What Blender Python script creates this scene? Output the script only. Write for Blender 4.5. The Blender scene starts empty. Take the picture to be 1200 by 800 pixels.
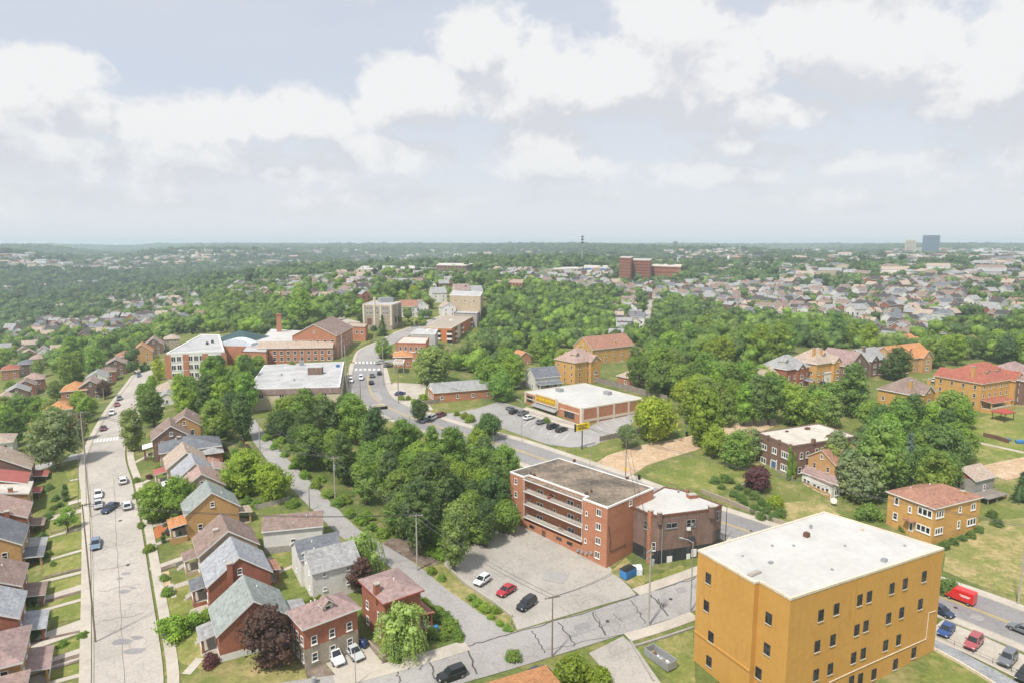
import bpy, math, random
import numpy as np
from mathutils import Vector, Matrix
from mathutils.geometry import delaunay_2d_cdt

random.seed(7)
rng = np.random.default_rng(11)
SC = bpy.context.scene
COL = SC.collection
R = math.radians

# ------------------------------------------------------------------ camera model (photo is 1200 x 800)
FOC = 780.0
PITCH = R(8.24)
CAMZ = 65.0
CP, SP = math.cos(PITCH), math.sin(PITCH)


def ray(px, py):
    a, b = (px - 600.0) / FOC, (400.0 - py) / FOC
    return np.array([a, CP + b * SP, -SP + b * CP])


def PZ(px, py, z):
    d = ray(px, py)
    t = (z - CAMZ) / d[2]
    return np.array([d[0] * t, d[1] * t, z])


def proj(p):
    x, y, z = p[0], p[1], p[2] - CAMZ
    f = y * CP - z * SP
    u = y * SP + z * CP
    return 600 + FOC * x / f, 400 - FOC * u / f


# ------------------------------------------------------------------ terrain height field
ANCH = [(150, 795, 2), (60, 780, 3), (10, 740, 2), (240, 770, 3), (130, 620, 6), (60, 620, 5), (10, 620, 2.5),
        (130, 530, 8), (60, 540, 7), (0, 540, 3), (155, 480, 6), (90, 480, 3), (20, 480, -8), (172, 440, 4), (100, 430, -3),
        (20, 430, -14), (200, 700, 3.5), (300, 740, 3), (400, 790, .5), (300, 650, 5), (250, 600, 6.5), (200, 540, 8),
        (225, 500, 9), (290, 500, 11.5), (350, 560, 9), (430, 630, 5), (520, 710, 1.5), (580, 750, 0), (620, 680, 0),
        (540, 640, 1.5), (700, 690, -.3), (830, 690, -.5), (760, 750, -1), (700, 795, -1.5), (770, 775, -2), (980, 795, -2),
        (1090, 785, -.6), (1150, 720, 0), (1200, 760, 0), (880, 615, 2), (740, 560, 4.5), (620, 522, 7), (480, 480, 9.5),
        (430, 445, 11.5), (435, 412, 14), (600, 590, 2), (560, 590, 3), (480, 540, 6), (400, 510, 9), (330, 480, 11),
        (690, 500, 8), (780, 500, 8), (720, 545, 5.5), (800, 470, 9), (860, 520, 6.5), (860, 490, 9), (820, 570, 3.5),
        (930, 590, 2.8), (1000, 600, 2.5), (1090, 620, 2), (1150, 660, 1.5), (1190, 690, 1), (1190, 600, 3), (1150, 560, 5),
        (1180, 520, 8), (1180, 480, 11), (1060, 480, 10), (920, 450, 12), (1000, 430, 13), (1120, 440, 12), (1200, 440, 13),
        (740, 450, 10), (640, 455, 10), (560, 470, 10), (540, 430, 11), (500, 410, 13), (560, 420, 7), (600, 400, 5),
        (650, 390, 5), (700, 380, 6), (780, 400, 8), (880, 400, 10), (220, 440, 8), (350, 415, 13), (400, 392, 16),
        (320, 380, 15), (450, 388, 17), (485, 366, 21), (545, 365, 20), (450, 335, 27), (400, 330, 26), (480, 325, 30),
        (250, 350, 14), (300, 330, 22), (200, 345, 5), (150, 360, -8), (90, 375, -13), (30, 385, -16), (30, 400, -16),
        (100, 405, -11), (30, 360, -22), (100, 345, -20), (100, 320, 3), (600, 340, 22), (560, 335, 28), (600, 315, 35),
        (680, 313, 35), (720, 326, 28), (760, 330, 25), (760, 370, 6), (780, 345, 14), (860, 350, 12), (850, 330, 20),
        (930, 370, 8), (930, 335, 22), (1000, 400, 6), (1080, 365, 14), (1080, 335, 26), (1080, 315, 33), (1180, 360, 14),
        (1180, 330, 28), (900, 310, 30), (1000, 306, 33), (1190, 312, 34)]
_a = []
for px, py, z in ANCH:
    q = PZ(px, py, z)
    _a.append((math.atan2(q[0], q[1]), math.log(math.hypot(q[0], q[1])), z))
for th in (-50, -38, -20, -8, 8, 22, 36, 50):
    for rr, z in ((2000, 18), (3300, 32), (5200, 44), (9000, 57)):
        _a.append((R(th), math.log(rr), z + (4 if th > 0 else 0)))
for th in (-60, 60):
    for rr, z in ((90, 1), (200, 6), (500, 5), (1000, 15)):
        _a.append((R(th), math.log(rr), z))
for th in (-175, -130, -90, -30, 0, 30, 90, 130, 175):
    for rr, z in ((3, 0), (50, 0)) + (((300, 5), (2000, 20), (9000, 50)) if abs(th) > 60 else ()):
        _a.append((R(th), math.log(rr), z))
_a = np.array(_a)
_pts = np.c_[_a[:, 0] * 1.6, _a[:, 1]]


def _ker(d2):
    return np.sqrt(d2 + .01)


_K = _ker(((_pts[:, None] - _pts[None]) ** 2).sum(-1))
_n = len(_pts)
_A = np.zeros((_n + 1, _n + 1))
_A[:_n, :_n] = _K - np.eye(_n) * .03
_A[:_n, _n] = 1
_A[_n, :_n] = 1
_w = np.linalg.solve(_A, np.r_[_a[:, 2], 0])
TH = np.radians(np.r_[np.arange(-180, -50, 5.), np.arange(-50, 50, .25), np.arange(50, 180.1, 5.)])
LR = np.r_[np.arange(math.log(2), math.log(60), .12), np.arange(math.log(60), math.log(600), .011), np.arange(math.log(600), math.log(9000), .02)]
_tt, _ll = np.meshgrid(TH, LR, indexing='ij')
_g = np.c_[_tt.ravel() * 1.6, _ll.ravel()]
_z = np.full(len(_g), _w[_n])
for i in range(_n):
    _z += _w[i] * _ker((_g[:, 0] - _pts[i, 0]) ** 2 + (_g[:, 1] - _pts[i, 1]) ** 2)
GZ = _z.reshape(_tt.shape)
GX, GY = np.exp(_ll) * np.sin(_tt), np.exp(_ll) * np.cos(_tt)
_far = np.clip((np.exp(_ll) - 900) / 1500, 0, 1)
_hill = np.zeros_like(GZ)
for wl, am in ((2300, 20), (1300, 14), (700, 8), (380, 3)):
    for k in range(3):
        a = rng.uniform(0, 6.28)
        _hill += am * .6 * np.sin((GX * math.cos(a) + GY * math.sin(a)) * 6.283 / wl + rng.uniform(0, 6.28))
GZ += _hill * _far
_lim = 60.
GZ = np.where((np.exp(_ll) > 1200) & (GZ > _lim - 15), _lim - 15 + 15 * np.tanh((GZ - _lim + 15) / 15), GZ)


def Hv(x, y):
    th = np.arctan2(x, y)
    lr = np.clip(np.log(np.hypot(x, y) + 1e-6), LR[0], LR[-1] - 1e-4)
    i = np.clip(np.searchsorted(TH, th) - 1, 0, len(TH) - 2)
    j = np.clip(np.searchsorted(LR, lr) - 1, 0, len(LR) - 2)
    a = (th - TH[i]) / (TH[i + 1] - TH[i])
    b = (lr - LR[j]) / (LR[j + 1] - LR[j])
    return GZ[i, j] * (1 - a) * (1 - b) + GZ[i + 1, j] * a * (1 - b) + GZ[i, j + 1] * (1 - a) * b + GZ[i + 1, j + 1] * a * b


def H(x, y):
    return float(Hv(np.array([x]), np.array([y]))[0])


_ts = np.exp(np.linspace(math.log(45), math.log(9000), 2600))


def at(px, py, h=0.0):
    """world point where the sight line of a photo pixel meets the terrain raised by h metres"""
    d = ray(px, py)
    f = CAMZ + d[2] * _ts - Hv(d[0] * _ts, d[1] * _ts) - h
    k = np.argmax(f < 0) if (f < 0).any() else len(f) - 1
    k = max(k, 1)
    t0, t1, f0, f1 = _ts[k - 1], _ts[k], f[k - 1], f[k]
    t = t0 + (t1 - t0) * (f0 / (f0 - f1) if f0 != f1 else 0)
    return np.array([d[0] * t, d[1] * t, H(d[0] * t, d[1] * t)])


# ------------------------------------------------------------------ materials
def lin(c):
    return tuple(((v / 255) / 12.92 if v / 255 <= .04045 else ((v / 255 + .055) / 1.055) ** 2.4) for v in c)


MATS = {}


class NT:
    def __init__(s, m):
        s.t = m.node_tree
        s.n = s.t.nodes
        s.l = s.t.links

    def new(s, typ, **k):
        n = s.n.new(typ)
        for a, v in k.items():
            setattr(n, a, v)
        return n

    def link(s, a, b):
        s.l.new(a, b)

    def math(s, op, a, b=None, clamp=False):
        n = s.new('ShaderNodeMath', operation=op, use_clamp=clamp)
        for i, v in enumerate((a, b)):
            if v is None:
                continue
            if isinstance(v, (int, float)):
                n.inputs[i].default_value = v
            else:
                s.link(v, n.inputs[i])
        return n.outputs[0]

    def mix(s, fac, a, b, blend='MIX'):
        n = s.new('ShaderNodeMix', data_type='RGBA', blend_type=blend)
        for sock, v in ((n.inputs[0], fac), (n.inputs[6], a), (n.inputs[7], b)):
            if isinstance(v, (int, float)):
                sock.default_value = v
            elif isinstance(v, tuple):
                sock.default_value = (*v[:3], 1)
            else:
                s.link(v, sock)
        return n.outputs[2]

    def noise(s, vec, scale, detail=4, rough=.55):
        n = s.new('ShaderNodeTexNoise')
        n.inputs['Scale'].default_value = scale
        n.inputs['Detail'].default_value = detail
        n.inputs['Roughness'].default_value = rough
        s.link(vec, n.inputs['Vector'])
        return n.outputs['Fac']

    def ramp(s, fac, lo, hi, a=0., b=1.):
        n = s.new('ShaderNodeMapRange', clamp=True)
        for i, v in enumerate((lo, hi, a, b)):
            n.inputs[i + 1].default_value = v
        s.link(fac, n.inputs[0])
        return n.outputs[0]


def base_mat(name):
    m = bpy.data.materials.new(name)
    m.use_nodes = True
    t = NT(m)
    b = t.n['Principled BSDF']
    b.inputs['Specular IOR Level'].default_value = .3
    MATS[name] = m
    return m, t, b


def mat(name, col, col2=None, rough=.85, s1=.35, s2=3., amt=.3, spec=.3, metal=0., brick=None, stain=None, lines=None, objcol=False):
    """noise-mottled procedural material; col2 = second tone of the large patches"""
    m, t, b = base_mat(name)
    tc = t.new('ShaderNodeTexCoord').outputs['Object']
    c2 = col2 or tuple(v * .72 for v in col)
    n1 = t.ramp(t.noise(tc, s1, 5, .6), .35, .68)
    n2 = t.ramp(t.noise(tc, s2, 4, .65), .25, .75, 1 - amt, 1 + amt * .6)
    if objcol:
        oi = t.new('ShaderNodeObjectInfo').outputs['Color']
        c = t.mix(t.math('MULTIPLY', n1, .35), oi, t.mix(1., oi, (.7, .7, .7), 'MULTIPLY'))
    else:
        c = t.mix(n1, col, c2)
    if brick:
        bt = t.new('ShaderNodeTexBrick')
        mp = t.new('ShaderNodeMapping')
        mp.inputs['Rotation'].default_value = (R(90), 0, 0)
        t.link(tc, mp.inputs[0])
        sx = t.new('ShaderNodeSeparateXYZ')
        t.link(tc, sx.inputs[0])
        cb = t.new('ShaderNodeCombineXYZ')
        t.link(t.math('ADD', sx.outputs[0], sx.outputs[1]), cb.inputs[0])
        t.link(sx.outputs[2], cb.inputs[1])
        t.link(cb.outputs[0], bt.inputs['Vector'])
        bt.inputs['Scale'].default_value = 1.6
        bt.inputs['Mortar Size'].default_value = .025
        bt.inputs['Color1'].default_value = (1, 1, 1, 1)
        bt.inputs['Color2'].default_value = (.7, .7, .72, 1)
        bt.inputs['Mortar'].default_value = (*brick, 1)
        c = t.mix(.35, c, bt.outputs['Color'], 'MULTIPLY')
    if stain:
        mp = t.new('ShaderNodeMapping')
        mp.inputs['Scale'].default_value = (1.2, 1.2, .12)
        t.link(tc, mp.inputs[0])
        st = t.ramp(t.noise(mp.outputs[0], 1., 5, .6), .52, .75, 0, .7)
        c = t.mix(st, c, stain)
    if lines:
        ax, sc, dk = lines[:3]
        sx = t.new('ShaderNodeSeparateXYZ')
        t.link(tc, sx.inputs[0])
        v = t.math('FRACT', t.math('MULTIPLY', sx.outputs[ax], sc))
        ln = t.ramp(v, 0., lines[3] if len(lines) > 3 else .22, dk, 1.)
        c = t.mix(1., c, ln, 'MULTIPLY')
    c = t.mix(1., c, n2, 'MULTIPLY')
    t.link(c, b.inputs['Base Color'])
    b.inputs['Roughness'].default_value = rough
    b.inputs['Specular IOR Level'].default_value = spec
    b.inputs['Metallic'].default_value = metal
    bm = t.new('ShaderNodeBump')
    bm.inputs['Strength'].default_value = .25
    bm.inputs['Distance'].default_value = .05
    t.link(t.noise(tc, s2 * 3, 3), bm.inputs['Height'])
    if rough > .5:
        t.link(bm.outputs[0], b.inputs['Normal'])
    return m


MO = (.75, .68, .6)
mat('red_brick', (.40, .16, .10), (.32, .12, .075), brick=MO)
mat('orange_brick', (.52, .24, .14), (.45, .195, .11), brick=MO)
mat('brown_brick', (.27, .18, .145), (.20, .135, .11), brick=(.6, .5, .45), stain=(.09, .06, .05))
mat('dark_brick', (.27, .165, .125), (.21, .125, .095), brick=MO)
mat('tan_brick', (.60, .36, .16), (.52, .30, .13), brick=(.8, .7, .55))
mat('gold_brick', (.66, .39, .13), (.59, .335, .11), brick=(.85, .75, .6))
mat('cream_brick', (.55, .45, .32), (.46, .37, .26), brick=MO)
mat('stone', (.42, .36, .28), (.32, .27, .21), brick=(.7, .68, .62))
mat('orange_panel', (.56, .19, .07), (.48, .15, .055))
mat('black_paint', (.025, .028, .03), (.05, .05, .055), stain=(.12, .11, .1))
mat('ochre_stucco', (.575, .315, .08), (.54, .29, .072), s1=.18, s2=1.2, amt=.08, stain=(.47, .255, .07))
mat('white_paint', (.78, .76, .72), (.68, .66, .62), amt=.12)
mat('white_siding', (.76, .74, .70), (.66, .64, .6), amt=.12, lines=(2, 5., .8))
mat('grey_siding', (.5, .49, .47), (.4, .39, .38), amt=.15, lines=(2, 5., .75))
mat('cream_siding', (.66, .58, .42), (.58, .5, .36), amt=.15, lines=(2, 5., .8))
mat('grey_block', (.42, .39, .36), (.33, .31, .28), brick=(.7, .7, .68))
mat('red_paint', (.42, .05, .045), (.33, .04, .035))
for nm, c, c2 in (('brown_shingle', (.31, .225, .19), (.23, .165, .14)), ('pink_shingle', (.45, .32, .275), (.36, .25, .215)),
                  ('slate_shingle', (.20, .21, .23), (.14, .15, .17)), ('grey_shingle', (.38, .38, .375), (.29, .29, .29)),
                  ('green_shingle', (.33, .36, .34), (.25, .28, .265)), ('blue_shingle', (.40, .41, .43), (.31, .325, .35)),
                  ('tan_shingle', (.48, .385, .31), (.4, .315, .25)), ('rust_shingle', (.40, .21, .145), (.33, .165, .115)),
                  ('red_tile', (.41, .14, .095), (.34, .115, .08)), ('orange_tile', (.56, .27, .115), (.47, .22, .095)),
                  ('dark_shingle', (.09, .085, .085), (.065, .06, .06)), ('mauve_shingle', (.38, .27, .25), (.30, .21, .195))):
    mat(nm, c, c2, s1=.4, s2=1.6, amt=.5, lines=(2, 3.5, .84))
mat('red_metal_roof', (.42, .13, .11), (.36, .11, .09), rough=.55)
mat('white_membrane', (.56, .55, .525), (.46, .45, .425), s1=.1, s2=.9, amt=.09, lines=(0, .42, .93, .05))
mat('cream_membrane', (.62, .575, .5), (.46, .42, .36), s1=.2, s2=1.1, amt=.16, lines=(1, .4, .88, .05))
mat('grey_membrane', (.52, .515, .51), (.36, .36, .36), s1=.14, s2=1., amt=.25, lines=(0, .3, .85, .05))
mat('tar_roof', (.31, .245, .18), (.09, .077, .064), s1=.2, s2=1.4, amt=.55)
mat('gravel_roof', (.42, .36, .29), (.34, .29, .235), s1=.2, s2=1.4, amt=.2)
mat('old_crack', (.23, .2, .175), (.18, .16, .14))
mat('concrete', (.47, .43, .37), (.38, .345, .295), s1=.2, s2=2.2, amt=.2)
mat('sidewalk_concrete', (.52, .47, .4), (.42, .38, .32), s1=.25, s2=2., amt=.2)
mat('trim_white', (.82, .81, .78), (.72, .71, .68), amt=.1)
mat('trim_red', (.4, .08, .06), (.33, .07, .05))
mat('trim_brown', (.18, .09, .06), (.14, .07, .05))
mat('trim_cream', (.7, .62, .5), (.6, .52, .4))
mat('dark_metal', (.05, .05, .055), (.07, .07, .075), rough=.5)
mat('grey_metal', (.42, .43, .44), (.34, .35, .36), rough=.5, metal=.3)
mat('wood_pole', (.3, .24, .18), (.2, .155, .115), s1=1.2, s2=6)
mat('pale_pole', (.46, .42, .36), (.36, .33, .28), s1=1.2, s2=6)
mat('weathered_wood', (.33, .29, .25), (.24, .2, .17), s1=.7, s2=5, lines=(0, 4., .6))
mat('blue_paint', (.05, .22, .5), (.04, .17, .4), rough=.5)
mat('tarp_white', (.7, .75, .8), (.6, .66, .72))
mat('yellow_sign', (.85, .62, .01), (.8, .57, .01), amt=.05, rough=.5)
mat('gold_sign', (.50, .29, .03), (.44, .25, .03), amt=.06, rough=.5)
mat('sign_black', (.015, .013, .01), (.02, .018, .015), rough=.6)
mat('tyre_rubber', (.018, .018, .019), (.025, .025, .026), rough=.8)
mat('alloy', (.5, .5, .52), (.42, .42, .44), rough=.35, metal=.7)
mat('lamp_clear', (.8, .82, .84), (.7, .72, .75), rough=.15)
mat('lamp_red', (.4, .02, .02), (.3, .015, .015), rough=.2)
mat('plastic_black', (.02, .02, .022), (.03, .03, .03), rough=.6)
mat('turf_red_soil', (.5, .17, .06), (.42, .14, .05))
mat('curtain', (.6, .6, .6), (.45, .46, .48))
mat('wood_deck', (.42, .27, .15), (.34, .21, .11), lines=(1, 4., .7))
mat('blue_glass_wall', (.10, .16, .27), (.08, .13, .22), rough=.4, lines=(2, .25, .8))
mat('bark', (.2, .155, .115), (.12, .09, .07), s1=2, s2=9)
mat('green_dark_roof', (.06, .105, .105), (.045, .085, .09))
mat('pale_wire', (.1, .1, .1), rough=.6)
mat('gravel_grey', (.34, .35, .36), (.24, .25, .265), s1=.5, s2=3., amt=.4)
mat('pink_flower', (.6, .12, .25))
mat('yellow_flower', (.75, .62, .03), (.6, .5, .02), s2=6)

m, t, b = base_mat('window_glass')
tc = t.new('ShaderNodeTexCoord').outputs['Object']
n = t.noise(tc, 1.3, 2)
t.link(t.mix(t.ramp(n, .4, .62), (.012, .014, .016), (.07, .075, .08)), b.inputs['Base Color'])
b.inputs['Roughness'].default_value = .15
b.inputs['Specular IOR Level'].default_value = .35
m, t, b = base_mat('car_glass')
b.inputs['Base Color'].default_value = (.02, .025, .03, 1)
b.inputs['Roughness'].default_value = .06
b.inputs['Specular IOR Level'].default_value = .7
m, t, b = base_mat('car_paint')
t.link(t.new('ShaderNodeObjectInfo').outputs['Color'], b.inputs['Base Color'])
b.inputs['Roughness'].default_value = .3
b.inputs['Coat Weight'].default_value = .6
b.inputs['Coat Roughness'].default_value = .08


def leaf_mat(name, attr=False):
    m, t, b = base_mat(name)
    tc = t.new('ShaderNodeTexCoord').outputs['Object']
    if attr:
        a = t.new('ShaderNodeAttribute', attribute_name='tint')
        c = a.outputs['Color']
        sc = .25
    else:
        c = t.new('ShaderNodeObjectInfo').outputs['Color']
        sc = .55
    n = t.ramp(t.noise(tc, sc, 3, .6), .3, .7)
    c1 = t.mix(1., c, (1.25, 1.22, .95), 'MULTIPLY')
    c2 = t.mix(1., c, (.7, .78, .85), 'MULTIPLY')
    c = t.mix(n, c2, c1)
    g = t.new('ShaderNodeNewGeometry')
    if not attr:
        rp = t.ramp(g.outputs['Random Per Island'], 0, 1, .84, 1.18)
        c = t.mix(1., c, rp, 'MULTIPLY')
    t.link(c, b.inputs['Base Color'])
    b.inputs['Roughness'].default_value = .65
    b.inputs['Specular IOR Level'].default_value = .25
    tr = t.new('ShaderNodeBsdfTranslucent')
    t.link(t.mix(1., c, (1.2, 1.3, .6), 'MULTIPLY'), tr.inputs[0])
    mx = t.new('ShaderNodeMixShader')
    mx.inputs[0].default_value = .38
    t.link(b.outputs[0], mx.inputs[1])
    t.link(tr.outputs[0], mx.inputs[2])
    t.link(mx.outputs[0], t.n['Material Output'].inputs[0])
    return m


leaf_mat('foliage')
leaf_mat('woodland_foliage', True)


def ground_mat(name, c_a, c_b, c_c, sa=.02, sb=.12, dry=(.47, .62)):
    m, t, b = base_mat(name)
    tc = t.new('ShaderNodeTexCoord').outputs['Object']
    n1 = t.ramp(t.noise(tc, sa, 6, .6), .4, .6)
    n2 = t.ramp(t.noise(tc, sb, 6, .65), dry[0], dry[1])
    n3 = t.ramp(t.noise(tc, 1.3, 4, .7), .3, .7, .72, 1.22)
    c = t.mix(n2, t.mix(n1, c_a, c_b), c_c)
    c = t.mix(1., c, n3, 'MULTIPLY')
    t.link(c, b.inputs['Base Color'])
    b.inputs['Roughness'].default_value = .95
    b.inputs['Specular IOR Level'].default_value = .1
    bm = t.new('ShaderNodeBump')
    bm.inputs['Strength'].default_value = .4
    bm.inputs['Distance'].default_value = .15
    t.link(t.noise(tc, 2.5, 4, .7), bm.inputs['Height'])
    t.link(bm.outputs[0], b.inputs['Normal'])
    return m


ground_mat('ground_grass', (.115, .15, .042), (.16, .185, .05), (.31, .26, .12), sa=.03, sb=.16, dry=(.5, .7))
ground_mat('lawn_grass', (.14, .18, .043), (.19, .215, .055), (.33, .28, .12), sa=.08, sb=.26, dry=(.48, .7))
ground_mat('dry_grass', (.27, .25, .095), (.205, .22, .068), (.39, .31, .15), sa=.1, sb=.3)
ground_mat('bright_lawn', (.155, .195, .045), (.205, .225, .058), (.34, .29, .125), sa=.09, sb=.28, dry=(.47, .7))
ground_mat('dirt', (.50, .36, .235), (.44, .31, .2), (.55, .42, .29), sa=.06, sb=.2)
ground_mat('mulch', (.2, .15, .12), (.15, .11, .09), (.27, .22, .18), sa=.2, sb=.5)


def road_mat(name, c_a, c_b, crack, spots, slab=None):
    m, t, b = base_mat(name)
    tc = t.new('ShaderNodeTexCoord').outputs['Object']
    n1 = t.ramp(t.noise(tc, .05, 6, .6), .38, .62)
    c = t.mix(n1, c_a, c_b)
    n2 = t.ramp(t.noise(tc, .35, 5, .7), .56, .74, 0, .5)
    c = t.mix(n2, c, spots)
    v = t.new('ShaderNodeTexVoronoi', feature='DISTANCE_TO_EDGE')
    v.inputs['Scale'].default_value = .09
    w = t.new('ShaderNodeVectorMath', operation='ADD')
    nn = t.new('ShaderNodeTexNoise')
    nn.inputs['Scale'].default_value = .35
    t.link(tc, nn.inputs['Vector'])
    sc = t.new('ShaderNodeVectorMath', operation='SCALE')
    sc.inputs['Scale'].default_value = 3.
    t.link(nn.outputs['Color'], sc.inputs[0])
    t.link(tc, w.inputs[0])
    t.link(sc.outputs[0], w.inputs[1])
    t.link(w.outputs[0], v.inputs['Vector'])
    ck = t.ramp(v.outputs['Distance'], .003, .011, .16, 0.)
    c = t.mix(ck, c, crack)
    v2 = t.new('ShaderNodeTexVoronoi', feature='DISTANCE_TO_EDGE')
    v2.inputs['Scale'].default_value = .33
    t.link(w.outputs[0], v2.inputs['Vector'])
    c = t.mix(t.math('MULTIPLY', t.ramp(v2.outputs['Distance'], .008, .03, .5, 0.), n1), c, crack)
    n4 = t.ramp(t.noise(tc, .14, 3, .5), .55, .6, 0, .28)
    c = t.mix(n4, c, spots)
    n3 = t.ramp(t.noise(tc, 3., 4, .7), .3, .7, .82, 1.14)
    c = t.mix(1., c, n3, 'MULTIPLY')
    t.link(c, b.inputs['Base Color'])
    b.inputs['Roughness'].default_value = .9
    b.inputs['Specular IOR Level'].default_value = .2
    return m


road_mat('pale_street', (.47, .43, .385), (.40, .365, .325), (.2, .18, .16), (.3, .275, .25))
road_mat('asphalt', (.30, .29, .285), (.25, .24, .24), (.16, .155, .15), (.2, .195, .19))
road_mat('asphalt_light', (.37, .355, .34), (.32, .305, .29), (.14, .135, .13), (.27, .255, .24))
road_mat('lot_asphalt', (.43, .40, .355), (.36, .335, .3), (.2, .18, .16), (.25, .235, .21))
mat('road_yellow', (.68, .47, .07), (.55, .4, .12), amt=.2)
mat('road_white', (.75, .74, .72), (.6, .59, .57), amt=.2)
mat('crack_seal', (.075, .07, .07), (.12, .115, .11))


# ------------------------------------------------------------------ mesh builder and object helpers
class MB:
    def __init__(s):
        s.v, s.f, s.m, s.mats = [], [], [], []

    def mi(s, name):
        if name not in s.mats:
            s.mats.append(name)
        return s.mats.index(name)

    def face(s, pts, m):
        k = len(s.v)
        s.v += [tuple(p) for p in pts]
        s.f.append(tuple(range(k, k + len(pts))))
        s.m.append(s.mi(m))

    def prism(s, poly, z0, z1, m, top=None, bottom=True):
        """vertical prism over an xy polygon (z0/z1 numbers or per-corner lists)"""
        n = len(poly)
        a = sum(poly[i][0] * poly[(i + 1) % n][1] - poly[(i + 1) % n][0] * poly[i][1] for i in range(n))
        zz0 = list(z0) if hasattr(z0, '__len__') else [z0] * n
        zz1 = list(z1) if hasattr(z1, '__len__') else [z1] * n
        if a < 0:
            poly, zz0, zz1 = poly[::-1], zz0[::-1], zz1[::-1]
        k = len(s.v)
        s.v += [(poly[i][0], poly[i][1], zz0[i]) for i in range(n)] + [(poly[i][0], poly[i][1], zz1[i]) for i in range(n)]
        mi = s.mi(m)
        for i in range(n):
            j = (i + 1) % n
            s.f.append((k + i, k + j, k + n + j, k + n + i))
            s.m.append(mi)
        s.f.append(tuple(range(k + n, k + 2 * n)))
        s.m.append(s.mi(top or m))
        if bottom:
            s.f.append(tuple(range(k + n - 1, k - 1, -1)))
            s.m.append(mi)

    def box(s, c, sx, sy, sz, m, yaw=0., top=None):
        """box with its base centre at c"""
        cs, sn = math.cos(yaw), math.sin(yaw)
        pl = [(c[0] + x * cs - y * sn, c[1] + x * sn + y * cs) for x, y in ((-sx / 2, -sy / 2), (sx / 2, -sy / 2), (sx / 2, sy / 2), (-sx / 2, sy / 2))]
        s.prism(pl, c[2], c[2] + sz, m, top)

    def tube(s, pts, rad, m, n=6, cap=True):
        pts = [Vector(p) for p in pts]
        rads = rad if hasattr(rad, '__len__') else [rad] * len(pts)
        k = len(s.v)
        mi = s.mi(m)
        for i, p in enumerate(pts):
            d = (pts[min(i + 1, len(pts) - 1)] - pts[max(i - 1, 0)]).normalized()
            a = d.orthogonal().normalized() if abs(d.z) < .95 else d.cross(Vector((0, 1, 0))).normalized()
            if abs(d.z) < .95:
                a = d.cross(Vector((0, 0, 1))).normalized()
            b_ = d.cross(a)
            for q in range(n):
                w = 2 * math.pi * q / n
                s.v.append(tuple(p + (a * math.cos(w) + b_ * math.sin(w)) * rads[i]))
        for i in range(len(pts) - 1):
            for q in range(n):
                r2 = (q + 1) % n
                s.f.append((k + i * n + q, k + i * n + r2, k + (i + 1) * n + r2, k + (i + 1) * n + q))
                s.m.append(mi)
        if cap:
            s.f.append(tuple(k + q for q in range(n)))
            s.f.append(tuple(k + (len(pts) - 1) * n + q for q in range(n - 1, -1, -1)))
            s.m += [mi, mi]

    def mesh(s, name, smooth=False):
        me = bpy.data.meshes.new(name)
        me.from_pydata(s.v, [], s.f)
        for q in s.mats:
            me.materials.append(MATS[q])
        me.polygons.foreach_set('material_index', s.m)
        if smooth:
            me.polygons.foreach_set('use_smooth', [True] * len(s.f))
        me.update()
        return me

    def build(s, name, parent=None, smooth=False):
        o = bpy.data.objects.new(name, s.mesh(name, smooth))
        COL.objects.link(o)
        o.parent = parent
        return o


def empty(name, loc, yaw=0.):
    o = bpy.data.objects.new(name, None)
    o.empty_display_size = .5
    o.location = loc
    o.rotation_euler = (0, 0, yaw)
    COL.objects.link(o)
    return o


def tag(o, label, cat, group=None):
    o['label'] = label
    o['category'] = cat
    if group:
        o['group'] = group
    return o


def struct(o, kind='structure'):
    o['kind'] = kind
    return o


def kids(o):
    return [c for c in o.children]


def copy_tree(o, parent=None):
    c = o.copy()
    COL.objects.link(c)
    c.parent = parent
    for ch in o.children:
        copy_tree(ch, c)
    return c


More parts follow.
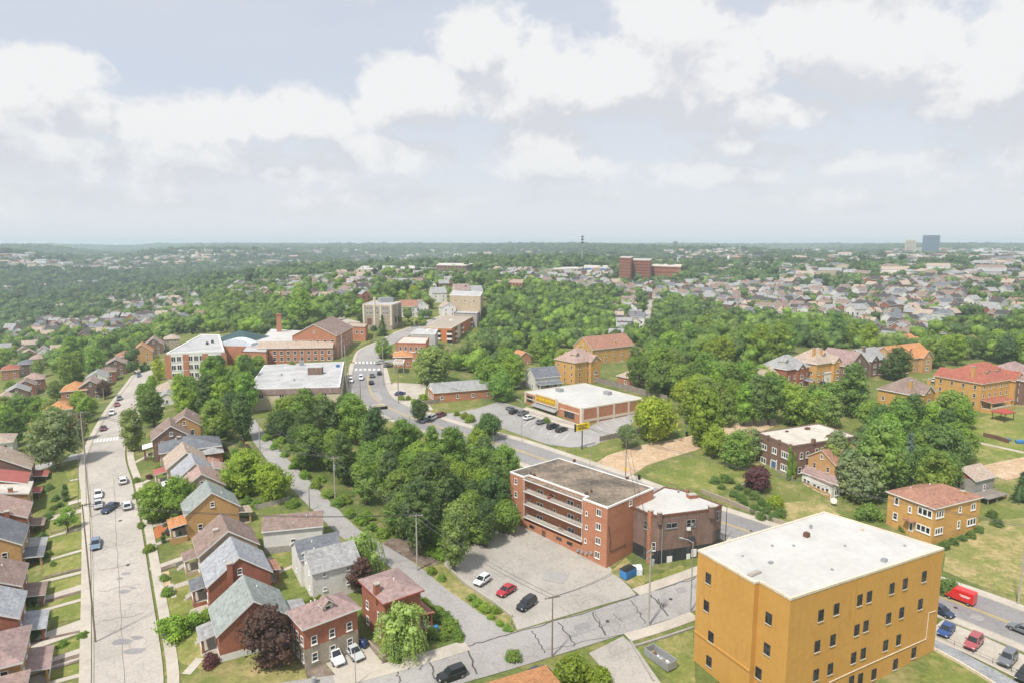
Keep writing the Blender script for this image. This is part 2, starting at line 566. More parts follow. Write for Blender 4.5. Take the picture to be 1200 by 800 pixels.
def ribbon(pts, w, off, m, name, n=4, step=2.5, skirt=0., mb=None, side=0.):
    """strip draped on the terrain along world xy points"""
    P = [np.array(p[:2]) for p in pts]
    if len(P) > 2:                                   # smooth the path a little
        out = []
        for i in range(len(P) - 1):
            p0, p1, p2, p3 = P[max(i - 1, 0)], P[i], P[i + 1], P[min(i + 2, len(P) - 1)]
            k = max(1, int(np.linalg.norm(p2 - p1) / step))
            for u in np.arange(k) / k:
                out.append(.5 * (2 * p1 + (p2 - p0) * u + (2 * p0 - 5 * p1 + 4 * p2 - p3) * u * u + (3 * p1 - p0 - 3 * p2 + p3) * u ** 3))
        out.append(P[-1])
    else:
        k = max(1, int(np.linalg.norm(P[1] - P[0]) / step))
        out = [P[0] + (P[1] - P[0]) * u for u in np.arange(k + 1) / k]
    out = np.array(out)
    ws = w if hasattr(w, '__len__') else [w] * len(P)
    wi = np.interp(np.linspace(0, len(P) - 1, len(out)), np.arange(len(P)), ws)
    tg = np.gradient(out, axis=0)
    tg /= np.linalg.norm(tg, axis=1)[:, None] + 1e-9
    nr = np.c_[-tg[:, 1], tg[:, 0]]
    own = mb is None
    mb = mb or MB()
    k = len(mb.v)
    us = np.linspace(-.5, .5, n + 1)
    grid = out[:, None, :] + nr[:, None, :] * (us[None, :, None] * wi[:, None, None] + side)
    z = Hv(grid[..., 0].ravel(), grid[..., 1].ravel()).reshape(grid.shape[:2]) + off
    rows = []
    for i in range(len(out)):
        row = [(*grid[i, j], z[i, j]) for j in range(n + 1)]
        if skirt:
            row = [(*grid[i, 0], z[i, 0] - skirt)] + row + [(*grid[i, n], z[i, n] - skirt)]
        rows.append(row)
    nn = len(rows[0])
    for r_ in rows:
        mb.v += r_
    mi = mb.mi(m)
    for i in range(len(out) - 1):
        for j in range(nn - 1):
            a = k + i * nn + j
            mb.f.append((a, a + nn, a + nn + 1, a + 1))
            mb.m.append(mi)
    if own:
        return mb.build(name)
    return out, nr


def patch(poly, off, m, name, sp=3., mb=None):
    """terrain-hugging sheet over a world xy polygon"""
    P = [np.array(p[:2], float) for p in poly]
    b = []
    for i in range(len(P)):
        a, c = P[i], P[(i + 1) % len(P)]
        k = max(1, int(np.linalg.norm(c - a) / sp))
        for u in np.arange(k) / k:
            b.append(a + (c - a) * u)
    b = np.array(b)
    nb = len(b)
    lo, hi = b.min(0), b.max(0)
    gx, gy = np.meshgrid(np.arange(lo[0] + sp / 2, hi[0], sp), np.arange(lo[1] + sp / 2, hi[1], sp))
    g = np.c_[gx.ravel(), gy.ravel()]
    ins = np.zeros(len(g), bool)
    for i in range(nb):
        a, c = b[i], b[(i + 1) % nb]
        cond = (a[1] > g[:, 1]) != (c[1] > g[:, 1])
        with np.errstate(divide='ignore', invalid='ignore'):
            xx = (c[0] - a[0]) * (g[:, 1] - a[1]) / (c[1] - a[1]) + a[0]
        ins ^= cond & (g[:, 0] < xx)
    allp = [Vector(p) for p in np.r_[b, g[ins]]]
    vs, _, fs, *_ = delaunay_2d_cdt(allp, [], [list(range(nb))], 1, 1e-4)
    va = np.array([(v.x, v.y) for v in vs])
    z = Hv(va[:, 0], va[:, 1]) + off
    own = mb is None
    mb = mb or MB()
    k = len(mb.v)
    mb.v += [(va[i, 0], va[i, 1], z[i]) for i in range(len(va))]
    for f in fs:
        p0, p1, p2 = (va[f[0]], va[f[1]], va[f[2]])
        if (p1[0] - p0[0]) * (p2[1] - p0[1]) - (p1[1] - p0[1]) * (p2[0] - p0[0]) < 0:
            f = f[::-1]
        mb.f.append(tuple(k + q for q in f))
        mb.m.append(mb.mi(m))
    return mb.build(name) if own else mb


def pp(*pix):
    return [at(*p) for p in pix]


def inpoly(x, y, poly):
    ins = False
    n = len(poly)
    for i in range(n):
        a, c = poly[i], poly[(i + 1) % n]
        if (a[1] > y) != (c[1] > y) and x < (c[0] - a[0]) * (y - a[1]) / (c[1] - a[1]) + a[0]:
            ins = not ins
    return ins
# ------------------------------------------------------------------ ground sheet
nt_, nl_ = GZ.shape
me = bpy.data.meshes.new('ground')
vv = np.stack([GX, GY, GZ], -1).reshape(-1, 3)
ii, jj = np.meshgrid(np.arange(nt_ - 1), np.arange(nl_ - 1), indexing='ij')
k_ = (ii * nl_ + jj).ravel()
ff = np.stack([k_, k_ + nl_, k_ + nl_ + 1, k_ + 1], -1)[:, ::-1]
ff = ff[:, ::-1] if False else ff
me.vertices.add(len(vv))
me.vertices.foreach_set('co', vv.ravel())
me.loops.add(ff.size)
me.loops.foreach_set('vertex_index', ff.ravel())
me.polygons.add(len(ff))
me.polygons.foreach_set('loop_start', np.arange(len(ff)) * 4)
me.polygons.foreach_set('loop_total', np.full(len(ff), 4))
me.polygons.foreach_set('use_smooth', np.ones(len(ff), bool))
me.update(calc_edges=True)
me.materials.append(MATS['ground_grass'])
g_o = bpy.data.objects.new('ground', me)
COL.objects.link(g_o)
if me.polygons[len(ff) // 2].normal.z < 0:
    me.flip_normals()
struct(g_o)

# ------------------------------------------------------------------ roads
def road(name, pix, w, m='asphalt', off=.08, n=6, kerb=True, walks=(), **k):
    pts = pp(*pix)
    o = struct(ribbon(pts, w, off, m, name, n=n, **k))
    w0 = w if not hasattr(w, '__len__') else w
    if kerb:
        kb = MB()
        for s_ in (-1, 1):
            # kerb strips: real 0.12 m steps along both edges
            P_ = pts
            ws = w if hasattr(w, '__len__') else [w] * len(pts)
            edge_ribbon(P_, [s_ * (q / 2 + .12) for q in ws], .24, .2, 'concrete', kb)
        struct(kb.build('kerb'))
    for s_, gap, ww in walks:
        sb = MB()
        ws = w if hasattr(w, '__len__') else [w] * len(pts)
        edge_ribbon(pts, [s_ * (q / 2 + gap + ww / 2) for q in ws], ww, .18, 'sidewalk_concrete', sb)
        struct(sb.build('sidewalk'))
    return o


def edge_ribbon(pts, offs, w, off, m, mb):
    P = np.array([p[:2] for p in pts])
    tg = np.gradient(P, axis=0)
    tg /= np.linalg.norm(tg, axis=1)[:, None]
    nr = np.c_[-tg[:, 1], tg[:, 0]]
    ribbon(P + nr * np.array(offs)[:, None], w, off, m, '', n=2, skirt=.3, mb=mb)


ST = [(146, 880), (148, 830), (150, 790), (143, 700), (136, 620), (130, 572), (125, 530), (143, 480), (168, 440), (175, 430)]
left_street = road('left_street', ST, 8.6, 'pale_street', walks=((1, .35, 1.5), (-1, .7, 1.6)))
MAIN = [(431, 425), (431, 440), (433, 455), (440, 467), (455, 477), (480, 488), (530, 505), (600, 525), (700, 560), (846, 612), (1000, 664), (1105, 700), (1187, 731), (1330, 786)]
MW = [11, 12.5, 12.5, 12, 11.5, 11, 10.5, 10.5, 10.5, 10.5, 10.5, 10.5, 10.5, 10.5]
main_road = road('main_road', MAIN, MW, 'asphalt', walks=((1, .3, 2.), (-1, .3, 1.8)))
UP = [(432, 424), (434, 411), (452, 402), (472, 392), (498, 382), (528, 371), (552, 364)]
road('upper_road', UP, [11, 9, 8, 8, 7, 7, 7], 'asphalt_light', off=.09, walks=((1, .3, 1.5),))
SB = [(120, 850), (250, 836), (370, 817), (457, 800), (550, 775), (650, 747), (740, 719), (815, 695), (870, 672), (915, 640)]
side_street = road('side_street', SB, 8.2, 'asphalt_light', off=.10, kerb=False)
AL = [(574, 754), (541, 723), (513, 698), (480, 668), (445, 645), (415, 628), (388, 603), (355, 570), (325, 538), (300, 507), (287, 488), (280, 468)]
alley = road('alley', AL, [10, 5.2, 4.6, 4.6, 5, 5, 4.6, 4.4, 4.4, 4.4, 4.4, 4], 'asphalt_light', off=.07, kerb=False)
road('cross_street', [(126, 527), (98, 533), (70, 539), (30, 553)], [9, 6.5, 6, 6], 'asphalt_light', off=.07, kerb=False)
road('upper_lane', [(455, 424), (475, 422), (500, 421)], 8, 'asphalt_light', off=.07, kerb=False)
# streets of the far right-hand town, seen as pale stripes between the roofs
road('hill_street', [(748, 392), (755, 372), (762, 350), (768, 343)], 9, 'pale_street', off=.3, kerb=False)
road('far_street', [(962, 352), (1000, 362), (1060, 378), (1110, 392)], 8, 'asphalt_light', off=.3, kerb=False)


def sheet(name, pix, m, off, sp=3.):
    return struct(patch(pp(*pix), off, m, name, sp))


sheet('parking_lot', [(600, 612), (560, 634), (521, 657), (521, 663), (546, 685), (575, 704), (600, 723), (606, 738), (650, 725), (700, 710), (746, 697), (740, 690), (718, 668), (711, 660), (650, 632)], 'lot_asphalt', .06)
sheet('store_car_park', [(560, 478), (585, 470), (612, 478), (650, 490), (690, 500), (758, 468), (762, 478), (722, 512), (690, 523), (668, 524), (640, 520), (600, 506), (565, 492)], 'asphalt_light', .06)
sheet('car_park', [(512, 486), (540, 482), (560, 478), (600, 475), (600, 486), (560, 500), (530, 500), (505, 492)], 'asphalt_light', .05)
sheet('forecourt', [(455, 468), (452, 455), (462, 448), (500, 450), (497, 466), (508, 480), (495, 481), (475, 476)], 'sidewalk_concrete', .05)
sheet('store_pavement', [(609, 481), (617, 477), (684, 499), (684, 506), (640, 494)], 'sidewalk_concrete', .19)
sheet('dirt_lane', [(690, 548), (712, 533), (760, 519), (806, 511), (816, 527), (785, 536), (757, 545), (742, 556), (715, 553)], 'dirt', .05)
sheet('dirt_track', [(798, 513), (866, 494), (862, 506), (814, 528)], 'dirt', .052)
sheet('dirt_field', [(866, 493), (906, 486), (912, 498), (884, 508), (860, 503)], 'dirt', .05)
sheet('gravel_verge', [(447, 636), (460, 630), (478, 628), (500, 640), (520, 655), (500, 668), (480, 658), (460, 646)], 'mulch', .045)
sheet('dry_verge', [(480, 655), (498, 664), (520, 661), (545, 686), (574, 705), (600, 724), (606, 740), (590, 744), (560, 722), (520, 690)], 'dry_grass', .05)
sheet('driveway', [(374, 768), (392, 752), (416, 747), (428, 747), (454, 779), (432, 789), (398, 796)], 'sidewalk_concrete', .06, 2)
sheet('flower_bed', [(427, 751), (436, 748), (459, 771), (450, 778)], 'mulch', .07, 2)
sheet('mulch_bed', [(362, 772), (372, 768), (394, 792), (366, 796), (358, 790)], 'mulch', .06, 2)
struct(ribbon(pp((392, 799), (430, 790), (470, 779), (520, 765), (547, 756)), 2.6, .16, 'sidewalk_concrete', 'sidewalk', skirt=.2))
struct(ribbon(pp((735, 747), (775, 735), (814, 721)), 2.2, .15, 'sidewalk_concrete', 'sidewalk', skirt=.2))
struct(ribbon(pp((745, 694), (780, 682), (816, 669), (850, 656)), 2.4, .16, 'sidewalk_concrete', 'sidewalk', skirt=.2))
sheet('driveway', [(690, 765), (730, 745), (748, 762), (778, 805), (790, 830), (700, 830), (712, 790)], 'lot_asphalt', .06, 2)
sheet('yard_grass', [(766, 681), (800, 672), (808, 665), (796, 662), (765, 676)], 'bright_lawn', .08, 2)
sheet('yard_grass', [(745, 760), (812, 737), (815, 800), (790, 800), (768, 785)], 'lawn_grass', .05, 2)
sheet('dirt_yard', [(722, 664), (733, 653), (752, 672), (765, 677), (745, 690), (715, 670)], 'dry_grass', .07, 2)
sheet('corner_lawn', [(755, 556), (830, 527), (880, 528), (880, 560), (840, 580), (812, 573), (780, 565)], 'lawn_grass', .05)
sheet('field', [(1110, 640), (1150, 610), (1260, 600), (1260, 715), (1195, 700), (1140, 683), (1105, 668)], 'dry_grass', .04)
sheet('field', [(1130, 500), (1160, 484), (1260, 478), (1260, 545), (1195, 540), (1140, 545), (1120, 525)], 'bright_lawn', .04)
sheet('field', [(1090, 780), (1085, 768), (1098, 760), (1160, 800), (1150, 830), (1060, 830)], 'lawn_grass', .05)
sheet('lawn', [(393, 412), (400, 400), (440, 397), (430, 402), (412, 412), (395, 420)], 'bright_lawn', .05)
sheet('lawn', [(455, 392), (470, 374), (505, 368), (500, 378), (478, 388)], 'lawn_grass', .05)
sheet('front_lawn', [(186, 740), (205, 725), (254, 722), (262, 770), (240, 785), (215, 778), (195, 762)], 'bright_lawn', .05)
sheet('front_lawn', [(185, 712), (205, 683), (236, 683), (240, 715), (200, 722)], 'bright_lawn', .05)
sheet('back_lawn', [(300, 640), (330, 625), (352, 660), (365, 690), (330, 705), (310, 670)], 'lawn_grass', .05)
sheet('yard_grass', [(290, 770), (345, 745), (362, 800), (300, 800), (262, 800)], 'dry_grass', .05)
for poly in ([(105, 600), (58, 612), (62, 625), (105, 612)], [(105, 620), (62, 632), (58, 650), (105, 640)], [(105, 646), (60, 658), (48, 676), (105, 664)],
             [(105, 671), (48, 686), (42, 702), (105, 682)], [(105, 690), (45, 708), (38, 716), (105, 699)], [(105, 703), (40, 720), (22, 738), (105, 722)],
             [(105, 742), (40, 762), (28, 776), (105, 758)], [(105, 774), (42, 790), (30, 800), (105, 788)], [(105, 560), (80, 566), (74, 590), (105, 580)],
             [(105, 540), (75, 548), (80, 562), (105, 556)]):
    sheet('front_lawn', poly, 'bright_lawn', .045, 2)
for a, b_, w in (((105, 642), (60, 655), .9), ((105, 668), (45, 683), 1.), ((105, 686), (42, 706), 2.6), ((105, 700), (40, 718), .9), ((105, 730), (30, 757), 4.2),
                 ((105, 762), (25, 790), 3.), ((105, 788), (50, 803), .9), ((105, 596), (52, 609), 2.2), ((105, 616), (58, 629), .9), ((105, 583), (80, 590), 2.),
                 ((105, 558), (82, 563), .9), ((172, 642), (213, 626), 1.), ((176, 667), (219, 652), 1.4), ((190, 692), (233, 678), 1.4), ((222, 718), (254, 712), 2.),
                 ((204, 700), (200, 684), .8), ((218, 790), (235, 771), 1.4), ((168, 620), (190, 612), 1.4), ((160, 570), (175, 562), 1.2), ((152, 545), (180, 530), 1.2),
                 ((303, 667), (318, 652), .8), ((316, 675), (350, 660), .8), ((1145, 518), (1200, 530), 1.2)):
    struct(ribbon(pp(a, b_), w, .09, 'sidewalk_concrete', 'path', n=2, skirt=.15, step=1.5))
for a, b_, w in (((105, 690), (46, 707), .9), ((103, 738), (36, 753), .8), ((100, 766), (36, 786), 1.1), ((104, 664), (50, 677), .8), ((105, 770), (30, 795), .6), ((176, 672), (218, 657), 1.2), ((105, 612), (60, 624), .5)):
    struct(ribbon(pp(a, b_), w, .1, 'mulch', 'soil_strip', n=2, step=1.5))
sheet('terrace', [(228, 696), (236, 690), (246, 712), (226, 718)], 'sidewalk_concrete', .07, 2)
sheet('flower_bed', [(172, 630), (186, 614), (196, 618), (190, 628), (176, 634)], 'turf_red_soil', .07, 2)
sheet('flower_bed', [(186, 672), (198, 668), (200, 684), (188, 690)], 'dirt', .07, 2)
sheet('dirt_yard', [(880, 605), (905, 590), (960, 585), (985, 603), (940, 612), (900, 618)], 'dry_grass', .045)
sheet('gravel_lot', [(1150, 545), (1200, 535), (1240, 550), (1180, 562), (1158, 556)], 'dirt', .05)
sheet('school_yard', [(375, 375), (400, 372), (425, 378), (400, 384), (380, 383)], 'concrete', .06, 5)
# right-hand parking bay, walk and strip beside the yellow block
MB_ = pp((1094, 735), (1141, 755), (1181, 774), (1262, 812))
struct(ribbon(MB_, 7.2, .11, 'sidewalk_concrete', 'parking_bay', n=3))
MB_ = pp((1084, 748), (1125, 770), (1165, 792), (1215, 820))
struct(ribbon(MB_, 3.2, .09, 'gravel_grey', 'gravel_strip', n=3))

# painted markings
def dline(pix, w, m, name, off):
    return struct(ribbon(pp(*pix), w, off, m, name, n=1, step=2.))


for dy in (-.22, .22):
    mp_ = pp(*MAIN[1:])
    P_ = np.array([p[:2] for p in mp_])
    tg = np.gradient(P_, axis=0)
    tg /= np.linalg.norm(tg, axis=1)[:, None]
    struct(ribbon(P_ + np.c_[-tg[:, 1], tg[:, 0]] * dy, .17, .1, 'road_yellow', 'centre_line', n=1, step=2.))
for y0, x0, x1 in ((426, 417, 448), (434, 412, 449)):
    mb = MB()
    for u in np.linspace(0, 1, 8):
        x = x0 + (x1 - x0) * u
        p = at(x, y0)
        q = at(x, y0 - 2.2)
        ribbon([p, q], 1.0, .11, 'road_white', '', n=1, mb=mb)
    struct(mb.build('crosswalk'))
mb = MB()
for u in np.linspace(0, 1, 8):
    p = at(110 + 27 * u, 518.5 - 3 * u)
    q = at(111 + 27 * u, 514.5 - 3 * u)
    ribbon([p, q], .6, .1, 'road_white', '', n=1, mb=mb)
struct(mb.build('crosswalk'))
mb = MB()
for k in range(5):
    p, q = at(690 + k * 9, 503 - k * 4), at(697 + k * 9, 507 - k * 4)
    ribbon([p, q], .15, .08, 'road_white', '', n=1, mb=mb)
struct(mb.build('bay_lines'))
mb = MB()
for k in range(6):
    p, q = at(622 + k * 9, 492 + k * 3.2), at(614 + k * 9, 499 + k * 3.2)
    ribbon([p, q], .15, .08, 'road_white', '', n=1, mb=mb)
struct(mb.build('bay_lines'))


for pix, m_ in (([(690, 552), (700, 548), (716, 555), (706, 559)], 'asphalt_light'), ([(1040, 672), (1054, 670), (1062, 678), (1048, 681)], 'lot_asphalt'), ([(560, 509), (572, 506), (585, 513), (574, 517)], 'lot_asphalt'),
                ([(672, 733), (690, 728), (694, 735), (676, 741)], 'asphalt'), ([(790, 690), (801, 687), (806, 693), (795, 697)], 'asphalt'), ([(437, 460), (443, 459), (450, 468), (444, 470)], 'asphalt_light'),
                ([(1140, 718), (1155, 723), (1150, 729), (1136, 724)], 'asphalt_light'), ([(640, 668), (668, 672), (660, 684), (634, 679)], 'asphalt_light'), ([(428, 634), (440, 640), (434, 644), (423, 638)], 'asphalt')):
    struct(patch(pp(*pix), .112, m_, 'road_patch', 1.5))
for x, y in ((150, 662), (141, 610), (712, 728), (786, 702), (575, 512), (880, 622), (1120, 712)):
    c = at(x, y)
    mb = MB()
    mb.tube([(c[0], c[1], c[2] + .05), (c[0], c[1], c[2] + .13)], .36, 'dark_metal', 12)
    tag(mb.build('manhole_cover'), 'round dark manhole cover in the road surface', 'manhole cover', 'manhole covers')


def crack(a, b_, w, kinks=11, amp=.28, off=.115, m='crack_seal'):
    p, q = at(*a)[:2], at(*b_)[:2]
    d = q - p
    nrm = np.array([-d[1], d[0]]) / np.linalg.norm(d)
    pts = [p + d * u + nrm * random.uniform(-amp, amp) for u in np.linspace(0, 1, kinks)]
    return struct(ribbon(pts, w * .8, off, m, 'crack_seal', n=1, step=.4))


for a, b_, w in (((624, 739), (640, 765), .25), ((655, 729), (674, 757), .3), ((694, 717), (710, 745), .3),
                 ((699, 719), (709, 743), .16), ((739, 703), (757, 731), .22), ((763, 697), (783, 722), .35), ((770, 702), (778, 712), .3), ((719, 719), (731, 729), .14),
                 ((503, 774), (511, 800), .3), ((549, 760), (559, 790), .35), ((465, 783), (468, 800), .25), ((547, 757), (600, 741), .3), ((600, 741), (750, 696), .28),
                 ((750, 696), (816, 677), .25), ((640, 761), (728, 743), .14), ((599, 727), (602, 738), .2), ((505, 775), (548, 763), .12)):
    crack(a, b_, w)
for y0, x0, x1 in ((665, 116, 162), (690, 116, 165), (725, 116, 168), (640, 116, 160), (600, 112, 158)):
    crack((x0, y0 + 4), (x1, y0 - 6), .14, off=.1, m='old_crack')
crack((133, 560), (146, 800), .11, 30, .12, off=.1, m='old_crack')
mb = MB()
for x, y, s in ((143, 752, 1.5), (160, 747, 1.), (157, 763, 1.6), (146, 693, 1.2), (140, 678, .7), (156, 689, .7), (148, 672, .9)):
    c = at(x, y)
    pl = [c[:2] + np.array([math.cos(a) * s * random.uniform(.7, 1.3), math.sin(a) * s * .5 * random.uniform(.7, 1.3)]) for a in np.linspace(0, 5.6, 9)]
    patch(pl, .1, 'asphalt', '', 1., mb)
struct(mb.build('road_patch'))
# ------------------------------------------------------------------ building helpers
CAM = np.array([0, 0, CAMZ])


def quad_at(pix, h=None, z=None, fix=True):
    """roof corner pixels -> world corners on one level (h metres above the ground below it)"""
    if z is None:
        c = np.mean(np.array(pix, float), 0)
        z = at(c[0], c[1], h)[2] + h
    return [PZ(a, b, z)[:2] for a, b in pix], z


def bar(mb, p, u, n, w, h, d, m, back=.03):
    """box centred on wall point p: width along u, height along z, standing d proud of the wall along n"""
    p, u, n = np.array(p, float), np.array(u, float), np.array(n, float)
    pl = [(p + u * a + n * b_) for a, b_ in ((-w / 2, -back), (w / 2, -back), (w / 2, d), (-w / 2, d))]
    mb.prism([q[:2] for q in pl], p[2] - h / 2, p[2] + h / 2, m)


def window(par, p, u, n, w=.95, h=1.4, frame='trim_white', split='sash', sill=True, name='window', glass='window_glass', ft=.1, sillm=None):
    p, u, n = np.array(p, float), np.array(u, float), np.array(n, float)
    z = np.array([0, 0, 1.])
    f = MB()
    for s_ in (-1, 1):
        bar(f, p + u * s_ * (w / 2 - ft / 2), u, n, ft, h, .09, frame)
        bar(f, p + z * s_ * (h / 2 - ft / 2), u, n, w - 2 * ft, ft, .085, frame)
    if split == 'sash':
        bar(f, p, u, n, w - 2 * ft, .07, .07, frame)
    k = {'pair': 2, 'triple': 3, 'quad': 4}.get(split, 1)
    for i in range(1, k):
        bar(f, p + u * (w * i / k - w / 2), u, n, ft * 1.2, h - 2 * ft, .08, frame)
    o = f.build(name, par)
    g = MB()
    bar(g, p, u, n, w - 2 * ft, h - 2 * ft, .025, glass)
    g.build('pane', o)
    if sill:
        s2 = MB()
        bar(s2, p - z * (h / 2 + .06), u, n, w + .12, .12, .16, sillm or frame)
        s2.build('sill', o)
    return o


class Blk:
    """flat-roofed block over a polygon of roof corners"""

    def __init__(s, name, label, cat, q, z, wall, roof, base=None, group=None, cap='trim_white', capw=.25, caph=.25, roof_drop=.0, cut=3.):
        s.q = [np.array(p, float) for p in q]
        n = len(s.q)
        a = sum(s.q[i][0] * s.q[(i + 1) % n][1] - s.q[(i + 1) % n][0] * s.q[i][1] for i in range(n))
        s.ccw = a > 0
        s.z = z
        s.c = np.mean(s.q, 0)
        zs = [H(*p) for p in s.q]
        s.zb = (min(zs) if base is None else base)
        s.o = tag(empty(name, (s.c[0], s.c[1], s.zb)), label, cat, group)
        s.off = np.array([s.c[0], s.c[1], s.zb])
        L = [p - s.c for p in s.q]
        mb = MB()
        mb.prism(L, -cut, z - s.zb, wall)
        s.wall = mb.build('wall', s.o)
        mb = MB()
        ins = s.inset(L, .05)
        mb.prism(ins, z - s.zb + .002, z - s.zb + .1, roof)
        s.roof = mb.build('roof', s.o)
        if cap:
            mb = MB()
            for i in range(n):
                p, r_ = L[i], L[(i + 1) % n]
                d = (r_ - p) / np.linalg.norm(r_ - p)
                nn = s.nrm(i)
                e0, e1 = p - d * .06, r_ + d * .06 - d * capw * .0
                pl = [e0 + nn * .07, e1 + nn * .07, e1 - nn * capw, e0 - nn * capw]
                # every second strip sits 3 mm higher so that the corners do not share a plane
                mb.prism(pl, z - s.zb - caph * .6, z - s.zb + caph * .6 + .004 * (i % 2) + .1, cap)
            s.cap = mb.build('coping', s.o)

    def nrm(s, i):
        p, r_ = s.q[i], s.q[(i + 1) % len(s.q)]
        d = (r_ - p) / np.linalg.norm(r_ - p)
        return np.array([d[1], -d[0]]) if s.ccw else np.array([-d[1], d[0]])

    def inset(s, L, k):
        c = np.mean(L, 0)
        return [p + (c - p) / np.linalg.norm(c - p) * k for p in L]

    def frame(s, i):
        p, r_ = s.q[i], s.q[(i + 1) % len(s.q)]
        u = (r_ - p) / np.linalg.norm(r_ - p)
        n = s.nrm(i)
        return p, np.array([u[0], u[1], 0]), np.array([n[0], n[1], 0]), np.linalg.norm(r_ - p)

    def hit(s, i, px, py, inset=0.):
        p, u, n, l = s.frame(i)
        d = ray(px, py)
        p3 = np.array([p[0], p[1], 0]) - n * inset
        t = (p3 - CAM)[:2] @ n[:2] / (d[:2] @ n[:2])
        return CAM + d * t - s.off

    def win(s, i, px, py, w=.95, h=1.4, inset=0., **k):
        p, u, n, l = s.frame(i)
        return window(s.o, s.hit(i, px, py, inset), u, n, w, h, **k)

    def loc(s, i, f, z, inset=0.):
        p, u, n, l = s.frame(i)
        return np.array([*(p + u[:2] * l * f - n[:2] * inset), z]) - s.off

    def grid(s, i, cols, zs, w=1., h=1.5, f0=.06, f1=.94, **k):
        p, u, n, l = s.frame(i)
        for z in zs:
            for c in range(cols):
                f = f0 + (f1 - f0) * (c + .5) / cols
                window(s.o, s.loc(i, f, z), u, n, w, h, **k)

    def bars(s, name, i, items, m, par=None):
        """items: (f, z, w, h, depth) boxes on wall i joined in one part"""
        p, u, n, l = s.frame(i)
        mb = MB()
        for f, z, w, h, d in items:
            bar(mb, s.loc(i, f, z), u, n, w, h, d, m)
        return mb.build(name, par or s.o)

    def roofbox(s, name, px, py, sx, sy, sz, m, top=None, yaw=.6):
        p = PZ(px, py, s.z) - s.off
        mb = MB()
        mb.box((p[0], p[1], s.z - s.zb + .08), sx, sy, sz, m, yaw, top)
        mb.box((p[0], p[1], s.z - s.zb + .08 + sz), sx * .8, sy * .8, .12, top or m, yaw)
        return mb.build(name, s.o)


def solid_gable(mb, L, W, ze, rise, over, m, trim, t=.26, hang=.3):
    x0, x1 = -L / 2 - hang, L / 2 + hang
    w = W / 2 + over
    zo = ze - rise * over / (W / 2)
    zr = ze + rise
    A = [(-w, zo), (-w, zo + t), (0, zr + t), (w, zo + t), (w, zo), (0, zr - .02)]
    P = lambda x: [(x, y, z) for y, z in A]
    a, b_ = P(x0), P(x1)
    mb.face([a[1], b_[1], b_[2], a[2]][::-1], m)
    mb.face([a[2], b_[2], b_[3], a[3]][::-1], m)
    mb.face([a[0], b_[0], b_[1], a[1]][::-1], trim)
    mb.face([a[3], b_[3], b_[4], a[4]][::-1], trim)
    mb.face([a[4], b_[4], b_[5], a[5]][::-1], trim)
    mb.face([a[5], b_[5], b_[0], a[0]][::-1], trim)
    for q, fl in ((a, 0), (b_, 1)):
        for f in ([q[0], q[1], q[2], q[5]], [q[5], q[2], q[3], q[4]]):
            mb.face(f if fl == 0 else f[::-1], trim)


def solid_hip(mb, L, W, ze, rise, over, m, trim, t=.26, k=1.):
    l, w = L / 2 + over, W / 2 + over
    rx = max(l - w * k, .05)
    e = [(-l, -w), (l, -w), (l, w), (-l, w)]
    lo = [(x, y, ze - .02) for x, y in e]
    hi = [(x, y, ze + t) for x, y in e]
    r0, r1 = (-rx, 0, ze + rise + t), (rx, 0, ze + rise + t)
    for i in range(4):
        mb.face([lo[i], lo[(i + 1) % 4], hi[(i + 1) % 4], hi[i]], trim)
    mb.face(lo[::-1], trim)
    mb.face([hi[0], hi[1], r1, r0], m)
    mb.face([hi[2], hi[3], r0, r1], m)
    mb.face([hi[1], hi[2], r1], m)
    mb.face([hi[3], hi[0], r0], m)


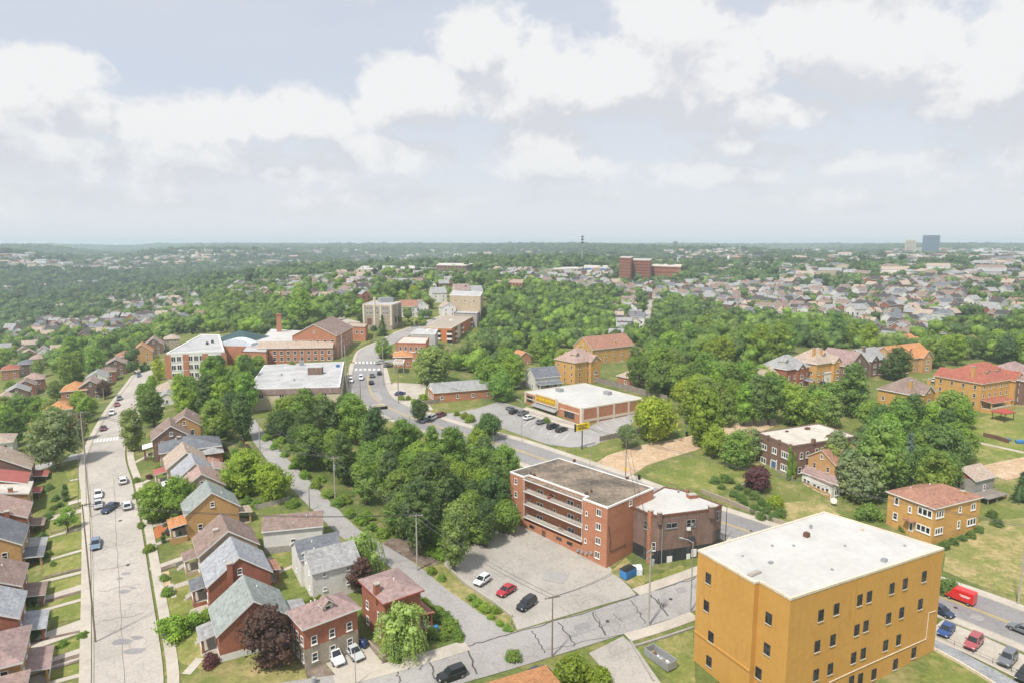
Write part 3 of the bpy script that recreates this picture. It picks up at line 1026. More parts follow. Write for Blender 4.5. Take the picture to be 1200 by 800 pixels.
def house(pos, L, W, eave, rise, yaw, kind, wall, roof, label, cat='house', name='house', group=None, chim=(), porch=None, dormers=(), trim='trim_white',
          over=.4, base=None, wins=True, chim_m=None, gable_m=None, wincols=None, vents=1, ww=.95, wh=1.4, steps=None, skip=(), wings=()):
    """pos = (px, py) of the middle of the ridge (or roof top); L along the ridge"""
    p = at(pos[0], pos[1], eave + rise)
    o = tag(empty(name, (p[0], p[1], p[2]), R(yaw)), label, cat, group)
    cs, sn = math.cos(R(yaw)), math.sin(R(yaw))
    lows = [H(p[0] + x * cs - y * sn, p[1] + x * sn + y * cs) for x in (-L / 2, L / 2) for y in (-W / 2, W / 2)]
    zb = min(lows) - p[2] - .6
    mb = MB()
    rect = [(-L / 2, -W / 2), (L / 2, -W / 2), (L / 2, W / 2), (-L / 2, W / 2)]
    if base:
        bm, bh = base
        mb.prism([(x * 1.006, y * 1.006) for x, y in rect], zb, bh, bm)
        mb.prism(rect, bh, eave, wall, bottom=False)
    else:
        mb.prism(rect, zb, eave, wall)
    if kind == 'gable':
        gm = gable_m or wall
        for sx in (-1, 1):
            x = sx * L / 2
            tri = [(x, -W / 2, eave), (x, W / 2, eave), (x, 0, eave + rise)]
            x2 = sx * (L / 2 - .25)
            tri2 = [(x2, -W / 2, eave), (x2, W / 2, eave), (x2, 0, eave + rise)]
            mb.face(tri if sx > 0 else tri[::-1], gm)
            mb.face(tri2[::-1] if sx > 0 else tri2, gm)
    mb.build('wall', o)
    mb = MB()
    if kind == 'gable':
        solid_gable(mb, L, W, eave, rise, over, roof, trim)
    elif kind == 'hip':
        solid_hip(mb, L, W, eave, rise, over, roof, trim)
    ro = mb.build('roof', o)
    for cx, cy, top in chim:
        mb = MB()
        mb.box((cx, cy, eave - 1), .85, .85, rise + top + 1, chim_m or wall)
        mb.box((cx, cy, eave + rise + top), 1.0, 1.0, .18, 'concrete')
        mb.build('chimney', o)
    for i in range(vents):
        mb = MB()
        x, y = random.uniform(-.3, .3) * L, random.choice((-1, 1)) * W * random.uniform(.1, .28)
        z = eave + rise * (1 - abs(y) / (W / 2)) + .15
        mb.tube([(x, y, z - .1), (x, y, z + .45)], .12, 'trim_white', 8)
        mb.build('roof_vent', o)
    if wins:
        fl = [z for z in ([1.55, 4.3, 7.1] if eave > 4 else [1.45]) if z < eave - .8]
        sides = [((1, 0), (0, -1), L, W / 2), ((-1, 0), (0, 1), L, W / 2), ((0, 1), (1, 0), W, L / 2), ((0, -1), (-1, 0), W, L / 2)]
        for si, (u, n, ln, dist) in enumerate(sides):
            # only walls turned to the photographer's side of the house are glazed in detail
            nw = (n[0] * cs - n[1] * sn, n[0] * sn + n[1] * cs)
            if nw[0] * -p[0] + nw[1] * -p[1] < -.25 * math.hypot(p[0], p[1]) or si in skip:
                continue
            cols = wincols or max(1, int(ln / 3.1))
            for z in fl:
                for c in range(cols):
                    f = -ln / 2 + ln * (c + .5) / cols
                    window(o, (u[0] * f + n[0] * dist, u[1] * f + n[1] * dist, z), (*u, 0), (*n, 0), ww, wh, frame=trim if trim.startswith('trim_w') or trim == 'trim_cream' else 'trim_white')
            if kind == 'gable' and si >= 2 and rise > 2:
                window(o, (n[0] * dist, n[1] * dist, eave + rise * .35), (*u, 0), (*n, 0), .8, 1.1)
    for sy, wx, ww_, wd in wings:
        # a projecting bay under its own cross gable
        y0, y1 = sy * (W / 2 - .3), sy * (W / 2 + wd)
        mb = MB()
        mb.prism([(wx - ww_ / 2, y0), (wx + ww_ / 2, y0), (wx + ww_ / 2, y1), (wx - ww_ / 2, y1)], zb, eave - .05, wall)
        wr = ww_ * .42
        for yy, fl in ((y1, sy < 0), (y1 - sy * .25, sy > 0)):
            tri = [(wx - ww_ / 2, yy, eave - .05), (wx + ww_ / 2, yy, eave - .05), (wx, yy, eave - .05 + wr)]
            mb.face(tri if fl else tri[::-1], gable_m or wall)
        bay = mb.build('bay', o)
        mm = MB()
        ln = wd + W * .42
        solid_gable(mm, ln, ww_, eave - .05, wr, .35, roof, trim, hang=.35)
        yc = y1 - sy * ln / 2
        mm.v = [(wx - v[1], yc + v[0], v[2]) for v in mm.v]
        mm.build('bay_roof', bay)
        for z in [q for q in (1.55, 4.3) if q < eave - .7] + [eave + wr * .3]:
            window(bay, (wx, y1, z), (1, 0, 0), (0, sy, 0), 1.7 if z < eave else .9, 1.5 if z < eave else 1.1, split='pair' if z < eave else 'sash')
    for sy, dx in dormers:
        mb = MB()
        y = sy * W * .3
        z = eave + rise * .4 - .6
        d = W * .22
        mb.prism([(dx - .9, y - d * (sy < 0) * 0 - (d if sy > 0 else 0)), (dx + .9, y - (d if sy > 0 else 0)), (dx + .9, y + (0 if sy > 0 else d)), (dx - .9, y + (0 if sy > 0 else d))], z, z + 1.7, 'trim_cream')
        dm = mb.build('dormer', o)
        mb = MB()
        mm = MB()
        solid_gable(mm, d + .6, 1.9, z + 1.7, .8, .2, roof, trim, t=.12, hang=.15)
        yo = y - sy * d / 2
        mm.v = [(dx + v[1], yo + v[0], v[2]) for v in mm.v]
        mm.f = [f[::-1] for f in mm.f]
        mm.build('dormer_roof', dm)
        window(dm, (dx, y, z + .95), (1, 0, 0), (0, sy, 0), 1., 1.1)
    if porch:
        for (side, along, pw, pd, proof) in porch if isinstance(porch, list) else [porch]:
            u, n, dist = {'+x': ((0, 1), (1, 0), L / 2), '-x': ((0, 1), (-1, 0), L / 2), '+y': ((1, 0), (0, 1), W / 2), '-y': ((1, 0), (0, -1), W / 2)}[side]
            u, n = np.array(u, float), np.array(n, float)
            c = n * (dist + pd / 2 + .02) + u * along
            mb = MB()
            h0, h1 = 3.2, 2.75
            P4 = [c - u * (pw / 2 + .25) - n * pd / 2, c + u * (pw / 2 + .25) - n * pd / 2, c + u * (pw / 2 + .25) + n * (pd / 2 + .3), c - u * (pw / 2 + .25) + n * (pd / 2 + .3)]
            mb.prism(P4, [h0 - .15, h0 - .15, h1 - .15, h1 - .15], [h0, h0, h1, h1], trim, proof)
            po = mb.build('porch_roof', o)
            mb = MB()
            mb.prism([c - u * pw / 2 - n * pd / 2, c + u * pw / 2 - n * pd / 2, c + u * pw / 2 + n * pd / 2, c - u * pw / 2 + n * pd / 2], zb, .45, base[0] if base else wall, 'concrete')
            mb.build('porch_base', o)
            for s_ in (-1, 1):
                q = c + u * s_ * (pw / 2 - .2) + n * (pd / 2 - .2)
                mb = MB()
                mb.box((q[0], q[1], .455), .32, .32, h1 - .45 - .155, trim if 'brick' not in wall else wall)
                mb.build('porch_post', o)
            mb = MB()
            q = c + n * (pd / 2 - .08)
            bar(mb, (q[0], q[1], .9), (*u, 0), (*n, 0), pw - .7, .5, .04, trim)
            mb.build('porch_rail', o)
    if steps:
        side, along, cnt, w = steps
        n = {'+y': (0, 1), '-y': (0, -1), '+x': (1, 0), '-x': (-1, 0)}[side]
        dist = (W if 'y' in side else L) / 2
        pd = (porch[0][3] if isinstance(porch, list) else porch[3]) if porch else 0
        mb = MB()
        for i in range(cnt):
            d = dist + pd + .15 + i * .3
            mb.box((n[0] * d + (along if n[1] else 0), n[1] * d + (along if n[0] else 0), zb - 1.2), *((w, .3) if n[1] else (.3, w)), .45 - zb + 1.2 - (i + 1) * .17, 'concrete')
        mb.build('steps', o)
    return o


def dirpix(a, b_, z):
    p, q = PZ(*a, z), PZ(*b_, z)
    return math.degrees(math.atan2(q[1] - p[1], q[0] - p[0]))


def lettering(text, m, width, par, p, u, n, name='lettering', depth=.03):
    cu = bpy.data.curves.new('tmp', 'FONT')
    cu.body = text
    cu.align_x = 'CENTER'
    cu.align_y = 'CENTER'
    cu.extrude = depth / 2
    cu.offset = .012
    to = bpy.data.objects.new('tmp', cu)
    me = bpy.data.meshes.new_from_object(to)
    bpy.data.objects.remove(to)
    xs = [v.co.x for v in me.vertices]
    k = width / (max(xs) - min(xs))
    u, n = Vector(u), Vector(n)
    p = Vector(p)
    for v in me.vertices:
        c = v.co.copy()
        v.co = p + u * (c.x * k) + Vector((0, 0, c.y * k)) + n * (c.z + depth / 2)
    me.materials.clear()
    me.materials.append(MATS[m])
    o = bpy.data.objects.new(name, me)
    COL.objects.link(o)
    o.parent = par
    return o
# ------------------------------------------------------------------ yellow block
q, z = quad_at([(818, 645), (888, 682), (921, 704), (1106, 643), (966, 600)], z=17.)
A_, J_, D_, C_, B_ = q
dAD = (D_ - A_) / np.linalg.norm(D_ - A_)
pn = np.array([-dAD[1], dAD[0]])
if pn @ (A_ * -1) > 0:
    pn = -pn
J1 = A_ + dAD * ((J_ - A_) @ dAD)
J2 = J1 + pn * .9
D2 = D_ + pn * .9
b = Blk('apartment_block', 'big plain four-storey ochre stucco block with a white flat roof at the bottom right', 'building', [A_, J1, J2, D2, C_, B_], 17., 'ochre_stucco', 'white_membrane', cap='trim_cream', capw=.35, caph=.2, cut=6.)
W4 = lambda x, y: (900 + x / 4, 600 + y / 4)
for x, y in ((247, 482), (320, 452), (429, 410), (474, 394), (580, 355), (642, 333), (731, 299), (230, 626), (303, 597), (415, 550), (458, 531), (564, 495), (625, 469), (713, 429),
             (224, 760), (291, 732), (400, 680), (445, 660), (550, 622), (610, 596), (390, 790), (432, 778), (495, 757), (596, 710), (682, 656)):
    b.win(3, *W4(x, y), 1.05, 1.75, frame='dark_metal', split='pair', ft=.06, sillm='trim_cream')
for x, y in ((921, 308), (912, 437), (933, 582), (924, 697)):
    b.win(0, 600 + x / 4, 600 + y / 4, 1.1, 1.7, frame='dark_metal', split='pair', ft=.06, sillm='trim_cream')
for x, y in ((901, 724), (899, 760), (889, 788)):
    b.win(2, x, y, 1.1, 1.7, frame='dark_metal', split='pair', ft=.06, sillm='trim_cream')
for x0, y0, x1, y1 in ((222, 455, 205, 790), (297, 440, 275, 790), (405, 395, 385, 700), (451, 390, 430, 690), (552, 370, 528, 660), (620, 350, 595, 650)):
    p = b.hit(3, *W4(x0, y0))
    r_ = b.hit(3, *W4(x1, y1))
    _, u, n, _l = b.frame(3)
    mb = MB()
    bar(mb, (p[0], p[1], (p[2] + r_[2]) / 2), u, n, .14, p[2] - r_[2], .06, 'ochre_stucco')
    mb.build('wall_rib', b.o)
_, u, n, _l = b.frame(3)
pts = [b.hit(3, *W4(x, y)) + n * .06 for x, y in ((285, 795), (420, 733), (580, 662), (738, 592), (752, 470), (785, 460))]
mb = MB()
mb.tube(pts, .07, 'trim_cream', 6)
mb.build('conduit', b.o)
_, u, n, _l = b.frame(0)
mb = MB()
bar(mb, b.loc(0, .5, 3.3), u, n, np.linalg.norm(J1 - A_), .3, .14, 'ochre_stucco')
mb.build('ledge', b.o)
for nm, x, y, sx, sy, sz, m in (('roof_vent', 945, 629, .8, .8, .7, 'trim_brown'), ('roof_vent', 950, 619, .4, .4, .5, 'grey_metal'), ('roof_hatch', 1036, 658, .9, .7, .4, 'grey_metal'),
                                ('roof_hatch', 884, 673, 2.4, .8, .25, 'concrete'), ('roof_vent', 903, 660, .8, .5, .2, 'grey_metal'), ('roof_vent', 1010, 622, .4, .4, .4, 'trim_cream')):
    b.roofbox(nm, x, y, sx, sy, sz, m)
for x, y, sx, sy, sz in ((985, 612, 2.2, 1.5, 1.), (1000, 640, 1.4, 1.1, .8)):
    pass
for x, y in ((870, 652), (930, 640), (975, 668), (1060, 640), (905, 640), (990, 640)):
    b.roofbox('roof_drain', x, y, .35, .35, .12, 'grey_metal')
YB = b

# ------------------------------------------------------------------ brick apartment building with balconies
q, z = quad_at([(598, 553), (712, 595), (766, 572), (655, 537)], z=13.)
A_, D_, C_, B_ = q
d = (D_ - A_) / np.linalg.norm(D_ - A_)
nn = np.array([d[1], -d[0]])
if nn @ A_ > 0:
    nn = -nn
T = lambda x, y: (590 + x / 5, 520 + y / 5)
L_ = np.linalg.norm(D_ - A_)


def fr(px, py):
    r_ = ray(px, py)
    t = ((A_ - CAM[:2]) @ nn) / (r_[:2] @ nn)
    return ((CAM + r_ * t)[:2] - A_) @ d


f0, f1 = fr(614, 567), fr(683, 590)
rec = 1.7
a1, d1 = A_ + d * f0, A_ + d * f1
b = Blk('apartment_building', 'four-storey orange brick apartment building with white balconies beside the parking lot', 'building', [A_, a1, a1 - nn * rec, d1 - nn * rec, d1, D_, C_, B_], 13., 'orange_brick', 'tar_roof', cap='trim_white', capw=.2, caph=.22, cut=4.)
for x, y in ((73, 217), (73, 293), (70, 365), (72, 440)):
    b.win(0, *T(x, y), .95, 1.35)
for x, y in ((560, 400), (557, 482), (555, 565), (550, 648)):
    b.win(4, *T(x, y), 1.25, 1.4, split='pair')
for x, y in ((488, 405), (487, 485), (481, 565)):
    b.win(4, *T(x, y), .6, .9, split='')
for x, y in ((216, 293), (392, 355), (214, 368), (395, 437), (213, 443), (397, 517)):
    b.win(2, *T(x, y), 1.9, 2.1, split='pair', name='balcony_door', sill=False, inset=0)
for x, y in ((150, 255), (290, 310), (440, 372), (150, 335), (300, 395), (440, 450)):
    b.win(2, *T(x, y), .8, 1.3)
b.win(5, *T(745, 343), 1., 1.2)
b.win(2, *T(210, 508), 1.8, .8, split='triple')
b.win(2, *T(385, 583), 1.8, .8, split='triple')
p0, u, n, l = b.frame(2)
u3, n3 = u, n
for zt in (13. - .25, 13 - 3.05, 13 - 6.1, 13 - 9.15):
    mb = MB()
    mid = (a1 + d1) / 2
    w = f1 - f0 - .06
    c = np.array([*(mid - nn * (rec / 2 - .15)), 0]) - b.off
    c[2] = zt - b.off[2] - .09
    bar(mb, c, np.array([*d, 0]), np.array([*nn, 0]), w, .18, rec / 2 - .02 + .17, 'trim_white', back=rec / 2 - .17)
    sl = mb.build('balcony_slab' if zt < 12 else 'eave_slab', b.o)
    mb = MB()
    bar(mb, c + np.array([0, 0, .102]), np.array([*d, 0]), np.array([*nn, 0]), w - .02, .02, rec / 2 - .02 + .08, 'concrete' if zt < 12 else 'tar_roof', back=rec / 2 - .2)
    mb.build('balcony_floor' if zt < 12 else 'eave_top', sl)
    if zt < 12:
        mb = MB()
        e = np.array([*(mid + nn * .22), 0]) - b.off
        e[2] = zt - b.off[2]
        for k in range(int(w / .3)):
            ee = e + np.array([*d, 0]) * (k * .3 - w / 2 + .1)
            bar(mb, ee + np.array([0, 0, .5]), (*d, 0), (*nn, 0), .022, .86, .01, 'grey_metal', .01)
        bar(mb, e + np.array([0, 0, .98]), (*d, 0), (*nn, 0), w, .05, .02, 'grey_metal', .02)
        bar(mb, e + np.array([0, 0, .08]), (*d, 0), (*nn, 0), w, .03, .015, 'grey_metal', .015)
        mb.build('balcony_railing', sl)
mb = MB()
c = np.array([*((a1 + d1) / 2 - nn * (rec / 2)), 0]) - b.off
c[2] = -.6
bar(mb, c, np.array([*d, 0]), np.array([*nn, 0]), f1 - f0 - .02, 6.2, rec / 2 - .04, 'orange_brick', back=rec / 2 - .02)
gs = mb.build('ground_storey', b.o)
for f, w_, h_, m_ in ((.36, 1.1, 2.1, 'trim_brown'), (.62, 1.6, .7, 'window_glass'), (.8, 1.6, .7, 'window_glass'), (.15, 1.6, .7, 'window_glass')):
    mb = MB()
    c2 = np.array([*(a1 + d * (f1 - f0) * f), 0]) - b.off
    c2[2] = 1.2 if m_ == 'trim_brown' else 1.9
    bar(mb, c2, np.array([*d, 0]), np.array([*nn, 0]), w_, h_, .03, m_, back=.01)
    mb.build('door' if m_ == 'trim_brown' else 'basement_window', b.o)
for x in (614.5, 682.5):
    p = b.hit(0 if x < 650 else 4, x, 600)
    mb = MB()
    mb.box((p[0] + nn[0] * .1, p[1] + nn[1] * .1, 3.7), .1, .1, 9., 'trim_white', 0.)
    mb.build('balcony_post', b.o)
_, u, n, _l = b.frame(4)
for x, y in ((440, 620), (465, 628), (490, 636), (518, 634)):
    mb = MB()
    bar(mb, b.hit(4, *T(x, y)), u, n, .65, .5, .35, 'grey_metal')
    mb.build('air_conditioner', b.o)
_, u, n, _l = b.frame(5)
mb = MB()
mb.tube([b.hit(5, *T(x, y)) + n * .06 for x, y in ((615, 480), (625, 560), (622, 630), (715, 585))], .06, 'dark_metal')
mb.build('conduit', b.o)
p = b.hit(2, *T(295, 575))
for nm, x, y, s_ in (('roof_vent', 626, 558, .5), ('roof_vent', 622, 556, .3), ('roof_vent', 687, 580, .6), ('roof_vent', 693, 577, .35), ('roof_vent', 673, 541, .5), ('roof_vent', 735, 562, .5)):
    b.roofbox(nm, x, y, s_, s_, .6, 'trim_brown')
for dx, dy, lab, m, sx, h in ((330, 497, 'small brown chair on the lowest balcony of the brick apartments', 'wood_deck', .5, .8), (270, 320, 'dark red grill cover on the top balcony of the brick apartments', 'trim_red', 1.1, .9),
                              (345, 500, 'round dark planter on the lowest balcony of the brick apartments', 'weathered_wood', .6, .5)):
    p = b.hit(2, *T(dx, dy), inset=-.9) + b.off
    lv = min((13 - 3.05, 13 - 6.1, 13 - 9.15), key=lambda v: abs(v + .4 - p[2]))
    mb = MB()
    mb.box((p[0], p[1], lv + .01), sx, .5, h * .5, m, .8)
    mb.box((p[0] + .1, p[1] + .15, lv + .01 + h * .5), sx * .9, .14, h * .5, m, .8)
    tag(mb.build('balcony_chair' if 'chair' in lab else 'grill' if 'grill' in lab else 'planter'), lab, 'chair' if 'chair' in lab else 'grill' if 'grill' in lab else 'planter')

# ------------------------------------------------------------------ wedge-shaped brick building
q, z = quad_at([(738, 593), (765, 604.5), (773, 605), (836, 597), (846, 592), (800, 575), (778, 571)], z=10.5)
b = Blk('corner_building', 'wedge-shaped dark brown brick building with a white roof and black painted base', 'building', q, 10.5, 'brown_brick', 'white_membrane', cap='trim_brown', capw=.3, caph=.3, cut=4.)
W3 = lambda x, y: (720 + x / 5.714, 560 + y / 5.714)
mb = MB()
L = [p - b.c for p in b.q]
c = np.mean(L, 0)
for i in range(len(L)):
    p, r_ = L[i], L[(i + 1) % len(L)]
    n = b.nrm(i)
    mb.prism([p - n * .1, r_ - n * .1, r_ + n * .05, p + n * .05], -3.5, 3.2 - b.zb, 'black_paint')
mb.build('painted_base', b.o)
for i, x, y, w, h, sp in ((0, 210, 310, .9, 1.8, 'sash'), (0, 105, 365, 1.3, 1.5, 'pair'), (0, 228, 500, .01, .01, ''), (2, 382, 315, 2.6, 1.1, 'pair'), (2, 497, 300, 1., 1.6, 'sash'), (2, 527, 298, 1., 1.6, 'sash'),
                          (3, 690, 250, 1., 2., 'sash')):
    if w > .1:
        b.win(i, *W3(x, y), w, h, split=sp, frame='grey_metal', ft=.07)
b.win(1, *W3(262, 455), .8, 1.8, frame='trim_white')
b.win(3, *W3(688, 385), 1.6, 2.8, frame='dark_metal', split='pair')
for x, y, w, h in ((367, 553, 1.2, 2.2), (493, 535, .9, 2.1)):
    _, u, n, _l = b.frame(2)
    mb = MB()
    bar(mb, b.hit(2, *W3(x, y)), u, n, w, h, .09, 'trim_white')
    mb.build('door', b.o)
_, u, n, _l = b.frame(2)
for nm, x, y, w, h, dd, m in (('air_conditioner', 493, 335, .75, .55, .5, 'trim_white'), ('sign_box', 530, 497, 1.1, 1.6, .25, 'trim_white'), ('awning', 512, 398, 1.4, .8, .6, 'dark_metal'), ('air_conditioner', 518, 308, .6, .4, .3, 'grey_metal')):
    mb = MB()
    bar(mb, b.hit(2, *W3(x, y)), u, n, w, h, dd, m)
    mb.build(nm, b.o)
for i, x, y, m, w, top in ((0, 245, 255, 'orange_brick', .9, 1.1), (2, 300, 262, 'brown_brick', .8, .9), (2, 648, 218, 'brown_brick', 1.2, .9)):
    p = b.hit(i, *W3(x, y))
    mb = MB()
    _, u, n, _l = b.frame(i)
    a_ = math.atan2(u[1], u[0])
    mb.box((p[0] + n[0] * .15, p[1] + n[1] * .15, -3 if m == 'orange_brick' else 10.5 - b.zb - 1.5), w, w * .8, (10.5 - b.zb + 3 if m == 'orange_brick' else 1.5) + top, m, a_)
    mb.box((p[0] + n[0] * .15, p[1] + n[1] * .15, 10.5 - b.zb + top), w * 1.15, w, .15, 'concrete', a_)
    mb.build('chimney', b.o)
b.roofbox('roof_hatch', 811, 583, 2., 1.4, .8, 'red_brick', 'concrete', .3)
b.roofbox('roof_vent', 806, 580, .5, .5, 1.2, 'red_brick')
b.roofbox('roof_vent', 795, 577, .4, .4, .5, 'grey_metal')
_, u, n, _l = b.frame(2)
mb = MB()
p = b.hit(2, *W3(322, 300))
mb.tube([(p[0] + n[0] * .1, p[1] + n[1] * .1, 10. - b.zb), (p[0] + n[0] * .1, p[1] + n[1] * .1, 0)], .08, 'grey_metal')
mb.build('downpipe', b.o)

# ------------------------------------------------------------------ store with a yellow sign
q, z = quad_at([(615, 459), (682, 479), (755, 467), (685, 449)], z=13.4)
b = Blk('store', 'single-storey orange brick store with cream pilasters and a gold fascia sign', 'store', q, 13.4, 'orange_brick', 'white_membrane', cap='trim_cream', capw=.3, caph=.25)
ST_ = lambda x, y: (600 + x / 7.06, 440 + y / 7.06)
hh = 13.4 - b.zb
for i, fs in ((0, (.012, .22, .60, .985)), (1, (.012, .245, .5, .74, .985))):
    for f in fs:
        b.bars('pilaster', i, [(f, 13.4 - hh / 2 + .1, .75, hh + .5, .14)], 'trim_cream')
b.bars('cornice', 0, [(.11, 13.4 - 1.9, 5.2, .35, .1), (.8, 13.4 - 1.9, 9.6, .35, .1)], 'trim_cream')
b.bars('wall_base', 1, [(.5, b.zb + 1.2, 27, .8, .1)], 'trim_cream')
p0, u, n, l = b.frame(0)
mb = MB()
c = b.loc(0, .41, 13.4 - .6)
bar(mb, c, u, n, l * .375, 3.2, .5, 'trim_cream')
fs = mb.build('sign_fascia', b.o)
mb = MB()
bar(mb, c + n * .5 + np.array([0, 0, .1]), u, n, l * .34, 2.1, .1, 'gold_sign')
sb = mb.build('sign_board', fs)
uu = u if (u @ np.array([1, 0, 0])) > 0 else -u
lettering('DOLLAR GENERAL', 'yellow_sign', l * .32, sb, c + n * .62 + np.array([0, 0, .1]), uu, n, depth=.06)
mb = MB()
c2 = b.loc(0, .41, 13.4 - 2.5)
k0 = [c2[:2] + u[:2] * a + n[:2] * b_ for a, b_ in ((-l * .21, .02), (l * .21, .02), (l * .21, 1.9), (-l * .21, 1.9))]
mb.prism(k0, [c2[2] - .15, c2[2] - .15, c2[2] - .9, c2[2] - .9], [c2[2], c2[2], c2[2] - .75, c2[2] - .75], 'grey_metal')
mb.build('awning', b.o)
for f, w, h, z in ((.41, 6.5, 2.4, 1.35), (.1, 3.2, 2.2, 1.9), (.8, 5., 2.1, 1.75)):
    window(b.o, b.loc(0, f, H(*b.loc(0, f, 0)[:2] + b.c) + z), u, n, w, h, frame='dark_metal', split='quad', name='shop_window', sill=False)
for x, y in ((394, 130), (790, 155)):
    b.roofbox('roof_unit', *ST_(x, y), 2.6, 1.8, 1.1, 'grey_metal', yaw=-.95)

# sign on a pole
p = at(682, 526)
top = 5.8
t = tag(empty('pole_sign', tuple(p), R(-57)), 'double-faced yellow and black store sign on a dark pole by the car park', 'sign')
mb = MB()
mb.tube([(0, 0, -.5), (0, 0, top + .2)], .16, 'dark_metal', 8)
mb.build('pole', t)
a_ = dirpix((666, 505), (692, 500), 13)
t.rotation_euler = (0, 0, R(a_))
mb = MB()
mb.box((0, 0, top), 5., .34, 1.9, 'yellow_sign')
bd = mb.build('sign_board', t)
mb = MB()
mb.box((-2.62, 0, top - .12), .24, .5, 2.2, 'sign_black')
mb.build('sign_frame', t)
for txt, dz in (('DOLLAR', 1.38), ('GENERAL', .55)):
    for s_ in (-1, 1):
        lettering(txt, 'sign_black', 3.4, bd, (0, s_ * .175, top + dz), (-s_, 0, 0), (0, s_, 0))

# ------------------------------------------------------------------ big pale flat building
q, z = quad_at([(290, 456), (398, 453), (403, 424), (310, 428)], z=18.)
b = Blk('commercial_building', 'wide cream building with a grey-white flat roof and brown fascia', 'building', q, 18., 'cream_siding', 'grey_membrane', cap='trim_white', capw=.3, caph=.2)
for i in range(4):
    _, u, n, l = b.frame(i)
    mb = MB()
    bar(mb, b.loc(i, .5, 16.9), u, n, l + (.4 if i % 2 else .1), 1.8, .2, 'mauve_shingle')
    mb.build('fascia', b.o)
for x, y in ((306, 464), (330, 463), (355, 462), (380, 461)):
    b.win(0, x, y, 1.6, 1.6, split='pair')
b.grid(1, 6, (12.6,), 2.2, 1.8, split='pair')
b.roofbox('roof_house', 370, 438, 5, 3.5, 2.6, 'brown_brick', 'grey_membrane', .1)
b.roofbox('roof_unit', 353.5, 428, 1.5, 1.5, 1.8, 'grey_metal')
b.roofbox('roof_unit', 396, 430, 1.2, 1.2, .8, 'blue_paint')
b.roofbox('roof_vent', 330, 440, .5, .5, .6, 'grey_metal')
b.roofbox('roof_vent', 345, 446, .5, .5, .6, 'grey_metal')

# ------------------------------------------------------------------ brown brick flats with the cream roof
q, z = quad_at([(887.5, 507), (928, 523.5), (1006, 511.5), (959, 496.6)], z=13.)
b = Blk('brick_flats', 'two-storey brown brick flats with a cream flat roof and white window bays', 'building', q, 13., 'dark_brick', 'cream_membrane', cap='brown_brick', capw=.3, caph=.4)
BF = b
K = lambda x, y: (870 + x / 5.714, 480 + y / 5.714)
for x, y, w, h, sp in ((140, 243, 3., 1.6, 'triple'), (215, 272, 1.9, 1.7, 'pair'), (292, 303, 3.4, 1.8, 'quad'), (133, 332, 3.2, 1.7, 'triple'), (285, 388, 3.3, 1.8, 'quad')):
    b.win(0, *K(x, y), w, h, split=sp, ft=.22)
_, u, n, _l = b.frame(0)
mb = MB()
bar(mb, b.hit(0, *K(190, 368)), u, n, .35, 2.9, .12, 'trim_white')
bar(mb, b.hit(0, *K(228, 368)), u, n, .35, 2.9, .12, 'trim_white')
bar(mb, b.hit(0, *K(209, 338)), u, n, 1.9, .3, .14, 'trim_white')
df = mb.build('door_frame', b.o)
mb = MB()
bar(mb, b.hit(0, *K(209, 372)), u, n, 1., 2.3, .06, 'blue_paint')
mb.build('door', b.o)
for x, y, w in ((395, 305, 1.1), (435, 298, 1.1), (497, 277, 1.), (532, 268, 1.), (383, 402, 1.2), (428, 387, 1.1)):
    b.win(1, *K(x, y), w, 1.7)
b.bars('stone_base', 0, [(.5, b.zb + .4, 16, 1.9, .08)], 'stone')
for f in (.02, .34, .66, .97):
    p = b.loc(0, f, 13.1)
    mb = MB()
    mb.box((p[0], p[1], p[2] - .5), .7, .5, 1.1, 'dark_brick', math.atan2(u[1], u[0]))
    mb.build('parapet_pier', b.o)
b.roofbox('roof_vent', 946, 503, 1.4, 1., .5, 'trim_brown')
b.roofbox('roof_vent', 971, 512, 1.2, 1., .5, 'trim_brown')
b.roofbox('roof_vent', 922, 506, .9, .6, .3, 'trim_brown')
b.roofbox('chimney', 953, 519.5, .9, .9, 1.2, 'dark_brick')
_, u, n, _l = b.frame(1)
YW = math.degrees(math.atan2(u[1], u[0]))
house((981, 524), 11, 8, 6.2, 2.6, YW + 3, 'gable', 'tan_brick', 'rust_shingle', 'small tan brick house with rust roof and glazed front porch beside the cream-roofed flats', dormers=((-1, -1.2),), skip=(0,), trim='trim_cream')
# glazed porch of that house
q, z = quad_at([(940, 553.5), (975, 569), (985, 566), (953, 549)], z=6.6)
b = Blk('sunporch', 'white glazed porch with a brown roof in front of the small tan house', 'porch', q, 6.6, 'white_paint', 'mauve_shingle', cap='mauve_shingle', capw=.5, caph=.3)
for x, y in ((419, 475), (443, 488), (484, 512), (510, 525), (540, 538), (568, 543)):
    b.win(0, *K(x, y), 1.1, 1.5)
b.win(1, *K(628, 552), 1.4, 1.5, split='pair')
b.bars('porch_base', 0, [(.5, b.zb + .6, 9.5, 1.5, .1)], 'tan_brick')
q2, z2 = quad_at([(938, 552), (983, 568), (976, 555), (949, 546.5)], z=7.)
mb = MB()
L = [np.array(p) - b.c for p in q2]
mb.prism(L, [6.75 - b.zb, 6.75 - b.zb, 8. - b.zb, 8. - b.zb], [7. - b.zb, 7. - b.zb, 8.3 - b.zb, 8.3 - b.zb], 'trim_white', 'mauve_shingle')
mb.build('porch_roof', b.o)

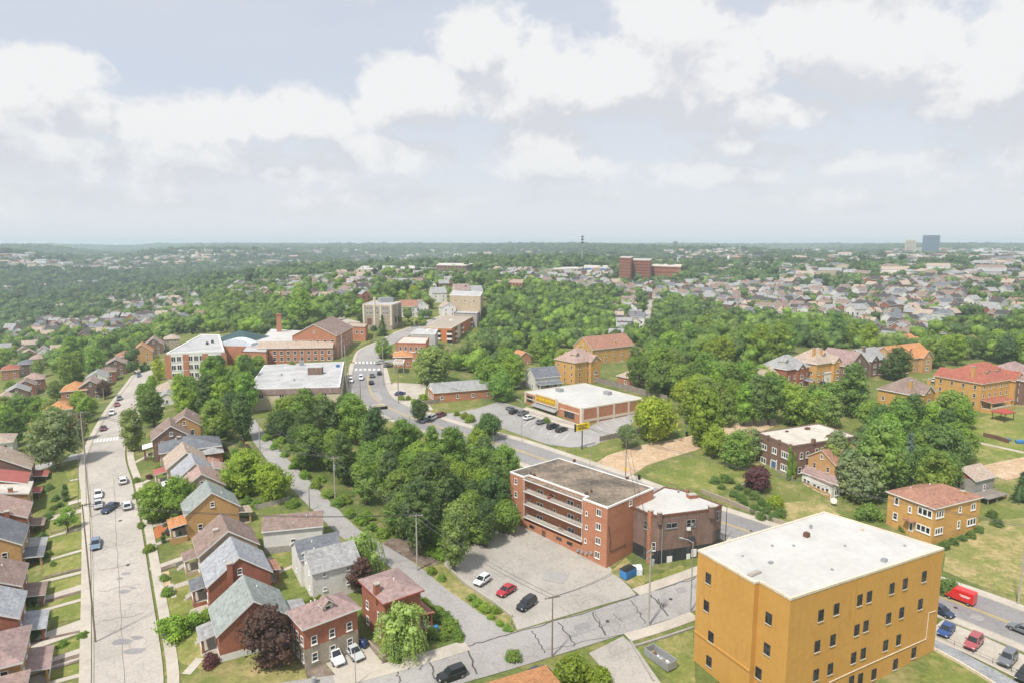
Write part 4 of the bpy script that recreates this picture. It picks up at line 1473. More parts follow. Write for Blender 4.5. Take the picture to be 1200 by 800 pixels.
# ------------------------------------------------------------------ yellow brick house on the right
q, z = quad_at([(1040, 576), (1093.5, 597), (1152, 583.5), (1095, 563)], z=9.6)
c = np.mean(q, 0)
u = ((q[2] - q[1]) + (q[3] - q[0])) / 2
v = ((q[1] - q[0]) + (q[2] - q[3])) / 2
pc = proj((c[0], c[1], 9.6 + 2.))
hz = H(*c)
yh = house(pc, np.linalg.norm(u) - .8, np.linalg.norm(v) - .8, 9.6 - hz, 2., math.degrees(math.atan2(u[1], u[0])), 'hip', 'gold_brick', 'rust_shingle',
           'two-storey golden brick house with a rust hipped roof behind the ochre block', chim=((4.2, -3.6, -.6),), wins=False, vents=3)
G = lambda x, y: (1020 + x / 6.667, 540 + y / 6.667)


def hwin(o, L, W, side, px, py, w, h, sp='sash', **k):
    """window on a house wall at the place where a photo pixel's sight line meets that wall"""
    u, n, dist = {'+x': ((0, 1, 0), (1, 0, 0), L / 2), '-x': ((0, -1, 0), (-1, 0, 0), L / 2), '+y': ((-1, 0, 0), (0, 1, 0), W / 2), '-y': ((1, 0, 0), (0, -1, 0), W / 2)}[side]
    inv = o.matrix_basis.inverted()
    c, d_ = np.array(inv @ Vector(CAM)), np.array(inv.to_3x3() @ Vector(ray(px, py)))
    n = np.array(n, float)
    t_ = (dist - c @ n) / (d_ @ n)
    return window(o, c + d_ * t_, u, n, w, h, split=sp, **k), c + d_ * t_, np.array(u, float), n


YL_, YW_ = np.linalg.norm(u) - .8, np.linalg.norm(v) - .8
for i, x, y, w, h, sp in (('-x', 207, 310, 1.1, 1.8, 'sash'), ('-x', 310, 375, .8, 1.5, 'sash'), ('-x', 427, 398, 3.2, 1.7, 'triple'), ('-x', 195, 428, 1.2, 1.7, 'sash'), ('-x', 413, 527, 3.2, 1.6, 'triple'),
                          ('-y', 543, 412, 2.6, 1.6, 'triple'), ('-y', 533, 543, 2.6, 1.5, 'triple'), ('-y', 700, 375, 1., 1.6, 'sash'), ('-y', 803, 353, 1.7, 1.6, 'pair'), ('-y', 688, 493, 1., 1.8, 'sash'), ('-y', 788, 472, 3.1, 1.6, 'triple')):
    hwin(yh, YL_, YW_, i, *G(x, y), w, h, sp, ft=.2)
dw, P3, u3, n3 = hwin(yh, YL_, YW_, '-x', *G(318, 510), 1.1, 2.2, '', name='door', sill=False, ft=.3)
mb = MB()
bar(mb, P3 + np.array([0, 0, 1.5]), u3, n3, 2.2, .35, 1.2, 'rust_shingle')
mb.build('door_canopy', yh)

# shed/garage behind it and its deck
ya = dirpix((1125, 547), (1147, 542), 9.5)
house((1137, 545.5), 8, 7.4, 3.8, 2., ya, 'gable', 'grey_block', 'tan_shingle', 'grey block garage with a red gable and tan roof behind the golden brick house', cat='garage', name='garage', gable_m='red_paint', trim='trim_white', wincols=1)
p = at(1160, 578, 1.5)
mb = MB()
mb.box((p[0], p[1], p[2] + 1.3), 8, 4, .2, 'weathered_wood', R(ya))
mb.box((p[0], p[1] - 0, p[2] + 2.2), 8, .1, .15, 'weathered_wood', R(ya))
for sx in (-3.6, 0, 3.6):
    for sy in (-1.7, 1.7):
        cs, sn = math.cos(R(ya)), math.sin(R(ya))
        mb.box((p[0] + sx * cs - sy * sn, p[1] + sx * sn + sy * cs, p[2] - 1), .2, .2, 2.29, 'weathered_wood', R(ya))
tag(mb.build('timber_deck'), 'raised weathered timber deck beside the grey block garage', 'deck')

# ------------------------------------------------------------------ two brick houses on the side street
for nm, pix, zt, rise, wall, roof, lab, kw in (
        ('house', [(337, 717), (353, 739), (420, 714), (404, 693)], 8.2, 1.9, 'red_brick', 'mauve_shingle', 'brick house with mauve hipped roof, small dormer and stone lower storey above the parked cars', dict(base=('stone', 3.2), vents=2)),
        ('house', [(420, 680), (449, 709), (496, 692), (466, 666)], 9., 1.5, 'red_brick', 'mauve_shingle', 'square red brick house with red-trimmed mauve roof and chimney beside the alley', dict(trim='trim_red', vents=1))):
    q, z = quad_at(pix, z=zt)
    c = np.mean(q, 0)
    u = ((q[2] - q[1]) + (q[3] - q[0])) / 2
    v = ((q[1] - q[0]) + (q[2] - q[3])) / 2
    hz = H(*c)
    pc = proj((c[0], c[1], zt + rise))
    first = 'stone' in lab
    h = house(pc, np.linalg.norm(u) - .8, np.linalg.norm(v) - .8, zt - hz, rise, math.degrees(math.atan2(u[1], u[0])), 'hip', wall, roof, lab, over=.5,
              dormers=((-1, 0.),) if first else (), chim=() if first else ((-3.2, -1.6, .6),), wincols=3 if first else None,
              porch=None if first else ('+x', -1., 6., 2.4, 'rust_shingle'), **kw)

# white garages along the alley
ga = dirpix((322, 604), (365, 600), 9)
house((344, 602), 11, 6.5, 4.4, 1.6, ga, 'gable', 'white_siding', 'brown_shingle', 'long white garage with a brown shingle roof above the alley', cat='garage', name='garage', wincols=1, base=('grey_block', 1.))
ga2 = dirpix((370, 640), (404, 632), 8)
house((386, 640), 8.5, 7.5, 5.2, 2.2, ga2, 'gable', 'white_siding', 'grey_shingle', 'tall white garage with a grey roof next to the weeping yellow-green tree', cat='garage', name='garage', wincols=2, ww=.7, wh=.6)
house((370, 629), 7.5, 6.5, 5., 2., ga2, 'gable', 'white_siding', 'slate_shingle', 'white garage with dark slate roof tucked behind the grey-roofed one', cat='garage', name='garage', wincols=1, ww=.7, wh=.6)

# ------------------------------------------------------------------ row between the left street and the alley
YS = 121.
for pos, L, W, e, ri, wall, roof, lab, kw in (
        ((291, 689), 9., 10.4, 4.2, 3.9, 'red_brick', 'green_shingle', 'brick gabled house with a pale grey-green roof beside the dark purple tree', dict(porch=[('+y', 0, 4, 2.2, 'grey_shingle'), ('-y', -1, 6.5, 3.2, 'grey_shingle')], steps=('+y', 2.5, 10, 1.6), base=('white_paint', .8), wincols=1)),
        ((275, 641), 9., 10., 4.6, 3.8, 'red_brick', 'blue_shingle', 'brick gabled house with a blue-grey roof and side chimney, second from the purple tree', dict(porch=[('+y', 1, 4.2, 2.2, 'slate_shingle'), ('-y', 1.5, 4, 2.2, 'rust_shingle')], steps=('+y', 3, 10, 1.6), chim=((-4.6, 1.6, -.6),), wincols=2)),
        ((263, 612), 9., 10., 4.6, 3.6, 'cream_brick', 'brown_shingle', 'cream house with a mauve-brown gabled roof between the blue-grey and tan brick ones', dict(porch=('+y', 1, 4., 2.2, 'brown_shingle'), steps=('+y', 3, 10, 1.6), chim=((-1.6, 1.8, -.4),), wincols=2)),
        ((245, 570), 8, 10, 4.6, 3.8, 'tan_brick', 'green_shingle', 'tan orange brick house with broad white-edged gable and orange porch', dict(porch=[('+y', -2, 5., 3, 'orange_tile'), ('-y', -2, 3.6, 2.4, 'tan_shingle')], wincols=2, trim='trim_white')),
        ((233, 548), 9.5, 9, 4.6, 3.2, 'cream_brick', 'pink_shingle', 'house with a pinkish faded roof behind the tan brick gable', dict(wincols=2)),
        ((226, 537), 8.5, 8.5, 4.6, 3.4, 'grey_siding', 'blue_shingle', 'grey-sided house with white front turret post between pink and brown roofs', dict(porch=('+y', 1, 3., 2.2, 'trim_white'), wincols=2)),
        ((216, 524), 9.5, 8.5, 4.6, 3.2, 'cream_brick', 'tan_shingle', 'house with a tan-brown gabled roof below the dark slate one', dict(porch=('+y', 0, 4., 2.5, 'red_metal_roof'), wincols=2))):
    house(pos, L, W, e, ri, YS, 'gable', wall, roof, lab, group='houses stepping up between street and alley', **kw)
house((222, 510), 9, 14, 4.4, 2.6, 118, 'hip', 'cream_brick', 'slate_shingle', 'wide house with dark slate roof and brick chimney', group='houses stepping up between street and alley', chim=((0, 2.5, 0),), chim_m='dark_brick')
house((199, 494), 10, 9, 5.6, 3.2, 119, 'gable', 'dark_brick', 'brown_shingle', 'brick gabled house with dark brown roof and white porch posts', group='houses stepping up between street and alley', porch=('+y', 0, 4, 2.2, 'trim_white'))
house((217, 483), 10, 8, 6, 2.8, 112, 'gable', 'tan_brick', 'brown_shingle', 'orange brick house with brown roof, topmost of its row', group='houses stepping up between street and alley')
house((197, 447), 10, 8, 4, 2.6, 112, 'hip', 'white_siding', 'tan_shingle', 'tan-roofed bungalow among trees beside the upper left street', group='houses stepping up between street and alley')
house((196, 458), 7, 6, 3, 1.6, 112, 'gable', 'white_siding', 'grey_shingle', 'small white garage below the tan-roofed bungalow', cat='garage', name='garage', wincols=1)
house((250, 544), 6, 5, 3, 1., 120, 'gable', 'white_siding', 'pink_shingle', 'white shed with pinkish roof behind the pink-roofed house', cat='shed', name='shed', wincols=1)
house((246, 539), 5, 4, 2.8, .9, 120, 'gable', 'brown_brick', 'rust_shingle', 'little rust-roofed shed in the back garden', cat='shed', name='shed', wincols=1)
house((247, 524), 5, 5, 3, .9, 118, 'hip', 'red_brick', 'grey_shingle', 'small brick back extension with grey roof beside the slate-roofed house', cat='shed', name='shed', wincols=1)

# ------------------------------------------------------------------ row on the left edge
YL = 120.
for pos, L, W, e, ri, kind, wall, roof, lab, kw in (
        ((-34, 806), 10, 10, 5.6, 2.6, 'hip', 'red_brick', 'pink_shingle', 'pink-roofed house cut by the bottom left corner', dict(porch=('-y', 0, 7, 2.6, 'pink_shingle'))),
        ((-30, 748), 10, 11, 5.6, 2.6, 'hip', 'tan_brick', 'mauve_shingle', 'tan brick house with mauve roof and white front porch', dict(porch=('-y', 0, 6, 2.8, 'mauve_shingle'))),
        ((-29, 698), 9, 11, 6., 3., 'gable', 'red_brick', 'blue_shingle', 'brick house with blue-grey roof and a blue awning porch at the left edge', dict(porch=('-y', 0, 6, 3., 'blue_shingle'))),
        ((-22, 664), 9, 11, 6., 2.8, 'gable', 'red_brick', 'brown_shingle', 'brick house with plain brown roof and cluttered porch at the left edge', dict(porch=('-y', 0, 5, 2.8, 'brown_shingle'))),
        ((-12, 614), 10, 10, 6., 3.2, 'gable', 'tan_brick', 'slate_shingle', 'tan brick house with slate grey roof and white-railed porch', dict(porch=[('-y', -2, 5, 3., 'slate_shingle'), ('-y', 3.2, 4, 3., 'grey_shingle')])),
        ((-6, 588), 9.5, 11, 5.8, 2.8, 'gable', 'red_brick', 'pink_shingle', 'brick house with pinkish roof and a big side chimney', dict(chim=((-4.9, -2.5, -.8),), porch=('-y', 0, 4, 2.4, 'brown_shingle'))),
        ((-4, 571), 8.5, 12, 5.8, 1.2, 'gable', 'tan_brick', 'cream_membrane', 'house with a low cream roof and orange brick chimney', dict(chim=((-3.8, -3., .6),), chim_m='orange_brick')),
        ((-6, 556), 8.5, 12, 6., 1.9, 'gable', 'red_brick', 'red_metal_roof', 'brick house under a plain red metal roof', dict(porch=('-y', 0, 4, 2.4, 'red_metal_roof'))),
        ((-2, 529), 10, 13, 5.8, 4., 'gable', 'dark_brick', 'tan_shingle', 'broad brick gabled house with brown roof beside the big street tree', dict(porch=('-y', 0, 5, 3, 'red_metal_roof'), chim=((0, 3, -1),))),
        ((-9, 508), 9, 10, 5.6, 2., 'hip', 'white_paint', 'tan_shingle', 'white-windowed house with flat beige roof behind the broad brick gable', dict())):
    house(pos, L, W, e, ri, YL, kind, wall, roof, lab, group='houses along the left side of the street', wincols=2 if kind == 'gable' else None, **kw)
for pos, L, W, e, ri, kind, wall, roof, lab in (
        ((70, 470), 10, 8, 5.5, 2., 'hip', 'cream_brick', 'orange_tile', 'low orange-tan roofed house behind the big street tree'),
        ((52, 474), 9, 7, 4, 2., 'gable', 'white_paint', 'tan_shingle', 'beige-roofed house half hidden left of the big street tree'),
        ((88, 447), 11, 9, 6., 2.8, 'hip', 'orange_brick', 'orange_tile', 'orange-roofed house with a dormer, left of the upper street'),
        ((107, 443), 10, 8, 6, 2.6, 'gable', 'brown_brick', 'mauve_shingle', 'brown brick house with white porch next to the orange-roofed one'),
        ((114, 434), 9, 8, 5.8, 2.4, 'gable', 'white_siding', 'grey_shingle', 'pale grey-roofed house in the upper left row'),
        ((124, 428), 9, 8, 5.8, 2.4, 'hip', 'red_brick', 'brown_shingle', 'brown hipped roof house in the upper left row'),
        ((136, 419), 11, 9, 6., 2.6, 'gable', 'dark_brick', 'mauve_shingle', 'dark brick gabled house in the upper left row'),
        ((146, 411), 10, 8, 6., 2.4, 'hip', 'orange_brick', 'rust_shingle', 'rust-roofed house near the top of the upper left row'),
        ((166, 402), 11, 10, 6., 4., 'gable', 'tan_brick', 'orange_tile', 'house with steep orange gable near the school'),
        ((180, 395), 12, 9, 6.2, 3.4, 'gable', 'dark_brick', 'mauve_shingle', 'house with big dark mauve roof and dormers near the school'),
        ((153, 395), 10, 8, 6., 2.6, 'hip', 'orange_brick', 'orange_tile', 'orange-roofed house behind the steep orange gable'),
        ((138, 399), 8, 6, 5., 2., 'gable', 'grey_siding', 'grey_shingle', 'grey house with flat grey roof left of the steep orange gable'),
        ((201, 392), 9, 8, 5.5, 2.2, 'hip', 'cream_brick', 'tan_shingle', 'beige-roofed house against the woods left of the school'),
        ((5, 461), 10, 9, 5.6, 2.4, 'gable', 'tan_brick', 'tan_shingle', 'tan house with a pinkish roof at the left edge below the woods'),
        ((20, 451), 10, 9, 6., 2.4, 'gable', 'dark_brick', 'grey_shingle', 'brown brick house with grey roof at the left edge'),
        ((30, 444), 9, 8, 5.6, 2.4, 'gable', 'red_brick', 'brown_shingle', 'brick house with white back porch, left hillside'),
        ((40, 437), 10, 8, 6., 2.4, 'hip', 'red_brick', 'pink_shingle', 'pink-roofed brick house, left hillside'),
        ((12, 427), 10, 8, 5.6, 2.2, 'hip', 'orange_brick', 'red_tile', 'red-tiled house, left edge of the hillside'),
        ((31, 421), 9, 8, 6., 2.2, 'hip', 'dark_brick', 'slate_shingle', 'dark brick house with slate roof beside the red-tiled one'),
        ((44, 415), 9, 8, 6., 2.2, 'hip', 'red_brick', 'pink_shingle', 'reddish house on the left hillside beneath the tall trees')):
    house(pos, L, W, e, ri, 116 if pos[0] > 50 else 122, kind, wall, roof, lab, group='houses on the left hillside', wincols=2)

# ------------------------------------------------------------------ houses at the upper right
for pos, L, W, e, ri, yaw, kind, wall, roof, lab, kw in (
        ((893, 430), 9, 8, 6., 2.6, 32, 'gable', 'orange_brick', 'tan_shingle', 'orange brick house with white attic dormer beside the dirt lot', dict(wings=((-1, 0, 4., .8),))),
        ((921, 416), 13.5, 11, 7.4, 4.2, 32, 'hip', 'red_brick', 'grey_shingle', 'red brick house with a grey hipped roof and dormers', dict(dormers=((-1, -4.),), wings=((-1, 1., 4.6, 1.),), porch=('-y', 4.6, 4, 3, 'slate_shingle'))),
        ((956, 408), 15.5, 12, 7.8, 4.8, 32, 'hip', 'gold_brick', 'tan_shingle', 'tall golden brick house with grey-tan hipped roof and two gold chimneys', dict(chim=((-5., -2.5, .8), (-1, -3, .3)), dormers=((-1, 0.),), wings=((-1, 4., 5., 1.2),))),
        ((966, 432), 8, 6, 4., .8, 32, 'gable', 'white_paint', 'cream_membrane', 'small white flat-roofed annex below the tall golden brick house', dict(over=.2)),
        ((989, 410), 14, 12, 6.4, 5., 118, 'gable', 'brown_brick', 'mauve_shingle', 'brown brick house with a steep mauve gable', dict()),
        ((1014, 408), 14, 11, 6.4, 3.8, 32, 'gable', 'dark_brick', 'grey_shingle', 'grey-roofed brick house with a dark red chimney', dict(chim=((-3.5, -1.5, 1.2),), wings=((-1, -3.5, 5., 1.),), porch=('-y', 2.8, 6, 3, 'dark_shingle'))),
        ((1030, 407), 9, 8, 6.2, 3., 32, 'gable', 'cream_brick', 'grey_shingle', 'smaller grey gabled house between the chimneyed house and the orange roof', dict()),
        ((1057, 404), 24, 12, 6.4, 4.6, 28, 'gable', 'tan_brick', 'orange_tile', 'broad house with bright orange tiled roof and white-edged gables', dict(dormers=((-1, 0.),), wings=((-1, 6.5, 6.5, 1.5), (-1, -7, 5.5, 1.)))),
        ((1059, 392), 12, 9, 6., 3., 28, 'gable', 'cream_brick', 'orange_tile', 'orange-tan roofed house with a white gable behind the broad orange roof', dict(dormers=((-1, -1.5),), wings=((-1, 3.5, 5., 1.),))),
        ((1132, 394), 13, 9, 6., 2.8, 28, 'gable', 'tan_brick', 'orange_tile', 'orange roofed house half hidden by trees at the upper right', dict(wings=((-1, 2.5, 5.5, 1.),))),
        ((1100, 396), 10, 8, 6., 2.6, 28, 'hip', 'red_brick', 'tan_shingle', 'tan hipped house left of the half-hidden orange roof', dict(chim=((-2, 0, .8),), chim_m='red_brick')),
        ((1064, 442), 14, 11, 7., 4.2, 30, 'hip', 'gold_brick', 'brown_shingle', 'golden brick house with dark grey hipped roof and two stout gold chimneys', dict(chim=((-4.8, -3.8, .0), (6., -3.8, -.6)), wings=((-1, 1., 6., 1.2),))),
        ((1148, 425), 23, 15, 8.4, 5., 26, 'hip', 'gold_brick', 'red_tile', 'large golden brick house with a red tiled roof and dormers', dict(chim=((-9.5, -3.5, .0),), dormers=((-1, -3), (-1, 3.)), wings=((-1, 8., 6., 1.4), (1, -7., 6, 1.2)), porch=('-y', -5, 12, 3.5, 'red_tile'))),
        ((1186, 424), 17, 13, 8., 4.6, 26, 'hip', 'dark_brick', 'mauve_shingle', 'large house with mauve-brown roof at the right edge', dict(dormers=((-1, 3.5),), wings=((-1, -4., 6., 1.2),), porch=('-y', 3.5, 7, 3, 'red_tile')))):
    house(pos, L, W, e, ri, yaw, kind, wall, roof, lab, group='detached houses at the upper right', trim='trim_cream' if 'tile' in roof else 'trim_white', **kw)
# ------------------------------------------------------------------ centre
ya = dirpix((505, 449), (574, 444), 15)
house((541, 446.5), 23, 9, 3.4, 2.4, ya, 'gable', 'orange_brick', 'grey_shingle', 'long low building with a plain grey roof and white gable near the road bend', cat='building', name='low_building', gable_m='white_paint', wincols=4, wins=True)
ya = dirpix((622, 431.5), (650, 429), 15)
house((636, 430), 11, 8, 5., 3., ya, 'gable', 'white_siding', 'slate_shingle', 'white gabled house with a dark grey roof beside the ornate gold brick house', porch=('-y', 0, 10, 3.2, 'slate_shingle'))
house((677, 408), 14, 12, 9., 4.6, 38, 'hip', 'gold_brick', 'pink_shingle', 'ornate gold brick house with a pinkish hipped roof, gable and porch', dormers=((-1, -3.6),), wings=((-1, 3.2, 5.4, 1.4), (1, 0, 5, 1.)), chim=((1., 0, .8),), porch=('+x', 0, 6, 3, 'slate_shingle'), wincols=3, trim='trim_cream')
ya = dirpix((677, 396), (730, 391), 22)
house((708, 393), 27, 15, 8., 5., ya, 'gable', 'gold_brick', 'rust_shingle', 'big hall under a broad plain reddish-brown roof', cat='building', name='hall', chim=((2.5, -5.5, -2.4),), wincols=5)
house((742.7, 432.7), 9, 9, 3.2, 2.8, 35, 'hip', 'orange_brick', 'tan_shingle', 'small square brick pavilion with a tan pyramid roof and cupola', cat='pavilion', name='pavilion', chim=((0, 0, .2),), chim_m='trim_white', wincols=1)

q, z = quad_at([(497, 384), (529, 385), (557, 369.5), (524, 368.5)], z=19.5)
b = Blk('apartment_block', 'orange-panelled five-storey apartment block with stacked white balconies in the middle distance', 'building', q, 19.5, 'orange_panel', 'gravel_roof', cap='trim_cream', capw=.4, caph=.3, cut=10)
for i, fs in ((0, (.52 + .44, .52)), (1, (.15, .40, .8))):
    p, u, n, l = b.frame(i)
    for f in fs:
        for k in range(5):
            zc = 19.5 - 2.2 - k * 2.75
            c = b.loc(i, min(f, .93), zc)
            mb = MB()
            bar(mb, c, u, n, 2.8, 2., .05, 'sign_black')  # flat black panel, the shade of the balcony recess put in as colour
            r_ = mb.build('balcony_shade_panel', b.o)
            mb = MB()
            bar(mb, c + np.array([0, 0, -.85]), u, n, 3., .9, .9, 'trim_white')
            mb.build('balcony', r_)
_, u, n, l = b.frame(1)
b.bars('white_band', 1, [(.275, 12.5, l * .1, 14, .08), (.92, 12.5, l * .12, 14, .08)], 'trim_cream')
b.roofbox('roof_vent', 529, 376, 2, 1.4, .8, 'trim_white')
q, z = quad_at([(532, 367), (559, 368), (566, 362.5), (540, 361)], z=21.5)
b = Blk('slab_block', 'dark maroon-ended block with a grey roof behind the orange apartment block', 'building', q, 21.5, 'grey_block', 'grey_membrane', cap='dark_metal', cut=10)
b.bars('end_wall', 1, [(.5, 14.5, 12, 13, .12)], 'trim_brown')
q, z = quad_at([(464, 402), (499, 402.5), (503, 396), (473, 395)], z=20)
b = Blk('shop_building', 'two-storey shop building with a brick parapet and white upper windows above the crossing', 'building', q, 20, 'orange_brick', 'cream_membrane', cap='trim_red', cut=8)
b.grid(0, 5, (17.6,), 1.2, 1.9)
b.bars('cornice', 0, [(.5, 16., 16, .4, .2)], 'trim_white')
q, z = quad_at([(481, 391), (510, 392), (513, 386), (489, 386)], z=20.5)
b = Blk('shop_building', 'grey-green flat-roofed block between the brick shops and the orange apartments', 'building', q, 20.5, 'grey_siding', 'grey_membrane', cut=10)
b.grid(1, 3, (18.,), 1.2, 1.5)
b.roofbox('roof_unit', 503, 388, 2.5, 2, 1, 'trim_white')
house((472, 411), 10, 8, 4.5, 2., 100, 'hip', 'orange_brick', 'orange_tile', 'corner shop with an orange tiled awning roof beside the crossing', cat='shop', name='shop', wincols=2)
q, z = quad_at([(461, 425), (473, 425), (474, 421.5), (463, 421)], z=16.5)
b = Blk('canopy', 'small tan canopy roof on thin posts by the crossing', 'canopy', q, 16.5, 'trim_cream', 'tan_shingle', base=15.7, cut=0.)
for f in range(4):
    c = b.q[f] * .96 + b.c * .04
    mb = MB()
    mb.box((c[0] - b.c[0], c[1] - b.c[1], -5.), .25, .25, 4.99, 'grey_metal')
    mb.build('post', b.o)
# gothic school block
q, z = quad_at([(425, 357.5), (459, 358), (470, 354.5), (437, 353)], z=31)
b = Blk('hall_building', 'square beige stone hall with a rooftop block and tall pilasters on the hill', 'building', q, 31, 'stone', 'grey_membrane', cap='trim_cream', capw=.5, caph=.6, cut=6)
b.bars('pilaster', 0, [(f, 25.5, 1.1, 12, .4) for f in (.03, .40, .62, .97)], 'trim_cream')
b.bars('pilaster', 1, [(f, 25.5, 1., 12, .3) for f in (.04, .5, .97)], 'trim_cream')
b.bars('doorway', 0, [(.22, 21.6, 2.6, 3.6, .1)], 'trim_brown')
_, u, n, _l = b.frame(0)
for f in (.16, .28, .5, .72, .84):
    for zz in (26.5, 29.0):
        window(b.o, b.loc(0, f, zz), u, n, 1.3, 1.7, split='pair')
b.bars('window_band', 1, [(.5, 22, 8, 3.4, .05)], 'sign_black')
b.roofbox('rooftop_block', 452, 354.5, 8, 5, 2.8, 'grey_metal')
b.roofbox('roof_stack', 439, 357, 1.1, 1.1, 4, 'trim_cream')
for pos, L, W, e, ri, yw, wall, roof, lab, kw in (
        ((478, 352), 10, 9, 6.5, 3.5, 20, 'white_siding', 'rust_shingle', 'white house with brown gabled roof, left of the pair behind the stone hall', {}),
        ((492, 351.5), 10, 9, 6.5, 3.5, 110, 'white_siding', 'brown_shingle', 'white house with brown roof and front porch, right of the pair behind the stone hall', dict(porch=('-x', 0, 7, 3, 'grey_shingle'))),
        ((524, 354), 10, 9, 6., 3., 110, 'white_siding', 'tan_shingle', 'white gabled house below the beige windowless block', {}),
        ((513, 337), 11, 10, 7, 3.5, 20, 'white_siding', 'grey_shingle', 'white house on the hill left of the beige windowless block', {}),
        ((540, 333), 12, 10, 7, 4, 20, 'cream_siding', 'mauve_shingle', 'many-gabled pale house above the beige windowless block', dict(dormers=((-1, 3),))),
        ((556, 335), 11, 9, 7, 3.5, 20, 'grey_siding', 'grey_shingle', 'grey house above the right end of the beige block', {}),
        ((402, 359), 12, 8, 4, 2.2, 75, 'white_siding', 'grey_shingle', 'white bungalow with grey roof left of the stone hall', {}),
        ((598, 415), 8, 6, 4, 2, 30, 'cream_siding', 'pink_shingle', 'small pale cottage peeping between trees behind the road', {}),
        ((611, 411), 8, 6, 4.5, 2, 120, 'orange_brick', 'orange_tile', 'small orange cottage peeping between trees behind the road', {})):
    house(pos, L, W, e, ri, yw, 'gable', wall, roof, lab, wincols=2, **kw)
q, z = quad_at([(527, 346), (563, 347), (566, 342), (531, 341)], z=32)
b = Blk('beige_building', 'long beige windowless block between white houses on the hill', 'building', q, 32, 'cream_brick', 'grey_membrane', cut=8)
b.grid(0, 3, (28.5,), 1.6, 1.2)

# ------------------------------------------------------------------ school
q, z = quad_at([(195, 414.5), (263, 412), (257, 393), (236, 392.5)], z=20.5)
b = Blk('school_wing', 'white-roofed school wing with tall window bays and brick piers', 'school', q, 20.5, 'white_paint', 'grey_membrane', cap='trim_white', capw=.6, caph=.5, cut=6)
b.grid(0, 9, (18.2, 14.6, 11.2), 1.7, 2.2, split='pair')
b.grid(3, 10, (18.2, 14.6), 1.7, 2.2, split='pair')
for f in (.015, .325, .66, .985):
    b.bars('brick_pier', 0, [(f, 15., 2.2, 10, .12)], 'orange_brick')
for x, y in ((243, 404), (249, 402)):
    b.roofbox('roof_vent', x, y, 1, 1, 1.2, 'dark_metal')
q, z = quad_at([(250, 405), (304, 406), (310, 395), (258, 394)], z=18.8)
b = Blk('gymnasium', 'brick school gymnasium under a dark green hipped roof', 'school', q, 18.8, 'orange_brick', 'grey_membrane', cap=None, cut=8)
q = [p - b.c for p in b.q]
gx = math.degrees(math.atan2(*(q[1] - q[0])[::-1]))
mb = MB()
solid_hip(mb, np.linalg.norm(q[1] - q[0]) * .9, np.linalg.norm(q[2] - q[1]) * .6, 0, 4.2, .2, 'green_dark_roof' if 'green_dark_roof' in MATS else 'slate_shingle', 'trim_white')
r_ = mb.build('hipped_roof', b.o)
cc = np.mean(q, 0) + (q[2] - q[1]) * .18
r_.location = (cc[0], cc[1], 18.8 - b.zb + .15)
r_.rotation_euler = (0, 0, R(gx))
_, u, n, l = b.frame(0)
# pale translucent vault in front of the hipped roof
mb = MB()
a0, a1_ = b.loc(0, .14, 18.9, .2), b.loc(0, .82, 18.9, .2)
nseg = 14
for k in range(nseg):
    f0_, f1_ = k / nseg, (k + 1) / nseg
    pts = []
    for f in (f0_, f1_):
        h = 3.2 * math.sin(math.pi * (.12 + .76 * f))
        pts.append((a0 + (a1_ - a0) * f, h))
    (p0_, h0_), (p1_, h1_) = pts
    mb.prism([p0_[:2], p1_[:2], (p1_ - n * 6)[:2], (p0_ - n * 6)[:2]], p0_[2], [p0_[2] + h0_, p1_[2] + h1_, p1_[2] + h1_, p0_[2] + h0_], 'tarp_white')
mb.build('translucent_vault', b.o)
q, z = quad_at([(283, 412), (312, 413), (316, 405), (290, 404)], z=18.5)
b = Blk('school_link', 'low flat-roofed brick school link between gymnasium and long wing', 'school', q, 18.5, 'orange_brick', 'grey_membrane', cap='trim_brown', cut=6)
q, z = quad_at([(305, 400), (345, 402), (352, 388), (318, 386)], z=19)
b = Blk('school_block', 'white flat-roofed school block behind the brick stack', 'school', q, 19, 'white_siding', 'white_membrane', cut=6)
b.grid(0, 6, (16.5,), 1.6, 1.8, split='pair')
ya = dirpix((311, 403), (384, 402), 20)
h_ = house((348, 400), 33, 9.5, 6.5, 2.2, ya, 'gable', 'orange_brick', 'tan_shingle', 'long brick school wing with a tan roof and a row of dark windows', cat='school', name='school_wing', wincols=11, ww=1.5, wh=1.7)
ya = dirpix((366, 381), (392, 370), 27)
house((379, 375.5), 34, 20, 10, 5.2, ya, 'gable', 'orange_brick', 'brown_shingle', 'tall gabled brick school hall with a grey-brown roof', cat='school', name='school_hall', wincols=6, ww=1.6, wh=2.2)
p = at(328, 401)
t = tag(empty('chimney_stack', tuple(p)), 'square brick chimney stack rising from the school', 'chimney')
mb = MB()
mb.box((0, 0, -1), 2.4, 2.4, 15.5, 'orange_brick', .4)
mb.build('shaft', t)
mb = MB()
mb.box((0, 0, 14.5), 2.8, 2.8, .7, 'red_brick', .4)
mb.build('cap', t)
q, z = quad_at([(408, 383), (428, 384), (431, 379.5), (409, 378.5)], z=22.5)
b = Blk('school_annexe', 'low brick school annexe with a tan roof right of the gabled hall', 'school', q, 22.5, 'orange_brick', 'tan_shingle', cap='trim_brown', cut=5)
b.grid(0, 3, (20.,), 1.5, 1.6)

